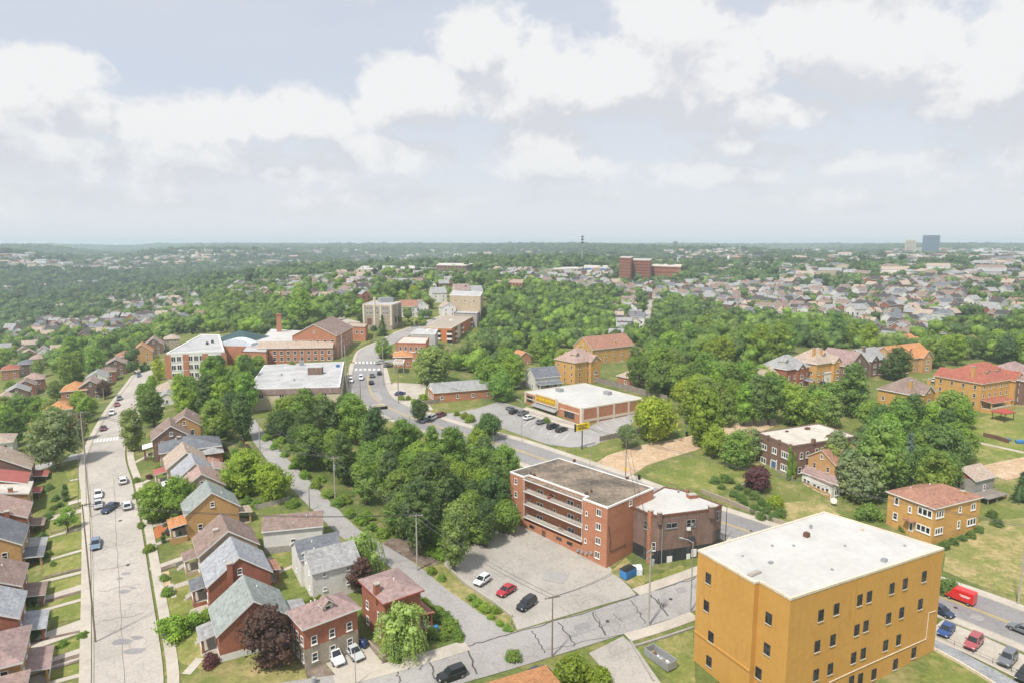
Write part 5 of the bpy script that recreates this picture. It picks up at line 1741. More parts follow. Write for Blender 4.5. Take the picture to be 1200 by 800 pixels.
# ------------------------------------------------------------------ landmarks far away
def slab(name, label, cat, pix, h, wall, roof, rows=0, cols=0, i=0, **k):
    q, z = quad_at(pix, h=h)
    b = Blk(name, label, cat, q, z, wall, roof, cap='trim_cream' if k.get('cap', 1) else None, capw=.5, cut=14)
    mb = MB()
    for ii in range(len(q)):
        p, u, n, l = b.frame(ii)
        if n[:2] @ (CAM[:2] - p) < 0 or not rows:
            continue
        cc = cols if ii == i else max(2, cols // 2)
        for r_ in range(rows):
            for c in range(cc):
                bar(mb, b.loc(ii, (c + .5) / cc, z - 1.8 - r_ * (h - 1.) / rows), u, n, min(1.8, l / cc * .55), 1.5, .06, 'window_glass')
    if rows:
        mb.build('windows', b.o)['kind'] = 'stuff'
    return b


slab('apartment_tower', 'tall red brick apartment tower, left half of the far brick complex', 'building', [(726, 302), (739, 302.5), (742, 301), (729, 300.5)], 24, 'red_brick', 'grey_membrane', 7, 6)
slab('apartment_tower', 'stepped red brick apartment slab in the middle of the far brick complex', 'building', [(738, 305), (762, 305.5), (764, 303.5), (741, 303)], 20, 'red_brick', 'grey_membrane', 6, 12)
slab('brick_wing', 'low red brick wing at the right end of the far brick complex', 'building', [(762, 312), (798, 313), (799, 310), (763, 309.5)], 12, 'red_brick', 'cream_membrane', 2, 16)
slab('shopping_centre', 'long pale shopping centre on the far ridge', 'building', [(418, 316), (511, 315), (510, 311.5), (425, 312)], 8, 'cream_siding', 'white_membrane', 1, 14)
slab('brick_block', 'dark red-brown block at the right end of the pale shopping centre', 'building', [(511, 311), (546, 311.5), (557, 309), (515, 308.5)], 10, 'brown_brick', 'white_membrane', 2, 8)
slab('shop_row', 'pale shop row with a blue front left of the radio mast', 'building', [(640, 316), (682, 315), (683, 313), (641, 313.5)], 6, 'cream_siding', 'white_membrane', 1, 8)
b = slab('shop_row', 'white and blue shop right of the radio mast', 'building', [(684, 313), (712, 313.5), (713, 311.5), (685, 311)], 7, 'white_paint', 'white_membrane')
p, u, n, l = b.frame(0)
b.bars('blue_sign_band', 0, [(.5, b.z - 2.2, l * .9, 2., .2)], 'blue_paint')
slab('brick_block', 'orange brick block on the hill above the middle woods', 'building', [(581, 330), (612, 331.5), (613, 327.5), (584, 327)], 9, 'orange_brick', 'pink_shingle', 2, 8)
for px, yt, w_, dist, m_, lab in ((1091.8, 276, 14.5, 2700, 'blue_glass_wall', 'dark blue glass office tower on the right horizon'), (1067.5, 281, 9, 2500, 'cream_siding', 'pale tower left of the blue one on the horizon'),
                                 (791.5, 283, 4.5, 2400, 'slate_shingle', 'small distant grey tower right of the far brick complex')):
    d_ = ray(px, yt)
    d_ = d_ * dist / math.hypot(d_[0], d_[1])
    zt = CAMZ + d_[2]
    k = w_ * dist / FOC
    az_ = math.atan2(d_[0], d_[1])
    uu = np.array([math.cos(az_), -math.sin(az_)])
    vv_ = np.array([uu[1], -uu[0]])
    q = [d_[:2] + uu * a_ * k / 2 + vv_ * c_ * k * .35 for a_, c_ in ((-1, 1), (1, 1), (1, -1), (-1, -1))]
    b = Blk('office_tower', lab, 'tower', q, zt, m_, 'grey_membrane', cap=None, cut=14)
    for i in range(4):
        if b.nrm(i) @ (-d_[:2]) > 0:
            b.bars('window_bands', i, [(.5, z_, b.frame(i)[3] * .9, 1.6, .1) for z_ in np.arange(b.zb + 8, zt - 2, 4.)], 'window_glass')['kind'] = 'stuff'
# church
q, z = quad_at([(860, 302), (876, 302.5), (878, 300.5), (862, 300)], h=17)
b = Blk('church', 'far red brick church nave', 'church', q, z, 'red_brick', 'rust_shingle', cap=None, cut=10)
p = at(853, 312)
t = tag(empty('church_tower', tuple(p)), 'white-topped church tower beside the far brick church', 'church')
mb = MB()
mb.box((0, 0, -2), 6, 6, 14, 'red_brick')
mb.build('shaft', t)
mb = MB()
mb.tube([(0, 0, 12), (0, 0, 16), (0, 0, 18.5), (0, 0, 21)], [2.6, 2.6, 1.6, .1], 'white_paint', 10)
mb.build('cupola', t)
# radio mast
p = at(682, 313)
t = tag(empty('radio_mast', tuple(p)), 'tall slim radio mast with antenna platforms on the far ridge', 'mast')
dist = math.hypot(p[0], p[1])
hm = 35 * dist / FOC
mb = MB()
mb.tube([(0, 0, -1), (0, 0, hm)], [.8, .45], 'grey_metal', 8)
mb.build('mast', t)
for f in (.99, .9, .8):
    mb = MB()
    mb.tube([(0, 0, hm * f - 1), (0, 0, hm * f + 1)], 1.9, 'dark_metal', 6)
    mb.build('antenna_platform', t)

# ------------------------------------------------------------------ many small far houses
WALLS = ['white_siding', 'cream_siding', 'red_brick', 'white_siding', 'grey_siding', 'brown_brick', 'white_paint', 'cream_brick']
ROOFS = ['grey_shingle', 'tan_shingle', 'brown_shingle', 'slate_shingle', 'dark_shingle', 'brown_shingle', 'dark_shingle', 'grey_shingle']


def far_house_mb(mb, c, yaw, L, W, e, ri, wall, roof, glass=True):
    m2 = MB()
    rect = [(-L / 2, -W / 2), (L / 2, -W / 2), (L / 2, W / 2), (-L / 2, W / 2)]
    m2.prism(rect, -3, e, wall)
    for sx in (-1, 1):
        x = sx * L / 2
        tri = [(x, -W / 2, e), (x, W / 2, e), (x, 0, e + ri)]
        m2.face(tri if sx > 0 else tri[::-1], wall)
    solid_gable(m2, L, W, e, ri, .35, roof, 'trim_white', t=.25)
    if glass:
        for z in (1.6, 4.4):
            for (u, n, ln, d) in (((1, 0, 0), (0, -1, 0), L, W / 2), ((0, 1, 0), (1, 0, 0), W, L / 2), ((0, 1, 0), (-1, 0, 0), W, L / 2), ((1, 0, 0), (0, 1, 0), L, W / 2)):
                for f in (-.27, .27):
                    bar(m2, np.array([n[0] * d, n[1] * d, z]) + np.array(u) * f * ln, u, n, 1.2, 1.4, .05, 'window_glass')
        if random.random() < .5:
            m2.box((L * .2, W * .15, e), .8, .8, ri + .9, 'red_brick')
        if random.random() < .6:
            m2.box((0, -W / 2 - 1., 0), L * .6, 2., 2.7, 'trim_white', 0, roof)
    cs, sn = math.cos(yaw), math.sin(yaw)
    k = len(mb.v)
    mb.v += [(c[0] + x * cs - y * sn, c[1] + x * sn + y * cs, c[2] + z) for x, y, z in m2.v]
    mp_ = [mb.mi(q) for q in m2.mats]
    mb.f += [tuple(k + i for i in f) for f in m2.f]
    mb.m += [mp_[i] for i in m2.m]


PROTO = []
for i in range(24):
    mb = MB()
    far_house_mb(mb, (0, 0, 0), 0, random.uniform(8, 10.5), random.uniform(6, 7.5), random.uniform(6, 7.8), random.uniform(2, 3), WALLS[i % 8], ROOFS[(i * 3 + i // 8) % 8])
    PROTO.append(mb.mesh('far_house'))
CLUST = [
    # polygon in photo pixels, count, yaw, label, group
    ([(895, 372), (960, 345), (1000, 330), (1095, 340), (1105, 385), (1030, 400), (1010, 372)], 0, 0, '', ''),
    ([(1010, 330), (1090, 322), (1130, 345), (1115, 372), (1050, 378), (1000, 358)], 58, 25, 'small house in the terraced rows climbing the hill below the blue tower', 'houses on the hill below the blue tower'),
    ([(960, 345), (1000, 335), (1020, 365), (1095, 378), (1090, 392), (1040, 398), (990, 372), (955, 372)], 34, 28, 'small house in the lower streets at the foot of the right-hand hill', 'houses at the foot of the right hill'),
    ([(1130, 335), (1200, 325), (1200, 372), (1150, 380), (1125, 360)], 16, 20, 'small pale house among dark trees near the right edge, on the far hill', 'houses near the right edge of the far hill'),
    ([(855, 345), (950, 352), (962, 372), (930, 374), (870, 366), (835, 352)], 42, 30, 'small white or brick house in the valley town right of centre', 'houses in the valley town right of centre'),
    ([(722, 336), (820, 330), (850, 340), (830, 352), (760, 345), (726, 345)], 34, 10, 'small house in the pale rows under the far brick complex', 'houses under the far brick complex'),
    ([(720, 352), (746, 350), (748, 380), (722, 392)], 14, 80, 'pale house lining the steep far street right of the middle woods', 'houses along the steep far street'),
    ([(905, 318), (958, 315), (960, 335), (915, 335)], 18, 15, 'small house on the distant slope right of the church', 'houses right of the far church'),
    ([(10, 380), (75, 372), (90, 385), (60, 392), (15, 395)], 18, 10, 'small house in the valley hamlet at the left edge', 'houses in the left valley hamlet'),
    ([(85, 378), (125, 372), (180, 372), (178, 385), (95, 392)], 20, 5, 'pale house in the row on the valley side left of the school', 'houses on the valley side left of the school'),
    ([(125, 352), (200, 345), (222, 352), (215, 362), (140, 362)], 18, 5, 'small cream house on the ridge left of the school woods', 'houses on the ridge left of the school woods'),
    ([(340, 335), (400, 322), (440, 330), (430, 345), (380, 350), (350, 345)], 30, 30, 'small pale house in the cluster on the ridge behind the school', 'houses on the ridge behind the school'),
    ([(560, 318), (600, 315), (640, 318), (640, 332), (600, 325)], 12, 30, 'small house on the ridge between woods, left of the radio mast', 'houses left of the radio mast'),
    ([(640, 322), (720, 318), (722, 334), (690, 338), (650, 330)], 16, 15, 'small house on the ridge below the radio mast', 'houses below the radio mast'),
]
FAR_XY = []
nfar = 0
for poly, cnt, yw, lab, grp in CLUST:
    if not cnt:
        continue
    xs, ys = [p[0] for p in poly], [p[1] for p in poly]
    tries, got = 0, 0
    while got < cnt and tries < cnt * 60:
        tries += 1
        x, y = random.uniform(min(xs), max(xs)), random.uniform(min(ys), max(ys))
        if not inpoly(x, y, poly):
            continue
        p = at(x, y, 5)
        if any((p[0] - a) ** 2 + (p[1] - c) ** 2 < 11.5 ** 2 for a, c in FAR_XY):
            continue
        FAR_XY.append((p[0], p[1]))
        o = bpy.data.objects.new('far_house', random.choice(PROTO))
        COL.objects.link(o)
        o.location = p
        o.rotation_euler = (0, 0, R(yw + random.choice((0, 90, 180, 270)) + random.uniform(-8, 8)))
        k = random.uniform(.9, 1.15)
        o.scale = (k, k, k * random.uniform(.9, 1.1))
        tag(o, lab, 'house', grp)
        got += 1
        nfar += 1
print('far houses', nfar)
# beyond the ones that show largest: a town too dense and far away to count
mb = MB()
FAR2 = []
for poly, cnt, yw in [(c[0], int(c[1] * .8), c[2]) for c in CLUST if c[1]] + [([(40, 352), (230, 343), (235, 378), (100, 376), (50, 365)], 70, 8), ([(0, 335), (120, 330), (240, 335), (230, 352), (0, 352)], 70, 10), ([(0, 395), (130, 390), (150, 400), (60, 418), (0, 415)], 22, 30), ([(250, 335), (420, 320), (470, 330), (420, 350), (300, 352)], 60, 30),
                      ([(440, 322), (560, 322), (560, 334), (450, 335)], 30, 10), ([(1080, 318), (1200, 315), (1200, 330), (1100, 335)], 60, 20), ([(810, 322), (960, 335), (1000, 352), (860, 350)], 60, 25)]:
    xs, ys = [p[0] for p in poly], [p[1] for p in poly]
    g = t_ = 0
    while g < cnt and t_ < cnt * 25:
        t_ += 1
        x, y = random.uniform(min(xs), max(xs)), random.uniform(min(ys), max(ys))
        if not inpoly(x, y, poly):
            continue
        p = at(x, y, 5)
        if any((p[0] - a) ** 2 + (p[1] - c) ** 2 < 10. ** 2 for a, c in FAR_XY) or any((p[0] - a) ** 2 + (p[1] - c) ** 2 < 10. ** 2 for a, c in FAR2):
            continue
        far_house_mb(mb, p, R(yw + random.choice((0, 90)) + random.uniform(-8, 8)), random.uniform(8, 10.5), random.uniform(6, 7.5), random.uniform(5.5, 7.5), 2.5, random.choice(WALLS), random.choice(ROOFS))
        FAR2.append((p[0], p[1]))
        g += 1
for poly, cnt in (([(0, 300), (240, 292), (240, 312), (150, 318), (0, 312)], 480), ([(240, 292), (480, 290), (480, 305), (330, 318), (240, 318)], 420), ([(480, 292), (640, 292), (640, 302), (480, 302)], 160),
                  ([(640, 296), (720, 296), (720, 304), (640, 304)], 30), ([(770, 292), (1200, 290), (1200, 318), (960, 312), (800, 305)], 1100), ([(800, 305), (1200, 312), (1200, 325), (950, 325), (850, 318)], 220)):
    xs, ys = [p[0] for p in poly], [p[1] for p in poly]
    g = 0
    while g < cnt:
        x, y = random.uniform(min(xs), max(xs)), random.uniform(min(ys), max(ys))
        if not inpoly(x, y, poly) or math.sin(x * .06) + math.sin(x * .023 + y * .3) + math.sin(y * .9) < random.uniform(-1.4, .6):
            g += .12
            continue
        p = at(x, y, 6)
        s_ = random.uniform(.9, 1.5) * (1.6 if random.random() < .12 else 1)
        far_house_mb(mb, p, random.uniform(0, 6.3), 11 * s_, 8 * s_, 6 * s_, 2.5, random.choice(WALLS[:2] + WALLS), random.choice(ROOFS), glass=False)
        FAR2.append((p[0], p[1]))
        g += 1
o = mb.build('far_town')
tag(struct(o, 'stuff'), 'hazy scatter of distant roofs and houses towards the horizon', 'far town')
# ------------------------------------------------------------------ tree prototypes
def rand_dirs(n, up=0.):
    d = rng.normal(size=(n, 3))
    d[:, 2] += up
    return d / np.linalg.norm(d, axis=1)[:, None]


def leaf_quads(pos, nrm, size):
    n = len(pos)
    t = np.cross(nrm, rng.normal(size=(n, 3)))
    t /= np.linalg.norm(t, axis=1)[:, None] + 1e-9
    b_ = np.cross(nrm, t)
    s = size[:, None]
    fold = nrm * s * .18
    return np.stack([pos - t * s, pos + b_ * s * .62 + fold, pos + t * s, pos - b_ * s * .62 + fold], 1)


def quads_mesh(name, Q, mname, extra=None, tint=None):
    V = Q.reshape(-1, 3)
    F = np.arange(len(V)).reshape(-1, 4)
    me = bpy.data.meshes.new(name)
    nv0 = len(V)
    tri_v, tri_f = (extra if extra is not None else (np.zeros((0, 3)), np.zeros((0, 3), int)))
    me.vertices.add(nv0 + len(tri_v))
    me.vertices.foreach_set('co', np.r_[V, tri_v].ravel().astype(np.float32))
    loops = np.r_[F.ravel(), (tri_f + nv0).ravel()]
    me.loops.add(len(loops))
    me.loops.foreach_set('vertex_index', loops.astype(np.int32))
    me.polygons.add(len(F) + len(tri_f))
    st = np.r_[np.arange(len(F)) * 4, len(F) * 4 + np.arange(len(tri_f)) * 3]
    me.polygons.foreach_set('loop_start', st.astype(np.int32))
    me.polygons.foreach_set('loop_total', np.r_[np.full(len(F), 4), np.full(len(tri_f), 3)].astype(np.int32))
    if tint is not None:
        a = me.color_attributes.new('tint', 'FLOAT_COLOR', 'POINT')
        a.data.foreach_set('color', np.c_[tint, np.ones(len(tint))].ravel().astype(np.float32))
    me.update(calc_edges=True)
    me.materials.append(MATS[mname])
    return me


_ico_v = np.array([(0, 0, 1), (.894, 0, .447), (.276, .851, .447), (-.724, .526, .447), (-.724, -.526, .447), (.276, -.851, .447), (.724, .526, -.447), (-.276, .851, -.447), (-.894, 0, -.447), (-.276, -.851, -.447), (.724, -.526, -.447), (0, 0, -1)])
_ico_f = np.array([(0, 1, 2), (0, 2, 3), (0, 3, 4), (0, 4, 5), (0, 5, 1), (1, 6, 2), (2, 7, 3), (3, 8, 4), (4, 9, 5), (5, 10, 1), (2, 6, 7), (3, 7, 8), (4, 8, 9), (5, 9, 10), (1, 10, 6), (6, 11, 7), (7, 11, 8), (8, 11, 9), (9, 11, 10), (10, 11, 6)])


def crown(kind, seed):
    """crown of unit radius standing on z = 0 .. about 2; returns mesh"""
    global rng
    rng = np.random.default_rng(seed)
    cl = []
    if kind == 'round':
        n, prof = 46, lambda z: math.sqrt(max(0, 1 - ((z - .85) / .95) ** 2))
        H_, rc, leaves = 1.75, (.26, .42), 110
    elif kind == 'tall':
        n, prof = 52, lambda z: math.sqrt(max(0, 1 - ((z - 1.2) / 1.4) ** 2)) * (.9 if z < 1 else .95)
        H_, rc, leaves = 2.5, (.28, .44), 105
    elif kind == 'broad':
        n, prof = 52, lambda z: math.sqrt(max(0, 1 - ((z - .55) / .75) ** 2))
        H_, rc, leaves = 1.25, (.24, .38), 110
    elif kind == 'airy':
        n, prof = 38, lambda z: math.sqrt(max(0, 1 - ((z - .9) / 1.0) ** 2))
        H_, rc, leaves = 1.85, (.2, .36), 95
    elif kind == 'bush':
        n, prof = 26, lambda z: math.sqrt(max(0, 1 - (z / .95) ** 2))
        H_, rc, leaves = .9, (.28, .42), 130
    elif kind == 'conifer':
        n, prof = 0, None
    elif kind == 'column':
        n, prof = 30, lambda z: max(0, min(1, (3.2 - z) / 1.5)) ** .6 * (.75 + .25 * min(1, z))
        H_, rc, leaves = 3.1, (.34, .46), 150
    elif kind == 'weeping':
        n, prof = 24, lambda z: math.sqrt(max(0, 1 - ((z - .9) / .85) ** 2))
        H_, rc, leaves = 1.7, (.24, .4), 60
    P, N, S, ev, ef = [], [], [], [], []
    if kind == 'conifer':
        for k in range(15):
            z = .15 + k / 15 * 2.75
            r_ = (3.05 - z) / 3. * .98
            m_ = max(5, int(13 * r_) + 4)
            for j in range(m_):
                a = rng.uniform(0, 6.283)
                rr = r_ * rng.uniform(.75, 1.08)
                nl = int(26 * rr) + 10
                u = rng.uniform(.12, 1, nl)
                p = np.c_[np.cos(a) * rr * u, np.sin(a) * rr * u, z - u * rr * .32 + .06] + rng.normal(size=(nl, 3)) * [.05, .05, .04]
                P.append(p)
                N.append(rand_dirs(nl, 1.2))
                S.append(rng.uniform(.045, .08, nl))
        ev.append(np.array([(0, 0, 2.9)] + [(.55 * math.cos(a), .55 * math.sin(a), .2) for a in np.arange(8) * .785]))
        ef.append(np.array([(0, 1 + i, 1 + (i + 1) % 8) for i in range(8)]))
    else:
        lobes = [(rng.uniform(0, 6.28), rng.uniform(.58, 1.18)) for _ in range(8)]
        tries = 0
        while len(cl) < n and tries < 4000:
            tries += 1
            z = rng.uniform(.06, H_)
            a = rng.uniform(0, 6.283)
            pr = prof(z)
            if pr <= .02:
                continue
            lob = min(lobes, key=lambda q: abs((q[0] - a + 3.14) % 6.283 - 3.14))[1]
            rad = rng.uniform(*rc) * (.65 + .35 * pr)
            r_ = max(0, pr * lob - rad * .75) * math.sqrt(rng.uniform(.25, 1))
            c = np.array([math.cos(a) * r_, math.sin(a) * r_, z])
            if any(np.linalg.norm(c - q[0]) < .5 * min(rad, q[1]) for q in cl):
                continue
            cl.append((c, rad))
        for c, rad in cl:
            nl = int(leaves * (rad / rc[1]) ** 1.6)
            d = rand_dirs(nl, .35)
            rr = rad * rng.uniform(.72, 1.12, nl) * np.where(rng.uniform(size=nl) < .14, rng.uniform(1.05, 1.4, nl), 1)
            p = c + d * rr[:, None] * [1, 1, .82]
            keep = np.ones(nl, bool)
            for c2, r2 in cl:
                if c2 is c:
                    continue
                keep &= np.linalg.norm(p - c2, axis=1) > r2 * .62
            nn = d * .8 + rng.normal(size=(nl, 3)) * .5 + [0, 0, .25]
            nn /= np.linalg.norm(nn, axis=1)[:, None]
            P.append(p[keep])
            N.append(nn[keep])
            S.append(rng.uniform(.04, .075, nl)[keep] * (1.25 if kind in ('bush',) else 1))
            if kind != 'airy' or rng.uniform() < .6:
                ev.append(_ico_v * rad * [.68, .68, .56] * rng.uniform(.85, 1.1, (12, 1)) + c)
                ef.append(_ico_f + sum(len(q) for q in ev[:-1]))
            if kind == 'weeping':
                for _ in range(16):
                    dd = rand_dirs(1)[0]
                    p0 = c + dd * rad * [.95, .95, .5]
                    ln = rng.uniform(.35, 1.0) * (.5 + .5 * np.linalg.norm(p0[:2]))
                    m_ = int(ln * 22) + 3
                    u = np.linspace(0, 1, m_)
                    q = p0 + np.c_[dd[0] * .22 * u ** .5, dd[1] * .22 * u ** .5, -ln * u]
                    q += rng.normal(size=q.shape) * .015
                    q = q[q[:, 2] > .03]
                    P.append(q)
                    N.append(rand_dirs(len(q)) * [1, 1, .3])
                    S.append(rng.uniform(.03, .05, len(q)))
    P, N, S = np.concatenate(P), np.concatenate(N), np.concatenate(S)
    N = N / (np.linalg.norm(N, axis=1)[:, None] + 1e-9)
    ex = (np.concatenate(ev), np.concatenate(ef)) if ev else None
    return quads_mesh('crown', leaf_quads(P, N, S), 'foliage', ex)


def trunk(kind, seed):
    """trunk and limbs for a crown of unit radius whose underside is at z=0; it goes down 1.2 below"""
    r_ = random.Random(seed)
    mb = MB()
    top = {'round': 1.2, 'tall': 1.9, 'broad': .8, 'airy': 1.3, 'conifer': 2.6, 'column': 2.2, 'weeping': 1.2, 'bush': .4}[kind]
    lean = r_.uniform(-.08, .08)
    mb.tube([(0, 0, -1.6), (lean * .4, 0, -.5), (lean, .02, top * .4), (lean * 1.2, .03, top)], [.095, .075, .055, .02], 'bark', 7)
    if kind not in ('conifer', 'column', 'bush'):
        for k in range(6):
            a = k * 1.05 + r_.uniform(-.3, .3)
            z = r_.uniform(-.25, top * .5)
            l = r_.uniform(.45, .8)
            mb.tube([(lean, 0, z), (math.cos(a) * l * .5, math.sin(a) * l * .5, z + l * .4), (math.cos(a) * l, math.sin(a) * l, z + l * .75)], [.04, .028, .012], 'bark', 5)
    return mb.mesh('trunk', True)


KINDS = {}
for kd, cnt in (('round', 4), ('tall', 4), ('broad', 3), ('airy', 3), ('bush', 3), ('conifer', 2), ('column', 1), ('weeping', 2)):
    KINDS[kd] = [(crown(kd, 100 + 17 * i + len(kd)), trunk(kd, i)) for i in range(cnt)]
rng = np.random.default_rng(5)
HGT = {'round': 1.75, 'tall': 2.5, 'broad': 1.25, 'airy': 1.85, 'bush': .9, 'conifer': 3., 'column': 3.1, 'weeping': 1.7}
GREEN = {'mid': (0.223, 0.325, 0.071), 'dark': (0.161, 0.248, 0.071), 'deep': (0.129, 0.195, 0.071), 'bright': (0.28, 0.362, 0.053), 'lime': (0.36, 0.45, 0.055), 'olive': (0.244, 0.325, 0.095), 'purple': (0.132, 0.079, 0.068), 'maroon': (0.187, 0.068, 0.074), 'spruce': (0.254, 0.299, 0.257), 'yellowish': (0.36, 0.46, 0.15), 'fresh': (0.269, 0.39, 0.071), 'greyish': (0.244, 0.306, 0.15), 'gold': (0.662, 0.525, 0.053)}
TREES = []          # (x, y, radius) for spacing
NT_ = [0]


def tree(px, py, kind, rad, col, label, group=None, clear=None, name=None, cat=None, xy=None, seed=None, zs=1.):
    """px,py = middle of the crown in the photo; rad in metres; clear = bare trunk height"""
    h = HGT[kind] * rad * zs
    clear = (0 if kind in ('bush', 'column') else .12 * h + .6) if clear is None else clear
    p = at(px, py, clear + h * .5) if xy is None else np.array([*xy, H(*xy)])
    i = random.randrange(len(KINDS[kind])) if seed is None else seed % len(KINDS[kind])
    cm, tm = KINDS[kind][i]
    isb = kind == 'bush' or (kind == 'column' and rad < 1.)
    o = tag(empty(name or ('bush' if isb else 'conifer' if kind == 'conifer' else 'tree'), tuple(p), random.uniform(0, 6.28)), label, cat or ('bush' if isb else 'tree'), group)
    c = bpy.data.objects.new('crown' if not isb else 'foliage', cm)
    COL.objects.link(c)
    c.parent = o
    c.location = (0, 0, clear - (.05 if isb else 0))
    c.scale = (rad, rad, rad * zs)
    g = GREEN[col]
    k = random.uniform(.86, 1.16)
    c.color = (g[0] * k * random.uniform(.9, 1.12), g[1] * k, g[2] * k * random.uniform(.85, 1.15), 1)
    if not isb:
        t = bpy.data.objects.new('trunk', tm)
        COL.objects.link(t)
        t.parent = o
        t.location = (0, 0, clear)
        s_ = max(rad, clear / 1.3)
        t.scale = (rad, rad, s_)
    TREES.append((p[0], p[1], rad))
    NT_[0] += 0 if isb else 1
    return o


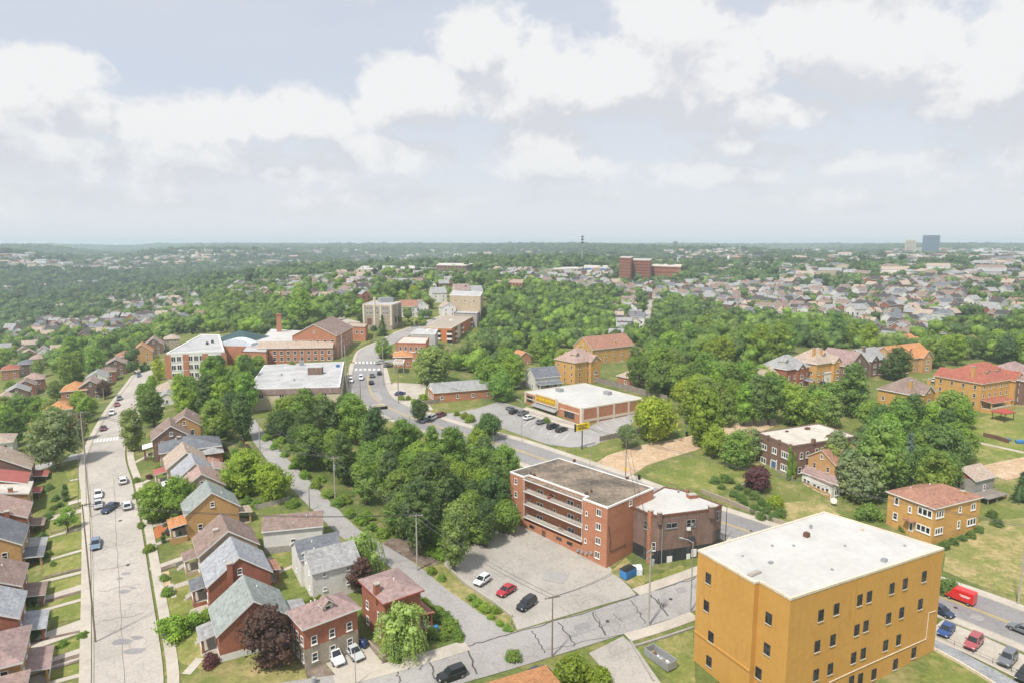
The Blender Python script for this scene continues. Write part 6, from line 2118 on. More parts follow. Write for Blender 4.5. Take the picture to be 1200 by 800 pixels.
# ------------------------------------------------------------------ single trees one can point at
for a in (
        (65, 511, 'round', 7., 'greyish', 'big round grey-green street tree at the corner of the left side street', 2.5),
        (76, 577, 'column', 1.35, 'deep', 'clipped dark green egg-shaped evergreen on the left lawns', 0),
        (78, 606, 'airy', 2.2, 'fresh', 'small sparse young tree on the left lawns', 1.2),
        (152, 503, 'tall', 4.2, 'olive', 'tall olive-green tree on the right kerb by the street crossing', 1.),
        (178, 476, 'round', 5.5, 'dark', 'dark leafy tree behind the kerbside olive tree', None),
        (168, 462, 'round', 4.2, 'mid', 'green tree right of the upper left street, near the parked cars', None),
        (101, 478, 'round', 4.2, 'fresh', 'bright green tree left of the parked cars on the upper left street', None),
        (93, 472, 'round', 4.4, 'mid', 'green tree beside the orange-roofed house, upper left', None),
        (91, 500, 'round', 3.6, 'maroon', 'dark maroon tree beside the big grey-green street tree', None),
        (122, 455, 'round', 3.4, 'purple', 'dark purple tree in front of the brown brick house, upper left', None),
        (184, 433, 'tall', 3.6, 'lime', 'yellow-green tree at the top of the left street', 0.5),
        (178, 448, 'round', 3., 'bright', 'bright green tree below the yellow-green one, left street', 0.5),
        (180, 588, 'round', 4.2, 'fresh', 'bright green tree in front of the pink-roofed houses', .8),
        (205, 583, 'round', 4.6, 'mid', 'round green tree beside the tan brick gable', .8),
        (288, 553, 'round', 5.2, 'bright', 'large bright green tree behind the pink-roofed houses', .6),
        (317, 565, 'round', 4.4, 'bright', 'bright green tree on the back lawn above the white garage', .5),
        (316, 745, 'round', 4.7, 'purple', 'big dark purple tree in front of the brick gable', .6),
        (423, 645, 'weeping', 3.9, 'yellowish', 'weeping yellow-green tree beside the tall white garage', 1.),
        (424, 672, 'round', 3.2, 'purple', 'dark purple tree tucked beneath the weeping one', .5),
        (474, 738, 'weeping', 4.5, 'yellowish', 'weeping willow in front of the square brick house', .8),
        (765, 489, 'broad', 8., 'lime', 'spreading lime-green tree beside the store', 2.),
        (736, 508, 'broad', 3.6, 'greyish', 'small grey-green tree on the verge next to the dirt lane', 2.2),
        (830, 490, 'tall', 6.5, 'bright', 'tall bright green tree at the end of the dirt lane', .5),
        (842, 478, 'round', 6., 'mid', 'full green tree just behind the tall bright one', .5),
        (864, 526, 'round', 5., 'mid', 'green tree left of the brown brick flats', .5),
        (880, 518, 'airy', 4., 'greyish', 'thin greyish tree touching the brown brick flats', 1.),
        (890, 560, 'broad', 4.2, 'maroon', 'spreading maroon tree in front of the brown brick flats', .8),
        (910, 588, 'bush', 2.8, 'lime', 'lime-green bush on the corner bank below the flats', None),
        (930, 473, 'round', 6.5, 'fresh', 'full green tree behind the cream-roofed flats', 1.),
        (955, 483, 'round', 4.6, 'bright', 'bright green tree right behind the cream-roofed flats', .6),
        (1000, 456, 'tall', 6.2, 'dark', 'tall dark tree with a bare grey trunk behind the flats', 1.5),
        (1051, 426, 'round', 6.4, 'deep', 'dense dark green tree in front of the orange roofs', .8),
        (1054, 486, 'round', 6., 'mid', 'green tree in front of the gold chimneys house', .6),
        (1115, 476, 'broad', 6.5, 'mid', 'spreading green tree in front of the red-tiled house', 1.),
        (1090, 500, 'round', 6., 'fresh', 'bright green tree in the grove above the golden brick house', .6),
        (1030, 538, 'tall', 7., 'olive', 'large olive tree next to the small tan house', .5),
        (1010, 560, 'round', 5.5, 'greyish', 'grey-green tree overhanging the small tan house', .8),
        (1066, 530, 'conifer', 4., 'spruce', 'blue-grey spruce in the middle of the right grove', .2),
        (1002, 560, 'conifer', 1.6, 'spruce', 'slim blue-grey spruce with a bare stem beside the tan house', 4.),
        (1105, 527, 'round', 6.5, 'dark', 'dark round tree in the right grove beside the spruce', .3),
        (1085, 555, 'round', 5., 'deep', 'dark tree behind the golden brick house', .2),
        (1018, 600, 'bush', 3.4, 'mid', 'wide green bush behind the ochre block', None),
        (1198, 568, 'conifer', 2.6, 'deep', 'dark conifer cut by the right edge', .2),
        (508, 428, 'broad', 9.5, 'olive', 'very wide olive-green tree above the low grey-roofed building', 1.5),
        (573, 441, 'round', 7., 'fresh', 'full green tree behind the low grey-roofed building', .6),
        (588, 452, 'round', 5.5, 'mid', 'green tree at the right end of the low grey-roofed building', .5),
        (604, 425, 'broad', 5., 'greyish', 'greyish twiggy tree by the orange cottage', .6),
        (640, 408, 'broad', 8., 'bright', 'bright green broad tree left of the ornate gold house', .8),
        (606, 400, 'round', 6., 'bright', 'bright yellow-green tree in the wood edge, centre', .6),
        (491, 479, 'round', 3.2, 'deep', 'small dark street tree at the road bend', 1.8),
        (572, 498, 'broad', 4.6, 'dark', 'dark green roadside tree in front of the car park', 1.8),
        (352, 361, 'round', 11.5, 'fresh', 'big light green round tree behind the school', 1.),
        (384, 364, 'round', 5.5, 'lime', 'yellow-green round tree behind the school hall', .6),
        (448, 380, 'conifer', 4., 'deep', 'dark spruce in front of the stone hall', .3),
        (438, 385, 'bush', 2.5, 'deep', 'dark shrub beside the stone hall doorway', None),
        (449, 407, 'round', 4.4, 'fresh', 'street tree above the crossing, left of the corner shop', 1.),
        (425, 374, 'round', 4., 'deep', 'dark tree left of the stone hall', None),
        (484, 343, 'round', 5.5, 'lime', 'yellow-green tree above the white houses on the hill', .5),
        (343, 432, 'airy', 3., 'mid', 'thin treetop poking up in front of the pale flat roof', 2.),
        (240, 426, 'round', 4.2, 'dark', 'round dark tree in front of the white school wing', .5),
        (283, 430, 'round', 5., 'fresh', 'bright green tree in front of the school link', .5),
        (303, 430, 'round', 5., 'mid', 'green tree below the long school wing', .5),
        (268, 444, 'round', 4.6, 'mid', 'green tree right of the white school wing', .5),
        (1110, 688, 'bush', 2.6, 'dark', 'dark bush at the right-hand corner of the ochre block', None),
        (672, 785, 'bush', 3.6, 'bright', 'big bright green bush at the bottom centre', None),
        (705, 793, 'bush', 2.6, 'bright', 'bright green bush at the bottom beside the drive', None),
        (601, 768, 'bush', 1.6, 'mid', 'green shrub on the kerb above the orange roof', None),
        (204, 735, 'bush', 3.2, 'fresh', 'big rounded bright green hedge bush on the lawn by the left street', None),
        (228, 726, 'bush', 2.2, 'fresh', 'smaller green hedge bush next to the big rounded one', None),
        (243, 719, 'bush', 1.7, 'fresh', 'low green hedge bush by the brick steps', None),
        (247, 772, 'bush', 1.7, 'maroon', 'purple-leaved shrub on the lawn corner', None),
        (266, 764, 'bush', 1.1, 'fresh', 'little clipped green hedge below the brick gable', None),
        (283, 755, 'bush', 1.2, 'mid', 'green shrub below the brick gable wall', None),
        (191, 629, 'column', .75, 'deep', 'slim dark cypress on the terraced garden', 0),
        (211, 627, 'column', .6, 'deep', 'small dark cypress beside the orange porch', 0),
        (29, 775, 'bush', .9, 'gold', 'yellow-flowered shrub, left one of the pair by the drive', None),
        (48, 771, 'bush', .9, 'gold', 'yellow-flowered shrub, right one of the pair by the drive', None)):
    px, py, kd, rad, col, lab, cl = a
    tree(px, py, kd, rad, col, lab, clear=cl)
# shrubs around gardens, one label per planting
for lab, grp, col, rad, pts in (
        ('green hedge shrub along the path of the square brick house', 'hedge shrubs beside the square brick house', 'fresh', 1.2, [(428, 716), (433, 723), (438, 730), (444, 738), (449, 746), (454, 753), (460, 762), (466, 770)]),
        ('rounded shrub in the corner garden between willow and alley', 'shrubs in the corner garden by the alley', 'mid', 1.7, [(503, 712), (512, 718), (520, 722), (528, 731), (505, 741), (536, 743), (498, 706), (520, 745)]),
        ('clipped hedge plant behind the mauve-roofed brick house', 'hedge behind the mauve-roofed house', 'bright', 1.3, [(337, 716), (346, 711), (355, 708), (364, 703), (373, 699), (382, 694), (391, 688), (398, 684)]),
        ('weedy shrub on the dry bank between alley and parking lot', 'weeds on the dry bank', 'fresh', 1.2, [(505, 668), (518, 676), (553, 700), (560, 706), (568, 712), (576, 722), (586, 730), (580, 714), (594, 735)]),
        ('dark shrub beside the porches of the left row', 'shrubs along the left porches', 'dark', 1.2, [(50, 627), (52, 640), (48, 652), (37, 697), (36, 705), (34, 714), (40, 740), (36, 746), (70, 591), (62, 595), (58, 570), (66, 583), (56, 605), (20, 800)]),
        ('bank shrub on the corner slope by the main road', 'shrubs on the corner bank', 'dark', 1.6, [(856, 563), (866, 570), (876, 575), (885, 580), (868, 582), (838, 562), (898, 598), (905, 605), (884, 596), (846, 570), (860, 578), (872, 588), (893, 588), (901, 592), (892, 604), (914, 600), (850, 560)]),
        ('garden shrub beside the golden brick house', 'shrubs round the golden brick house', 'dark', 1.4, [(1108, 638), (1118, 634), (1128, 630), (1138, 626), (1148, 620), (1170, 612), (1163, 602), (1057, 618)]),
        ('garden shrub behind the stepping houses', 'shrubs in the back gardens above the alley', 'mid', 1.6, [(258, 520), (270, 512), (282, 520), (262, 535), (276, 530), (285, 545), (262, 508), (278, 500), (290, 512), (296, 530), (300, 590), (290, 585), (330, 580), (338, 590), (345, 588), (270, 575), (262, 600)]),
        ('maroon shrub in the back gardens above the alley', 'maroon shrubs in the back gardens', 'maroon', 1.2, [(261, 526), (265, 533), (283, 518), (289, 523), (175, 558), (232, 690)]),
        ('low shrub in the terraced gardens by the left street', 'shrubs in the terraced front gardens', 'mid', 1.5, [(168, 600), (172, 588), (186, 549), (195, 552), (181, 535), (178, 608), (165, 615), (176, 642), (160, 580), (191, 520), (200, 515), (196, 693), (192, 676), (160, 562)]),
        ('low scrub bush on the alley edge of the wood', 'scrub along the alley edge of the wood', 'fresh', 1.9, [(312, 512), (322, 522), (333, 532), (345, 545), (357, 556), (370, 567), (384, 578), (396, 588), (410, 600), (422, 608), (436, 617), (447, 624), (458, 620), (470, 624), (505, 645), (515, 648), (330, 515), (350, 536), (376, 560), (404, 584), (430, 603)]),
        ('small hedge plant between the left lawns', 'hedges between the left lawns', 'mid', .8, [(100, 741), (95, 744), (74, 753), (70, 756), (98, 745), (60, 600), (66, 612), (30, 735), (62, 660), (58, 648), (40, 771), (57, 768)]),
        ('green shrub by the car park entrance', 'shrubs near the road bend', 'bright', 2., [(478, 466), (485, 470), (496, 465), (470, 466), (535, 484), (545, 487), (552, 490), (640, 492)])):
    for x, y in pts:
        tree(x, y, 'bush', rad * random.uniform(.75, 1.2), col, lab, grp)


_d = BF.q[1]
for k_, (ox, oy, hh) in enumerate(((-.5, -.4, 1.), (.9, .1, .8))):
    tree(0, 0, 'column', 1.1, 'fresh', ['thick green ivy climbing the front corner of the brown brick flats', 'lower green ivy on the side wall of the brown brick flats'][k_], name='ivy', cat='vine', xy=(_d[0] + ox, _d[1] + oy), zs=2.6 * hh, clear=0)


def wood(poly, n, kinds, cols, rads, lab, grp, gap=.95, avoid=(), zs=1.):
    xs, ys = [p[0] for p in poly], [p[1] for p in poly]
    got = tries = 0
    while got < n and tries < n * 80:
        tries += 1
        x, y = random.uniform(min(xs), max(xs)), random.uniform(min(ys), max(ys))
        if not inpoly(x, y, poly):
            continue
        kd = random.choice(kinds)
        rad = random.uniform(*rads)
        p = at(x, y, HGT[kd] * rad * .55)
        if any((p[0] - a) ** 2 + (p[1] - b_) ** 2 < (gap * .5 * (rad + r2)) ** 2 for a, b_, r2 in TREES):
            continue
        tree(x, y, kd, rad, random.choice(cols), lab, grp)
        got += 1


wood([(326, 500), (336, 478), (362, 466), (412, 470), (430, 500), (500, 515), (560, 520), (594, 540), (594, 604), (555, 622), (512, 640), (478, 606), (432, 575), (372, 538)], 80, ['round', 'tall', 'round', 'airy', 'broad'],
     ['mid', 'mid', 'dark', 'fresh', 'olive', 'deep', 'fresh'], (3.2, 5.4), 'tree in the dense wood between the alley and the main road', 'wood between alley and main road', .9)
wood([(205, 462), (235, 432), (288, 420), (292, 470), (282, 492), (240, 500), (215, 480)], 20, ['round', 'tall'], ['mid', 'dark', 'fresh', 'deep'], (3.2, 5.), 'tree in the clump between the school and the pale flat roof', 'clump below the school')
wood([(715, 415), (760, 385), (850, 375), (895, 395), (880, 440), (850, 465), (800, 455), (760, 445)], 38, ['round', 'tall', 'round', 'airy'], ['bright', 'fresh', 'mid', 'mid', 'olive', 'dark'], (4., 6.5), 'tree in the wood behind the store', 'wood behind the store')
wood([(975, 530), (1050, 510), (1120, 520), (1110, 560), (1045, 575), (1010, 590), (985, 575)], 14, ['round', 'tall'], ['olive', 'mid', 'dark', 'greyish'], (3.4, 5.), 'tree in the shady grove beside the golden brick house', 'grove on the right')
wood([(1080, 405), (1200, 395), (1200, 415), (1085, 418)], 14, ['round'], ['mid', 'dark', 'fresh', 'deep'], (4.5, 6.5), 'tree in the belt behind the red-tiled house', 'belt behind the red-tiled house')
wood([(45, 430), (80, 405), (128, 408), (130, 430), (85, 440)], 8, ['round', 'tall'], ['mid', 'fresh', 'dark'], (4.5, 6.5), 'tall tree on the left hillside above the upper street', 'tall trees on the left hillside')
wood([(0, 480), (45, 470), (75, 500), (40, 510), (0, 512)], 8, ['round'], ['dark', 'mid', 'fresh'], (3.5, 5.), 'tree behind the left row of houses', 'trees behind the left row')
wood([(890, 388), (1010, 380), (1022, 398), (900, 404)], 13, ['round', 'tall', 'round'], ['bright', 'fresh', 'olive', 'mid', 'dark'], (4.5, 6.5), 'tree in the belt behind the upper right houses', 'belt behind the upper right houses')
wood([(770, 440), (880, 430), (888, 465), (850, 482), (800, 468)], 12, ['round', 'airy', 'tall'], ['fresh', 'mid', 'bright', 'olive'], (3.6, 5.4), 'tree in the scrubby wood at the head of the dirt lane', 'wood at the head of the dirt lane')
wood([(1010, 488), (1135, 482), (1130, 535), (1060, 560), (1000, 525)], 15, ['round', 'tall'], ['fresh', 'mid', 'dark'], (3.6, 5.4), 'tree in the grove below the gold chimneys', 'grove below the gold chimneys', .72)
wood([(0, 395), (60, 392), (100, 400), (90, 415), (0, 418)], 7, ['round'], ['mid', 'dark', 'fresh'], (4., 6.), 'tree among the roofs of the left hillside', 'trees among the left hillside roofs')
wood([(45, 430), (75, 455), (60, 485), (0, 470), (0, 440)], 7, ['round', 'airy'], ['mid', 'olive', 'fresh'], (3., 4.6), 'garden tree on the left hillside', 'garden trees on the left hillside')
wood([(590, 408), (640, 395), (672, 405), (660, 425), (610, 440), (575, 425)], 8, ['round'], ['bright', 'fresh', 'mid'], (4., 6.), 'tree around the white gabled house in the centre', 'trees round the central white house')
wood([(845, 430), (905, 442), (900, 482), (850, 476)], 8, ['round', 'tall'], ['mid', 'dark', 'fresh'], (4., 5.5), 'tree in the thicket between the dirt lane and the orange brick house', 'thicket above the dirt lane', .8)
wood([(905, 455), (985, 450), (1022, 470), (1012, 494), (960, 490), (900, 486)], 9, ['round', 'airy', 'tall'], ['mid', 'fresh', 'olive', 'dark'], (3.6, 5.2), 'tree on the slope behind the cream-roofed flats', 'trees behind the cream-roofed flats', .75)
wood([(800, 455), (832, 450), (838, 518), (818, 518)], 5, ['tall', 'round'], ['fresh', 'bright', 'mid'], (3.4, 4.8), 'tree beside the head of the dirt lane', 'trees at the head of the dirt lane', .7)
print('trees', NT_[0])

# ------------------------------------------------------------------ far woodland: one object
OPEN = [  # photo-pixel regions that hold houses or open ground rather than trees (polygon, share of trees kept)
    *[(c[0], .62) for c in CLUST if c[1]],
    ([(390, 420), (380, 370), (480, 380), (520, 360), (570, 362), (560, 405), (500, 440)], 0.), ([(190, 440), (200, 385), (330, 385), (410, 365), (430, 395), (400, 460), (290, 470)], 0.),
    ([(470, 340), (575, 330), (575, 368), (465, 375)], .12), ([(420, 350), (475, 350), (475, 385), (420, 390)], .05),
    ([(410, 310), (560, 306), (560, 322), (410, 326)], .2), ([(640, 312), (715, 310), (715, 322), (640, 324)], .1), ([(722, 300), (800, 300), (800, 330), (722, 330)], .12),
    ([(880, 395), (1200, 420), (1200, 470), (1100, 470), (1040, 460), (900, 450)], 0.), ([(0, 410), (60, 405), (60, 470), (0, 480)], .12), ([(60, 470), (200, 390), (215, 400), (180, 470)], .05),
    ([(0, 300), (240, 292), (240, 312), (150, 318), (0, 312)], .75), ([(770, 292), (1200, 290), (1200, 318), (960, 312), (800, 305)], .45), ([(610, 400), (760, 400), (760, 480), (560, 480)], 0.),
    ([(1020, 385), (1200, 385), (1200, 402), (1020, 400)], .15)]
rng = np.random.default_rng(99)
pts = []
r0 = 285.
while r0 < 7000:
    crad = max(4.6, .0062 * r0)
    sp = crad * 1.55
    nth = int(2 * R(42) * r0 / sp)
    th = np.linspace(-R(42), R(42), nth) + rng.uniform(-.4, .4, nth) * sp / r0
    rr = r0 + rng.uniform(-.5, .5, nth) * sp
    pts.append(np.c_[rr * np.sin(th), rr * np.cos(th), np.full(nth, crad) * rng.uniform(.75, 1.3, nth)])
    r0 += sp
pts = np.concatenate(pts)
z = Hv(pts[:, 0], pts[:, 1])
# keep what the house clusters, meadows and streets leave free
f_ = pts[:, 1] * CP - (z + 4 - CAMZ) * SP
u_ = pts[:, 1] * SP + (z + 4 - CAMZ) * CP
PX, PY = 600 + FOC * pts[:, 0] / f_, 400 - FOC * u_ / f_
keep = (PX > -60) & (PX < 1260) & (PY < 470)
_lit = np.sin(pts[:, 0] * .013 + 1) + np.sin(pts[:, 1] * .011) + np.sin((pts[:, 0] + pts[:, 1]) * .006)
keep &= rng.uniform(size=len(pts)) < np.where(_lit > -.6, .96, .8)
FX = np.array(FAR_XY + FAR2)
TX = np.array([(a, b_, c) for a, b_, c in TREES])
idx = np.where(keep)[0]
# hide nothing: simply skip trees that stand behind a ridge for this whole neighbourhood of viewpoints
vis = np.ones(len(idx), bool)
for s in range(0, len(idx), 2000):
    ii = idx[s:s + 2000]
    us = np.linspace(.15, .985, 70)
    X = pts[ii, 0][:, None] * us
    Y = pts[ii, 1][:, None] * us
    g = Hv(X.ravel(), Y.ravel()).reshape(X.shape)
    line = (CAMZ + 25) + (z[ii] + 14 - CAMZ - 25)[:, None] * us
    vis[s:s + 2000] = (g < line).all(1)
idx = idx[vis]
ok = []
roads_px = [([(742, 395), (758, 395), (776, 342), (760, 342)])]
for i in idx:
    x, y = PX[i], PY[i]
    k = 1.
    for poly, sh in OPEN:
        if inpoly(x, y, poly):
            k = min(k, sh)
    for poly in roads_px:
        if inpoly(x, y, poly):
            k = 0
    if rng.uniform() > k:
        continue
    c = pts[i]
    if len(FX) and (((FX - c[:2]) ** 2).sum(1) < (4.8 + c[2] * .22) ** 2).any():
        continue
    if (((TX[:, :2] - c[:2]) ** 2).sum(1) < ((TX[:, 2] + c[2]) * .45) ** 2).any():
        continue
    if y > 428:
        continue
    ok.append(i)
print('woodland crowns', len(ok))
Q, TN, EV, EF = [], [], [], []
tints = np.array([GREEN['mid'], GREEN['dark'], GREEN['fresh'], GREEN['deep'], GREEN['dark'], GREEN['mid'], GREEN['olive']])
ne = 0
ET = []
for i in ok:
    x, y, cr = pts[i]
    cr *= rng.choice([.7, .9, 1., 1.15])
    d0 = math.hypot(x, y)
    n = int(np.clip(62000 / d0, 34, 170))
    hh = cr * rng.uniform(1.3, 1.9) if d0 < 1300 else min(cr * rng.uniform(.7, 1.1), rng.uniform(8, 14))
    zb = z[i]
    kc = 5 if d0 < 900 else 3
    cc = rng.normal(size=(kc, 3)) * [cr * .38, cr * .38, min(hh * .2, 4)] + [x, y, zb + hh * .62]
    cr_ = rng.uniform(.5, .75, kc) * cr
    w = rng.integers(0, kc, n)
    d = rand_dirs(n, .6)
    zq = min(.85, 9. / cr)
    p = cc[w] + d * (cr_[w] * rng.uniform(.8, 1.1, n))[:, None] * [1, 1, zq]
    nn = d + rng.normal(size=(n, 3)) * .45
    nn /= np.linalg.norm(nn, axis=1)[:, None]
    sz = cr * .9 / math.sqrt(n) * rng.uniform(1.1, 1.9, n)
    Q.append(leaf_quads(p, nn, sz))
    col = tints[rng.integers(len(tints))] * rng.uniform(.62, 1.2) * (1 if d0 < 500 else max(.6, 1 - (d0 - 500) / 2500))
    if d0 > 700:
        col = col * .7 + col.mean() * np.array([.2, .29, .34])  # distance haze painted in: far crowns blended towards blue-grey
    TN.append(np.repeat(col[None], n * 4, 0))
    for k in range(kc):
        EV.append(_ico_v * cr_[k] * [.82, .82, zq * .82] + cc[k])
        EF.append(_ico_f + ne)
        ET.append(np.repeat(col[None], 12, 0))
        ne += 12
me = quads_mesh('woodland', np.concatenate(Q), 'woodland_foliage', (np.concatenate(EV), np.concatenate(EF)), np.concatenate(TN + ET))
o = bpy.data.objects.new('woodland', me)
COL.objects.link(o)
tag(struct(o, 'stuff'), 'dense green woodland covering the far hills between the houses', 'woodland')

# ------------------------------------------------------------------ vehicles
def loft(mb, secs, m):
    k = len(mb.v)
    n = len(secs[0])
    for s in secs:
        mb.v += s
    for i in range(len(secs) - 1):
        for j in range(n):
            a, b_ = k + i * n + j, k + i * n + (j + 1) % n
            mb.f.append((a, b_, b_ + n, a + n))
            mb.m.append(mb.mi(m))
    mb.f.append(tuple(k + j for j in range(n))[::-1])
    mb.f.append(tuple(k + (len(secs) - 1) * n + j for j in range(n)))
    mb.m += [mb.mi(m)] * 2


def sec(x, zb, zt, w):
    return [(x, -w * .9, zb), (x, -w, zb + .16), (x, -w, zt - .13), (x, -w * .9, zt), (x, w * .9, zt), (x, w, zt - .13), (x, w, zb + .16), (x, w * .9, zb)]


CARS = {}


def make_car(kind):
    o = bpy.data.objects.new('car', None)
    o.empty_display_size = .5
    S = {'sedan': dict(l=2.3, belt=.92, top=1.44, cab=(-2.0, -1.25, .2, 1.0), hood=.86),
         'hatch': dict(l=2.1, belt=.96, top=1.5, cab=(-2.02, -1.6, .25, 1.05), hood=.9),
         'suv': dict(l=2.35, belt=1.08, top=1.72, cab=(-2.26, -1.95, .3, 1.0), hood=1.04),
         'pickup': dict(l=2.8, belt=1.08, top=1.8, cab=(-.7, -.5, .75, 1.35), hood=1.06)}[kind]
    l, bt, hd = S['l'], S['belt'], S['hood']
    mb = MB()
    loft(mb, [sec(-l, .42, bt - .16, .74), sec(-l + .12, .32, bt - .02, .85), sec(-l * .6, .26, bt, .9), sec(0, .24, bt, .91), sec(S['cab'][3], .25, bt - .03, .91),
              sec(l * .72, .28, hd - .05, .88), sec(l - .14, .32, hd - .16, .82), sec(l, .42, hd - .3, .68)], 'car_paint')
    c0, c1, c2, c3 = S['cab']
    tb = MB()
    for s_ in (-1, 1):
        tb.box((0, s_ * .885, .22), l * 1.1, .08, .14, 'plastic_black')
        tb.box((c3 - .35, s_ * .93, bt - .02), .16, .2, .13, 'plastic_black')
    tb.box((l - .02, 0, .4), .06, 1.1, .16, 'plastic_black')
    tb.box((-l + .02, 0, .42), .06, 1.2, .14, 'plastic_black')
    tb.build('trim', o)
    tp = S['top']
    cabs = [(c0, bt - .03, .80), (c1, tp - .03, .66), ((c1 + c2) / 2, tp, .67), (c2, tp - .02, .66), (c3, bt - .05, .80)]
    k = len(mb.v)
    for x, z, w in cabs:
        mb.v += [(x, -w, z), (x, w, z)]
    b0 = len(mb.v)
    mb.v += [(cabs[1][0], -.81, bt - .03), (cabs[1][0], .81, bt - .03), (cabs[3][0], -.81, bt - .03), (cabs[3][0], .81, bt - .03)]
    for i in range(4):
        mb.f.append((k + 2 * i, k + 2 * i + 2, k + 2 * i + 3, k + 2 * i + 1)[::-1])
        mb.m.append(0)
    for s_, f in ((0, 1), (1, -1)):
        for t in ((k + s_, b0 + s_, k + 2 + s_), (k + 2 + s_, b0 + s_, b0 + 2 + s_, k + 6 + s_, k + 4 + s_), (k + 6 + s_, b0 + 2 + s_, k + 8 + s_)):
            mb.f.append(t[::f])
            mb.m.append(0)
    if kind == 'pickup':
        mb.box((-1.75, 0, bt), 1.9, 1.5, .03, 'plastic_black')
    mb.build('body', o, False)

    def panel(name, q, off):
        c = np.mean(q, 0)
        q = [c + (p - c) * .88 + np.array(off) for p in np.array(q, float)]
        g = MB()
        g.face(q, 'car_glass')
        g.face([p - np.array(off) * .8 for p in q][::-1], 'car_glass')
        return g.build(name, o)
    V = lambda i: (np.array(mb.v[k + 2 * i]), np.array(mb.v[k + 2 * i + 1]))
    r0, r1, f1, f0 = V(0), V(1), V(3), V(4)
    panel('windscreen', [f0[0], f0[1], f1[1], f1[0]], (.02, 0, .025))
    panel('rear_window', [r0[1], r0[0], r1[0], r1[1]], (-.02, 0, .02))
    for s_, d in ((0, -1), (1, 1)):
        q = [np.array((c0 + .25, d * .80, bt)), np.array((c3 - .3, d * .80, bt)), np.array((f1[s_][0] - .02, d * .67, tp - .06)), np.array((r1[s_][0] + .05, d * .67, tp - .06))]
        panel('side_window', q if d < 0 else q[::-1], (0, d * .03, .01))
        for x in (-l * .6, l * .63):
            w = MB()
            w.tube([(x, d * .72, .33), (x, d * .93, .33)], .34, 'tyre_rubber', 14)
            wo = w.build('wheel', o)
            w = MB()
            w.tube([(x, d * .925, .33), (x, d * .945, .33)], .21, 'alloy', 12)
            w.build('rim', wo)
        g = MB()
        g.box((l - .12, d * .62, hd - .36), .2, .3, .15, 'lamp_clear')
        g.build('headlight', o)
        g = MB()
        g.box((-l + .06, d * .68, bt - .36), .16, .24, .2, 'lamp_red')
        g.build('taillight', o)
    CARS[kind] = o


for kd in ('sedan', 'hatch', 'suv', 'pickup'):
    make_car(kd)
PAINT = {'white': (.78, .78, .77), 'silver': (.5, .51, .52), 'grey': (.16, .17, .185), 'black': (.02, .021, .024), 'blue': (.03, .07, .22), 'red': (.42, .02, .03), 'darkblue': (.03, .045, .09), 'maroon': (.16, .03, .03), 'bluegrey': (.16, .22, .3), 'rose': (.36, .08, .09)}
used_kind = set()


def car(kind, px, py, hx, hy, paint, label, group=None):
    """hx,hy: photo pixel of a point on the ground ahead of the car"""
    p, q = at(px, py, .5), at(hx, hy, .5)
    src = CARS[kind]
    o = copy_tree(src)
    yaw = math.atan2(q[1] - p[1], q[0] - p[0])
    f = np.array([math.cos(yaw), math.sin(yaw)])
    za, zb = H(*(p[:2] + f * 1.4)), H(*(p[:2] - f * 1.4))
    o.location = (p[0], p[1], (za + zb) / 2 + .1)
    o.rotation_euler = (0, -math.atan2(za - zb, 2.8), yaw)
    o.name = 'car' if kind != 'pickup' else 'pickup_truck'
    tag(o, label, 'car' if kind != 'pickup' else 'pickup', group)
    for c in o.children:
        if c.name.startswith('body'):
            c.color = (*PAINT[paint], 1)
    return o


PK = 'cars in the lot beside the brick apartments'
car('hatch', 565, 680, 553, 688, 'white', 'white hatchback in the lot beside the brick apartments', PK)
car('sedan', 593, 692, 581, 699, 'red', 'dark red sedan in the lot beside the brick apartments', PK)
car('suv', 617, 708, 605, 716, 'black', 'black car in the lot beside the brick apartments', PK)
PD = 'cars parked before the mauve-roofed house'
car('suv', 392, 768, 398, 777, 'white', 'white SUV with a dark sunroof on the drive of the mauve-roofed house', PD)
car('sedan', 414, 763, 421, 771, 'silver', 'silver sedan on the drive of the mauve-roofed house', PD)
car('suv', 529, 791, 513, 797, 'black', 'black SUV driving on the side street at the bottom')
car('sedan', 630, 789, 640, 784, 'darkblue', 'dark car half hidden behind the orange roof at the bottom')
PR = 'cars along the right side of the main road'
car('sedan', 1109, 738, 1101, 748, 'blue', 'blue car parked next to the ochre block', PR)
car('suv', 1141, 753, 1131, 764, 'rose', 'faded red SUV in the parking bay right of the blue car', PR)
car('suv', 1181, 772, 1172, 783, 'grey', 'dark grey SUV in the parking bay near the right edge', PR)
car('sedan', 1202, 790, 1193, 801, 'black', 'black car cut by the right edge in the parking bay', PR)
car('sedan', 1199, 738, 1160, 722, 'grey', 'dark car on the main road at the right edge', PR)
car('hatch', 1103, 716, 1115, 722, 'darkblue', 'dark car on the road emerging behind the ochre block', PR)
LS = 'cars on the left street'
car('sedan', 112, 637, 112, 650, 'bluegrey', 'blue-grey sedan alone on the left kerb of the left street', LS)
car('sedan', 115, 591, 116, 600, 'silver', 'silver-white car behind the white one on the left kerb', LS)
car('sedan', 115, 579, 116, 588, 'white', 'white car at the left kerb, just in front of the silver-white one', LS)
car('sedan', 129, 595, 122, 600, 'darkblue', 'dark blue car pulling across the left street', LS)
car('sedan', 149, 592, 148, 583, 'white', 'white car at the right kerb beside the dark blue one', LS)
car('hatch', 144, 563, 143, 555, 'white', 'white car with dark windows at the right kerb of the left street', LS)
car('suv', 131, 484, 128, 492, 'white', 'white van-like car at the upper left street kerb', LS)
car('sedan', 137, 474, 135, 480, 'rose', 'pinkish-red car parked on the upper left street', LS)
car('suv', 140, 467, 138, 473, 'grey', 'dark grey SUV topmost of the parked trio on the upper left street', LS)
car('sedan', 121, 502, 118, 508, 'maroon', 'dark maroon car by the crossing of the left street', LS)
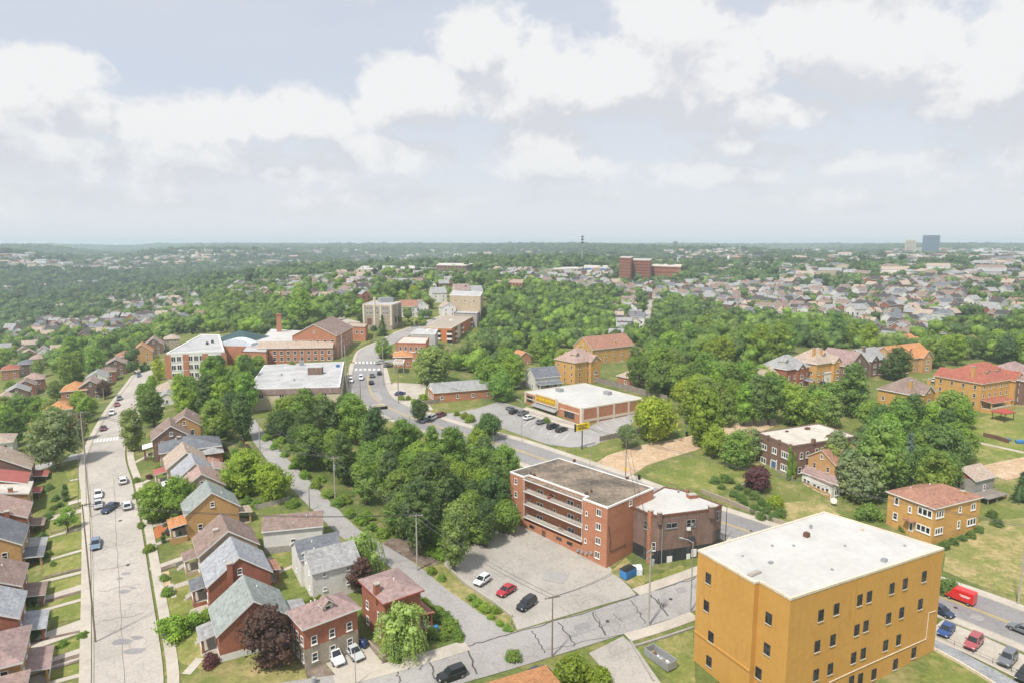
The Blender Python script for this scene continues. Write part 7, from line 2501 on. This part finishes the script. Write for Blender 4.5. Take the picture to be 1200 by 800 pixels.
car('sedan', 163, 440, 162, 445, 'bluegrey', 'blue-grey car near the top of the left street', LS)
car('sedan', 206, 619, 214, 614, 'black', 'black car on the terrace beside the orange porch')
SG = 'cars in front of the store'
for i, (kd, x, y, pt, lab) in enumerate((('sedan', 603, 482, 'black', 'black car leftmost in front of the store'), ('suv', 613, 484, 'grey', 'dark grey SUV left of the white car before the store'), ('sedan', 620, 489, 'white', 'white car parked before the store'),
                                         ('sedan', 635, 494, 'grey', 'grey car right of the white one before the store'), ('suv', 648, 499.5, 'black', 'black SUV before the store window'), ('sedan', 658, 503, 'black', 'black sedan rightmost in front of the store'))):
    car(kd, x, y, x + 10, y - 3.3, pt, lab, SG)
RB = 'cars at the road bend'
car('sedan', 498, 492, 506, 488, 'bluegrey', 'blue-grey car leftmost in the row by the small dark street tree', RB)
car('suv', 508, 489, 516, 485, 'silver', 'silver SUV middle of the row by the small dark street tree', RB)
car('suv', 517, 486, 525, 482, 'maroon', 'dark maroon SUV rightmost of the row by the small dark street tree', RB)
car('sedan', 469, 461, 476, 459, 'blue', 'blue car on the pale forecourt by the bend', RB)
RT = 'cars on the road below the crossing'
car('suv', 411, 446, 412, 455, 'white', 'white SUV in the left lane below the crossing', RT)
car('suv', 423, 443, 423.5, 452, 'white', 'white SUV in the second lane below the crossing', RT)
car('suv', 436, 440, 436, 430, 'grey', 'grey SUV heading to the crossing in the third lane', RT)
car('sedan', 435, 448, 435, 438, 'black', 'dark sedan behind the grey SUV heading to the crossing', RT)
car('sedan', 444.5, 437, 444.5, 428, 'black', 'black car in the right lane at the crossing', RT)
car('sedan', 455, 428.5, 464, 427, 'grey', 'grey car turning out right of the crossing', RT)
car('pickup', 447, 425, 456, 424, 'silver', 'silver pickup crossing at the junction', RT)
car('suv', 447, 418, 444, 410, 'darkblue', 'dark car uphill beyond the crossing', RT)
car('sedan', 628, 446.5, 640, 445, 'silver', 'silver car behind the fence near the white gabled house')
car('sedan', 603, 453, 611, 452, 'white', 'white car on the lane left of the white gabled house')
car('sedan', 965, 450, 972, 456, 'black', 'black car on the drive beside the white annex')
car('suv', 1096, 446, 1108, 443, 'white', 'white car between the gold chimneys and the red-tiled house')
car('sedan', 598, 479, 588, 474, 'grey', 'grey car at the near end of the store car park')
for k_, o in CARS.items():
    for c in list(o.children):
        for g in list(c.children):
            bpy.data.objects.remove(g)
        bpy.data.objects.remove(c)
    bpy.data.objects.remove(o)

# red van
p, q = at(1126, 697, 1.2), at(1085, 681, 1.2)
yaw = math.atan2(q[1] - p[1], q[0] - p[0])
o = tag(empty('van', (p[0], p[1], p[2] + .1), yaw), 'bright red box van with white markings passing on the main road', 'van')
mb = MB()
secs = []
for x, zb, zt, w in ((-2.9, .5, 2.55, 1.0), (-2.75, .45, 2.75, 1.03), (1.0, .45, 2.75, 1.03), (1.3, .45, 2.6, 1.03), (2.1, .45, 1.35, 1.), (2.9, .45, 1.1, .95), (3.05, .5, .9, .85)):
    secs.append(sec(x, zb, zt, w))
loft(mb, secs, 'car_paint')
bd = mb.build('body', o)
bd.color = (.62, .02, .015, 1)
o.scale = (.8, .88, .9)
for s_ in (-1, 1):
    mb = MB()
    for x, z, w in ((-1.2, 1.75, 2.2), (-1.2, 1.5, 1.6)):
        mb.box((x, s_ * 1.035, z), w, .02, .14, 'trim_white')
    mb.build('marking', bd)
    for x in (-1.9, 1.9):
        w = MB()
        w.tube([(x, s_ * .8, .36), (x, s_ * 1.06, .36)], .38, 'tyre_rubber', 14)
        wo = w.build('wheel', o)
        w = MB()
        w.tube([(x, s_ * 1.055, .36), (x, s_ * 1.075, .36)], .22, 'alloy', 12)
        w.build('rim', wo)
mb = MB()
mb.face([(1.34, -.85, 2.5), (1.34, .85, 2.5), (2.04, .85, 1.46), (2.04, -.85, 1.46)][::-1], 'car_glass')
for v in range(4):
    mb.v[v] = (mb.v[v][0] + .04, mb.v[v][1], mb.v[v][2] + .04)
mb.build('windscreen', o)

# ------------------------------------------------------------------ poles, lamps, wires
TOPS = {}


def pole(base, topy, kind, label, m='wood_pole', arms=1, yaw=.7, r=.15, tr=False, key=None, group='utility poles', lamp_dir=1):
    p = at(*base)
    lo, hi = 1., 40.
    for _ in range(40):
        h = (lo + hi) / 2
        if proj((p[0], p[1], p[2] + h))[1] > topy:
            lo = h
        else:
            hi = h
    o = tag(empty('street_lamp' if kind == 'lamp' else 'utility_pole' if kind == 'util' else 'flagpole' if kind == 'flag' else 'post', tuple(p), yaw), label,
            {'lamp': 'street lamp', 'util': 'utility pole', 'flag': 'flagpole', 'post': 'post'}[kind], {'lamp': 'street lamps', 'util': group, 'flag': 'flagpoles', 'post': 'plain posts'}[kind])
    mb = MB()
    mb.tube([(0, 0, -.5), (0, 0, h)], [r, r * .65], m, 8)
    mb.build('pole', o)
    if kind == 'util':
        for a in range(arms):
            mb = MB()
            z = h - .4 - a * 1.1
            mb.box((0, .16, z), 2.6, .12, .14, m)
            ca = mb.build('crossarm', o)
            for x in (-1.15, -.45, .45, 1.15):
                mb = MB()
                mb.tube([(x, .16, z + .141), (x, .16, z + .36)], [.05, .07], 'grey_metal', 6)
                mb.build('insulator', ca)
        if tr:
            mb = MB()
            mb.tube([(.1, -.42, h - 2.9), (.1, -.42, h - 1.8)], .28, 'grey_metal', 10)
            mb.build('transformer', o)
    if kind == 'lamp':
        mb = MB()
        mb.tube([(0, 0, h - .3), (lamp_dir * .8, 0, h + .1), (lamp_dir * 1.9, 0, h + .15)], .06, m, 6)
        mb.build('arm', o)
        mb = MB()
        mb.tube([(lamp_dir * 1.8, 0, h + .14), (lamp_dir * 2.1, 0, h + .16), (lamp_dir * 2.6, 0, h + .12)], [.1, .2, .08], 'grey_metal', 8)
        mb.build('lamp_head', o)
    if key:
        TOPS[key] = np.array([p[0], p[1], p[2] + h])
    return o


pole((106, 606), 482, 'util', 'tall pale utility pole on the left street beyond the white cars', 'pale_pole', 1, 1.0, .17, key='L1')
pole((112, 752), 590, 'util', 'utility pole on the left kerb nearest the bottom of the left street', 'wood_pole', 1, 1.0, .15, key='L2')
pole((393, 588), 535, 'util', 'pale utility pole with transformer at the wood edge by the alley', 'pale_pole', 1, .2, .16, True, key='A1')
pole((363, 598), 570, 'post', 'short dark wooden post beside the alley', 'wood_pole', r=.13)
pole((489, 668), 602, 'util', 'pale utility pole at the gravel pull-off by the alley', 'pale_pole', 1, .1, .18, key='A2')
pole((647, 769), 698, 'util', 'wooden utility pole on the kerb of the side street at the bottom', 'wood_pole', 1, .3, .16, key='S1')
pole((760, 733), 643, 'util', 'weathered utility pole with two crossarms before the wedge building', 'pale_pole', 2, .9, .18, True, key='S2')
pole((809, 717), 634, 'lamp', 'grey metal street lamp beside the ochre block', 'grey_metal', r=.13, yaw=2.6)
pole((850, 634), 592, 'lamp', 'dark street lamp behind the wedge building', 'dark_metal', r=.1, yaw=2.8)
pole((733, 562), 513, 'util', 'dark wooden pole with yellow sign at the mouth of the dirt lane', 'wood_pole', 0, .3, .15, key='M1')
pole((691, 549), 523, 'lamp', 'thin street lamp on the kerb behind the brick apartments', 'grey_metal', r=.08, yaw=.6)
pole((611.5, 517), 470, 'lamp', 'grey street lamp at the edge of the store car park', 'grey_metal', r=.1, yaw=2.2)
pole((417, 803), 762, 'post', 'thin grey post on the pavement by the white SUV', 'grey_metal', r=.08)
pole((423, 483), 446, 'post', 'dark brown bare pole on the near kerb of the bend', 'wood_pole', r=.16)
pole((406, 462), 404, 'util', 'tall pale pole beside the pale flat building', 'pale_pole', 0, .3, .17, key='M3')
pole((409, 455), 432, 'post', 'dark pole beside the tall pale one at the flat building', 'wood_pole', r=.14)
pole((449.5, 451), 396, 'util', 'pale utility pole with crossarms at the crossing', 'pale_pole', 2, .2, .17, key='M4')
pole((467, 472), 432, 'util', 'dark utility pole on the forecourt at the bend', 'wood_pole', 0, .2, .17, key='M2')
pole((480.5, 503), 487, 'post', 'short dark post under the small dark street tree', 'wood_pole', r=.12)
pole((305, 530), 490, 'util', 'utility pole with lamps at the top of the alley', 'pale_pole', 1, .2, .14, key='A0')
pole((272, 478), 455, 'util', 'pole at the clump of trees below the school', 'pale_pole', 1, .2, .14)
pole((1193, 708), 616, 'util', 'pale utility pole by the main road near the right edge', 'pale_pole', 1, 1.2, .17, key='R1')
pole((122, 472), 455, 'post', 'pale pole on the upper left street', 'pale_pole', r=.14)
pole((395, 418), 388, 'flag', 'white flagpole left of the pair on the school lawn', 'trim_white', r=.1)
pole((401, 421), 390, 'flag', 'white flagpole right of the pair on the school lawn', 'trim_white', r=.1)
pole((578, 520), 500, 'post', 'thin post beside the dark roadside tree', 'grey_metal', r=.09)
p = at(733, 562)
for z, w, h in ((2.6, .7, .9),):
    o = tag(empty('road_sign', (p[0] - .1, p[1] - .22, p[2] + z)), 'yellow warning sign fixed to the dark pole at the dirt lane', 'road sign')
    mb = MB()
    mb.box((0, 0, 0), w, .04, h, 'yellow_sign', .6)
    mb.build('plate', o)


def wire(a, b_, dx, sag, label):
    p, q = TOPS[a] + [dx, dx * .4, 0], TOPS[b_] + [dx, dx * .4, 0]
    mb = MB()
    us = np.linspace(0, 1, 14)
    mb.tube([p + (q - p) * u - np.array([0, 0, sag * 4 * u * (1 - u) + .1]) for u in us], .042, 'pale_wire', 4)
    return tag(mb.build('overhead_wire'), label, 'wire', 'overhead wires')


for a, b_, lab in (('L1', 'L2', 'overhead wire between the two poles of the left street'), ('A1', 'A2', 'overhead wire along the alley between the two pale poles'), ('A0', 'A1', 'overhead wire along the upper alley'),
                   ('A2', 'S1', 'overhead wire from the alley across the parking lot'), ('S1', 'S2', 'overhead wire along the side street'), ('L2', 'A2', 'overhead wire crossing the gardens from the street to the alley'), ('L1', 'A1', 'overhead wire crossing high over the gardens to the wood'), ('M1', 'R1', 'overhead wire along the far side of the main road'), ('M4', 'M2', 'overhead wire at the crossing'), ('M2', 'M1', 'overhead wire along the store side of the main road'), ('M3', 'M4', 'overhead wire across the road at the pale building'), ('S2', 'M1', 'overhead wire over the wedge building to the dirt lane pole')):
    for dx in (-.5, .5):
        wire(a, b_, dx, 1.0, lab)

# ------------------------------------------------------------------ fences and walls
def fence(pix, h, m, name, label, cat='fence', th=.08, posts=2.4, z0=0.):
    pts = [at(*p)[:2] for p in pix]
    o = tag(empty(name, (*pts[0], 0)), label, cat)
    mb, pb = MB(), MB()
    for a, b_ in zip(pts[:-1], pts[1:]):
        L = np.linalg.norm(b_ - a)
        d = (b_ - a) / L
        n = np.array([-d[1], d[0]]) * th / 2
        k = max(1, int(L / posts))
        for i in range(k):
            p, q = a + d * L * i / k - pts[0], a + d * L * (i + 1) / k - pts[0]
            zp, zq = H(*(p + pts[0])), H(*(q + pts[0]))
            mb.prism([p - n, q - n, q + n, p + n], [zp - .6, zq - .6, zq - .6, zp - .6], [zp + h, zq + h, zq + h, zp + h], m)
            if posts < 5:
                pb.box((p[0], p[1], zp - .4), .14, .14 + th, h + .55, m, math.atan2(d[1], d[0]))
    mb.build('panels' if cat == 'fence' else 'wall_face', o)
    if posts < 5:
        pb.build('posts', o)['kind'] = 'stuff'
    return o


fence([(598, 455), (625, 450), (660, 444), (690, 446), (735, 457), (782, 470)], 2.2, 'weathered_wood', 'board_fence', 'long grey board fence running behind the store')
fence([(703, 517), (730, 511), (757, 505)], 1.6, 'weathered_wood', 'board_fence', 'grey board fence between the store car park and the dirt lane')
fence([(497, 474), (530, 469), (562, 466), (600, 462)], 1.4, 'weathered_wood', 'board_fence', 'low timber fence in front of the low grey-roofed building')
fence([(300, 597), (318, 592), (340, 586)], 1.1, 'pale_pole', 'garden_fence', 'pale garden fence on the back lawns above the white garage')
fence([(521, 656), (536, 649), (549, 642)], .6, 'white_paint', 'low_wall', 'low white wall at the wood side of the parking lot', 'wall', .25, 9)
fence([(521, 662), (546, 685), (575, 704), (600, 723)], .5, 'concrete', 'low_wall', 'low concrete wall along the alley side of the parking lot', 'wall', .3, 9)
fence([(744, 757), (780, 746), (813, 735)], .25, 'grey_block', 'retaining_wall', 'grey retaining wall below the pavement beside the ochre block', 'wall', .4, 9)
fence([(738, 750), (752, 774), (766, 798)], .3, 'grey_block', 'low_wall', 'low grey wall on the drive edge at the bottom', 'wall', .3, 9)
fence([(822, 577), (850, 588), (900, 609), (935, 622)], 1.1, 'stone', 'retaining_wall', 'stone retaining wall on the far side of the main road', 'wall', .4, 9)
fence([(869, 573), (888, 563), (902, 570)], 1.3, 'stone', 'retaining_wall', 'crumbling stone wall in the corner bank', 'wall', .4, 9)
fence([(1086, 757), (1120, 775), (1150, 793), (1190, 818)], .5, 'trim_cream', 'low_wall', 'cream low wall stepping down beside the ochre block', 'wall', .3, 9)
rp_ = pp((1092, 745), (1118, 757), (1140, 767), (1163, 777.5), (1185, 788), (1215, 802))
o = tag(empty('railing', tuple(rp_[0])), 'thin dark railing in front of the parking bay', 'railing')
mb = MB()
for z_ in (.5, .95):
    mb.tube([p_ - rp_[0] + [0, 0, z_] for p_ in rp_], .025, 'dark_metal', 5)
mb.build('rails', o)
for p_ in rp_:
    mb = MB()
    mb.tube([p_ - rp_[0] + [0, 0, -.2], p_ - rp_[0] + [0, 0, 1.]], .035, 'dark_metal', 5)
    mb.build('post', o)
fence([(1152, 511), (1166, 514), (1182, 519)], 1.2, 'trim_brown', 'low_wall', 'brown wall in the green field at the right', 'wall', .3, 9)
fence([(700, 400), (760, 412)], 2., 'weathered_wood', 'board_fence', 'grey fence by the hall under the reddish-brown roof') if False else None
fence([(190, 618), (216, 604)], .8, 'grey_block', 'low_wall', 'low grey terrace wall above the red flower bed', 'wall', .3, 9)
fence([(206, 664), (219, 659)], .9, 'grey_block', 'low_wall', 'low grey terrace wall below the orange porch', 'wall', .3, 9)
fence([(432, 752), (450, 771)], .35, 'stone', 'low_wall', 'low stone edging beside the driveway bed', 'wall', .3, 9)


# ------------------------------------------------------------------ smaller things
def dumpster(px, py, yaw, label, m, lid, L=3., W=1.7, Hh=1.5, junk=False):
    p = at(px, py, .6)
    o = tag(empty('dumpster', (p[0], p[1], p[2] + .1), yaw), label, 'dumpster')
    mb = MB()
    t = .1
    for c, sx, sy in (((0, -W / 2, .1), L, t), ((0, W / 2, .1), L, t), ((-L / 2, 0, .1), t, W - t - .01), ((L / 2, 0, .1), t, W - t - .01)):
        mb.box(c, sx, sy, Hh, m)
    mb.box((0, 0, 0.02), L, W, .1, m)
    for x in np.linspace(-L / 2 + .4, L / 2 - .4, 5):
        for s_ in (-1, 1):
            mb.box((x, s_ * (W / 2 + .09), .25), .12, .07, Hh - .3, m)
    mb.build('bin_body', o)
    if lid:
        mb = MB()
        mb.prism([(-L / 2, -W / 2), (L / 2, -W / 2), (L / 2, W / 2), (-L / 2, W / 2)], [Hh + .12] * 4, [Hh + .2, Hh + .2, Hh + .4, Hh + .4], lid)
        mb.build('lid', o)
    if junk:
        for k in range(7):
            mb = MB()
            mb.box((0, 0, 0), random.uniform(.4, .9), random.uniform(.3, .6), random.uniform(.3, .6), random.choice(['white_paint', 'trim_brown', 'tarp_white', 'wood_deck']), random.uniform(0, 3))
            w = mb.build('rubbish')
            w.location = o.matrix_basis @ Vector((-L / 2 + .6 + k * (L - 1.2) / 6, random.uniform(-.25, .25), .13))
            tag(w, 'piece of rubbish lying in the open grey skip', 'rubbish', 'rubbish in the open skip')
    return o


dumpster(736, 672, .7, 'blue dumpster with a dark lid between the brick apartments and the wedge building', 'blue_paint', 'plastic_black')
p = at(745, 667, .8)
mb = MB()
mb.prism([(p[0] - 1.2, p[1] - .8), (p[0] + 1.2, p[1] - .8), (p[0] + 1.2, p[1] + .8), (p[0] - 1.2, p[1] + .8)], p[2] - .2, [p[2] + 1., p[2] + 1.3, p[2] + 1.6, p[2] + 1.4], 'tarp_white')
tag(mb.build('tarpaulin'), 'pale blue tarpaulin heap behind the blue dumpster', 'tarpaulin')
dumpster(774, 771, -1.0, 'open grey-white skip full of rubbish beside the ochre block', 'grey_metal', None, 5.2, 2.1, 1.3, True)
for px, py, lab, m, s_, h in ((749, 559, 'black litter bin on the pavement at the dirt lane', 'plastic_black', .4, 1.2), (511, 737, 'blue wheeled bin beside the corner garden', 'blue_paint', .38, 1.1), (805, 508, 'dark bin at the head of the dirt lane', 'plastic_black', .45, 1.2),
                              (368, 797, 'grey bin on the mulch bed by the driveway', 'grey_metal', .35, 1.), (1026, 604, 'white tank beside the ochre block roof edge', 'white_paint', .5, 1.)):
    p = at(px, py, h / 2)
    o = tag(empty('bin', tuple(p)), lab, 'bin')
    mb = MB()
    mb.tube([(0, 0, 0), (0, 0, h)], [s_ * .85, s_], m, 10)
    mb.build('bin_body', o)
    mb = MB()
    mb.tube([(0, 0, h + .002), (0, 0, h + .1), (0, 0, h + .16)], [s_ * 1.08, s_ * 1.05, s_ * .4], m, 10)
    mb.build('lid', o)
# covered scooter on the drive
p = at(424, 752, .5)
o = tag(empty('covered_scooter', tuple(p), R(-50)), 'dark blue covered scooter next to the silver sedan on the drive', 'scooter')
mb = MB()
loft(mb, [sec(-1.25, .1, .6, .3), sec(-.9, .03, .95, .45), sec(0, .03, 1.05, .5), sec(.6, .03, 1.3, .48), sec(1.0, .05, 1.1, .42), sec(1.3, .1, .5, .25)], 'car_paint')
bd = mb.build('cover', o, True)
bd.color = (.02, .04, .12, 1)
# signs at the bend
p = at(444, 494)
o = tag(empty('billboard', tuple(p), R(20)), 'small double sign on a dark post beside the hedge at the bend', 'sign')
mb = MB()
mb.tube([(0, 0, -.3), (0, 0, 4.2)], .3, 'trim_brown', 8)
mb.build('post', o)
mb = MB()
mb.box((.6, 0, 4.1), 4.6, .6, .9, 'sign_black')
mb.build('sign_board', o)
mb = MB()
mb.box((.2, 0, 5.02), 4.0, .5, .7, 'trim_cream')
mb.build('sign_panel', o)
p = at(412, 466, 3)
o = tag(empty('canopy', tuple(p), R(5)), 'small red flat canopy on posts beside the pale flat building', 'canopy')
mb = MB()
mb.box((0, 0, 3.), 4.5, 2.4, .45, 'red_metal_roof')
mb.build('roof', o)
for sx in (-2, 2):
    mb = MB()
    mb.box((sx, 0, -.4), .2, .2, 3.39, 'dark_metal')
    mb.build('post', o)
p = at(1176, 481, 3)
o = tag(empty('gazebo', tuple(p), R(25)), 'maroon canvas gazebo behind the red-tiled house', 'gazebo')
mb = MB()
solid_hip(mb, 5, 4, 2.6, 1., .2, 'trim_red', 'trim_red', k=1)
mb.build('canopy', o)
for sx in (-2.3, 2.3):
    for sy in (-1.8, 1.8):
        mb = MB()
        mb.box((sx, sy, -.3), .15, .15, 2.85, 'dark_metal')
        mb.build('post', o)
for px, py, lab, m, sx, sy, sz in ((1179, 514, 'dark blue covered boat beside the brown wall in the field', 'blue_paint', 2.6, 1.2, .8), (1197, 517, 'bright blue covered boat at the right edge of the field', 'blue_paint', 2.8, 1.3, 1.)):
    p = at(px, py, .5)
    o = tag(empty('covered_boat', tuple(p), R(-20)), lab, 'boat')
    mb = MB()
    loft(mb, [sec(-sx / 2, .1, sz * .8, sy * .45), sec(0, .0, sz, sy * .5), sec(sx * .35, .05, sz * .9, sy * .35), sec(sx / 2, .3, sz * .7, .08)], m)
    mb.build('hull_cover', o)
p = at(1132, 533, .6)
o = tag(empty('water_tank', tuple(p)), 'white tank standing at the edge of the green field', 'tank')
mb = MB()
mb.tube([(0, 0, 0), (0, 0, 1.5), (0, 0, 1.8)], [.7, .7, .3], 'white_paint', 12)
mb.build('tank_body', o)
mb = MB()
mb.tube([(0, 0, 1.8), (0, 0, 1.95)], .2, 'blue_paint', 10)
mb.build('lid', o)
# satellite dish
p = at(977, 589, .5)
o = tag(empty('satellite_dish', tuple(p)), 'white satellite dish on the ground by the glazed porch', 'dish')
mb = MB()
mb.tube([(0, 0, 0), (0, 0, 1.)], .05, 'grey_metal', 6)
mb.build('stand', o)
mb = MB()
mb.tube([(0, 0, 1.2), (-.25, -.45, 1.32), (-.3, -.55, 1.34)], [.15, .7, .75], 'white_paint', 14)
mb.build('dish', o)
# house at the bottom with the orange roof
house((612, 806), 13, 12, 5.5, 2.8, 25, 'hip', 'tan_brick', 'orange_tile', 'house with an orange roof cut by the bottom edge', vents=2, trim='trim_cream')
# ------------------------------------------------------------------ sky, sun, air, camera
SUN_AZ, SUN_EL = R(-147), R(57)          # azimuth from +Y towards +X
w = bpy.data.worlds.new('World')
SC.world = w
w.use_nodes = True
t = NT(w)
t.n.clear()
out = t.new('ShaderNodeOutputWorld')
bg = t.new('ShaderNodeBackground')
sky = t.new('ShaderNodeTexSky', sky_type='NISHITA')
sky.sun_disc = False
sky.sun_elevation = SUN_EL
sky.sun_rotation = SUN_AZ
sky.air_density = 1.0
sky.dust_density = 2.5
sky.altitude = 300
# cloud field as a group: direction in -> (azimuth, elevation) pattern
ng = bpy.data.node_groups.new('cloud_field', 'ShaderNodeTree')
ng.interface.new_socket('Vector', in_out='INPUT', socket_type='NodeSocketVector')
ng.interface.new_socket('Density', in_out='OUTPUT', socket_type='NodeSocketFloat')


class GT(NT):
    def __init__(s, tree):
        s.t, s.n, s.l = tree, tree.nodes, tree.links


g = GT(ng)
gi, go = g.new('NodeGroupInput'), g.new('NodeGroupOutput')


def vm(gg, op, a, b_=None):
    n = gg.new('ShaderNodeVectorMath', operation=op)
    for i, v in enumerate((a, b_)):
        if v is None:
            continue
        if isinstance(v, tuple):
            n.inputs[i].default_value = v
        else:
            gg.link(v, n.inputs[i])
    return n


vec = gi.outputs[0]
# warp with noise so that every bank gets a billowing outline
n1 = g.new('ShaderNodeTexNoise')
n1.inputs['Scale'].default_value = 7.5
n1.inputs['Detail'].default_value = 7.
n1.inputs['Roughness'].default_value = .58
g.link(vm(g, 'MULTIPLY', vec, (1., 1.3, 1.)).outputs[0], n1.inputs['Vector'])
n2 = g.new('ShaderNodeTexNoise')
n2.inputs['Scale'].default_value = 3.2
n2.inputs['Detail'].default_value = 5.
g.link(vm(g, 'MULTIPLY', vec, (1., 2.6, 1.)).outputs[0], n2.inputs['Vector'])
BL = [(490, 110, 75, 36, 1.), (440, 130, 40, 22, .8), (565, 50, 50, 42, .95), (640, 95, 110, 45, .9), (720, 95, 90, 45, 1.), (790, 40, 60, 65, 1.), (830, 90, 95, 48, 1.), (900, 130, 75, 28, .95), (640, 180, 60, 32, .85), (650, 195, 90, 18, .7),
      (960, 45, 75, 45, .95), (1030, 60, 95, 48, 1.), (1100, 60, 60, 40, .7), (1180, 60, 55, 45, .95), (1170, 110, 80, 36, .7), (880, 175, 80, 16, .6), (820, 205, 90, 18, .6), (1010, 195, 70, 14, .55), (1100, 185, 90, 18, .5),
      (100, 135, 70, 24, .8), (180, 145, 90, 28, .8), (290, 140, 90, 26, .8), (370, 135, 50, 28, .9), (460, 180, 70, 22, .85), (60, 175, 120, 28, .6), (230, 185, 160, 26, .55), (350, 200, 100, 20, .5), (40, 80, 60, 22, .75), (90, 92, 30, 10, .5),
      (560, 235, 200, 16, .35), (200, 235, 250, 18, .35), (950, 235, 250, 16, .35), (1250, 150, 120, 60, .7), (1400, 80, 120, 60, .8), (-120, 120, 140, 50, .8), (-300, 60, 150, 60, .8), (300, -60, 160, 30, .5), (900, -80, 160, 50, .7), (600, -160, 200, 50, .5)]
acc = None
for px, py, sx, sy, st in BL:
    d = ray(px, py)
    d = d / np.linalg.norm(d)
    az, el = math.atan2(d[0], d[1]), math.asin(d[2])
    s_ = vm(g, 'SUBTRACT', vec, (az, el, 0))
    m_ = vm(g, 'MULTIPLY', s_.outputs[0], (FOC / sx, FOC / sy * 1.0, 0))
    ln = vm(g, 'LENGTH', m_.outputs[0]).outputs['Value']
    v = g.math('MULTIPLY', g.math('SUBTRACT', 1.25, g.math('MULTIPLY', ln, .85)), st)
    acc = v if acc is None else g.math('MAXIMUM', acc, v)
acc = g.math('MAXIMUM', acc, -.35)
# elsewhere on the dome: a loose field of the same clouds
nz = g.math('ADD', g.math('MULTIPLY', g.math('SUBTRACT', n1.outputs['Fac'], .5), 2.2), g.math('MULTIPLY', g.math('SUBTRACT', n2.outputs['Fac'], .5), 1.5))
n3 = g.new('ShaderNodeTexNoise')
n3.inputs['Scale'].default_value = 24.
n3.inputs['Detail'].default_value = 4.
g.link(vm(g, 'MULTIPLY', vec, (1., 1.15, 1.)).outputs[0], n3.inputs['Vector'])
bil = g.math('ABSOLUTE', g.math('SUBTRACT', n3.outputs['Fac'], .5))
nz = g.math('ADD', nz, g.math('SUBTRACT', .13, g.math('MULTIPLY', bil, 1.7)))
den = g.math('ADD', g.math('MULTIPLY', acc, 1.1), g.math('MULTIPLY', nz, .8))
g.link(den, go.inputs[0])

tc = t.new('ShaderNodeTexCoord').outputs['Generated']
sx = t.new('ShaderNodeSeparateXYZ')
t.link(tc, sx.inputs[0])
az = t.math('ARCTAN2', sx.outputs[0], sx.outputs[1])
el = t.math('ARCSINE', sx.outputs[2])
cb = t.new('ShaderNodeCombineXYZ')
t.link(az, cb.inputs[0])
t.link(el, cb.inputs[1])


def field(off):
    n = t.new('ShaderNodeGroup')
    n.node_tree = ng
    t.link(vm(t, 'ADD', cb.outputs[0], off).outputs[0], n.inputs[0])
    return n.outputs[0]


d0, d1 = field((0, 0, 0)), field((-.018, .055, 0))
cover = t.ramp(d0, .2, .58)
litc = t.ramp(t.math('SUBTRACT', d0, d1), -.3, .22)
thick = t.ramp(d0, .4, 1.6)
SKY_K = .1
white, grey = (5.3, 5.3, 5.3), (4.0, 4.08, 4.36)
cl = t.mix(litc, grey, white)
cl = t.mix(t.math('MULTIPLY', thick, .25), cl, (5.2, 5.2, 5.2))
# thin high veil and horizon haze brighten the clear sky
veil = t.ramp(t.noise(vm(t, 'MULTIPLY', cb.outputs[0], (1.2, 3.4, 1.)).outputs[0], 2., 5), .3, .75, .72, .95)
base = t.mix(veil, sky.outputs[0], (4.2, 4.34, 4.76))
hz = t.ramp(el, 0., .2, .85, 0.)
base = t.mix(hz, base, (4.75, 4.82, 5.05))
col = t.mix(t.math('MULTIPLY', cover, t.ramp(el, .0, .16, .3, .95)), base, cl)
t.link(col, bg.inputs['Color'])
bg.inputs['Strength'].default_value = SKY_K
t.link(bg.outputs[0], out.inputs['Surface'])

l = bpy.data.lights.new('sun', 'SUN')
l.energy = 2.7
l.angle = R(4)
l.color = (1, .95, .87)
so = bpy.data.objects.new('sun', l)
COL.objects.link(so)
sd = Vector((math.sin(SUN_AZ) * math.cos(SUN_EL), math.cos(SUN_AZ) * math.cos(SUN_EL), math.sin(SUN_EL)))
so.rotation_euler = (-sd).to_track_quat('-Z', 'Y').to_euler()

# air
HAZE = 1
if HAZE:
    mb = MB()
    zlo, zhi = float(GZ.min()) - 1.5, 112.
    mb.prism([(-9500, -9500), (9500, -9500), (9500, 9500), (-9500, 9500)], zlo, zhi, 'trim_white')
    ho = mb.build('haze')
    struct(ho, 'stuff')
    tag(ho, 'pale summer haze hanging over the whole town', 'haze')
    m = bpy.data.materials.new('haze_air')
    m.use_nodes = True
    ht = NT(m)
    ht.n.clear()
    oo = ht.new('ShaderNodeOutputMaterial')
    pv = ht.new('ShaderNodeVolumePrincipled')
    pv.inputs['Color'].default_value = (.75, .89, 1., 1)
    pv.inputs['Density'].default_value = .00021
    pv.inputs['Anisotropy'].default_value = .1
    ht.link(pv.outputs[0], oo.inputs['Volume'])
    ho.data.materials.clear()
    ho.data.materials.append(m)
    m.cycles.homogeneous_volume = True if hasattr(m, 'cycles') and hasattr(m.cycles, 'homogeneous_volume') else None or True

cd = bpy.data.cameras.new('camera')
cam = bpy.data.objects.new('camera', cd)
COL.objects.link(cam)
cam.location = (0, 0, CAMZ)
cam.rotation_euler = (R(90) - PITCH, 0, 0)
cd.sensor_fit = 'HORIZONTAL'
cd.sensor_width = 36
cd.lens = FOC / 1200 * 36
cd.clip_start = .5
cd.clip_end = 40000
SC.camera = cam
SC.view_settings.view_transform = 'Standard'
SC.view_settings.look = 'None'
SC.view_settings.exposure = .78
SC.view_settings.gamma = 1.
SC.render.engine = 'CYCLES'
SC.cycles.max_bounces = 6
SC.cycles.diffuse_bounces = 3
SC.cycles.glossy_bounces = 2
SC.cycles.transmission_bounces = 2
SC.cycles.volume_bounces = 2
SC.cycles.transparent_max_bounces = 4
SC.cycles.use_denoising = True
SC.cycles.caustics_reflective = False
SC.cycles.caustics_refractive = False
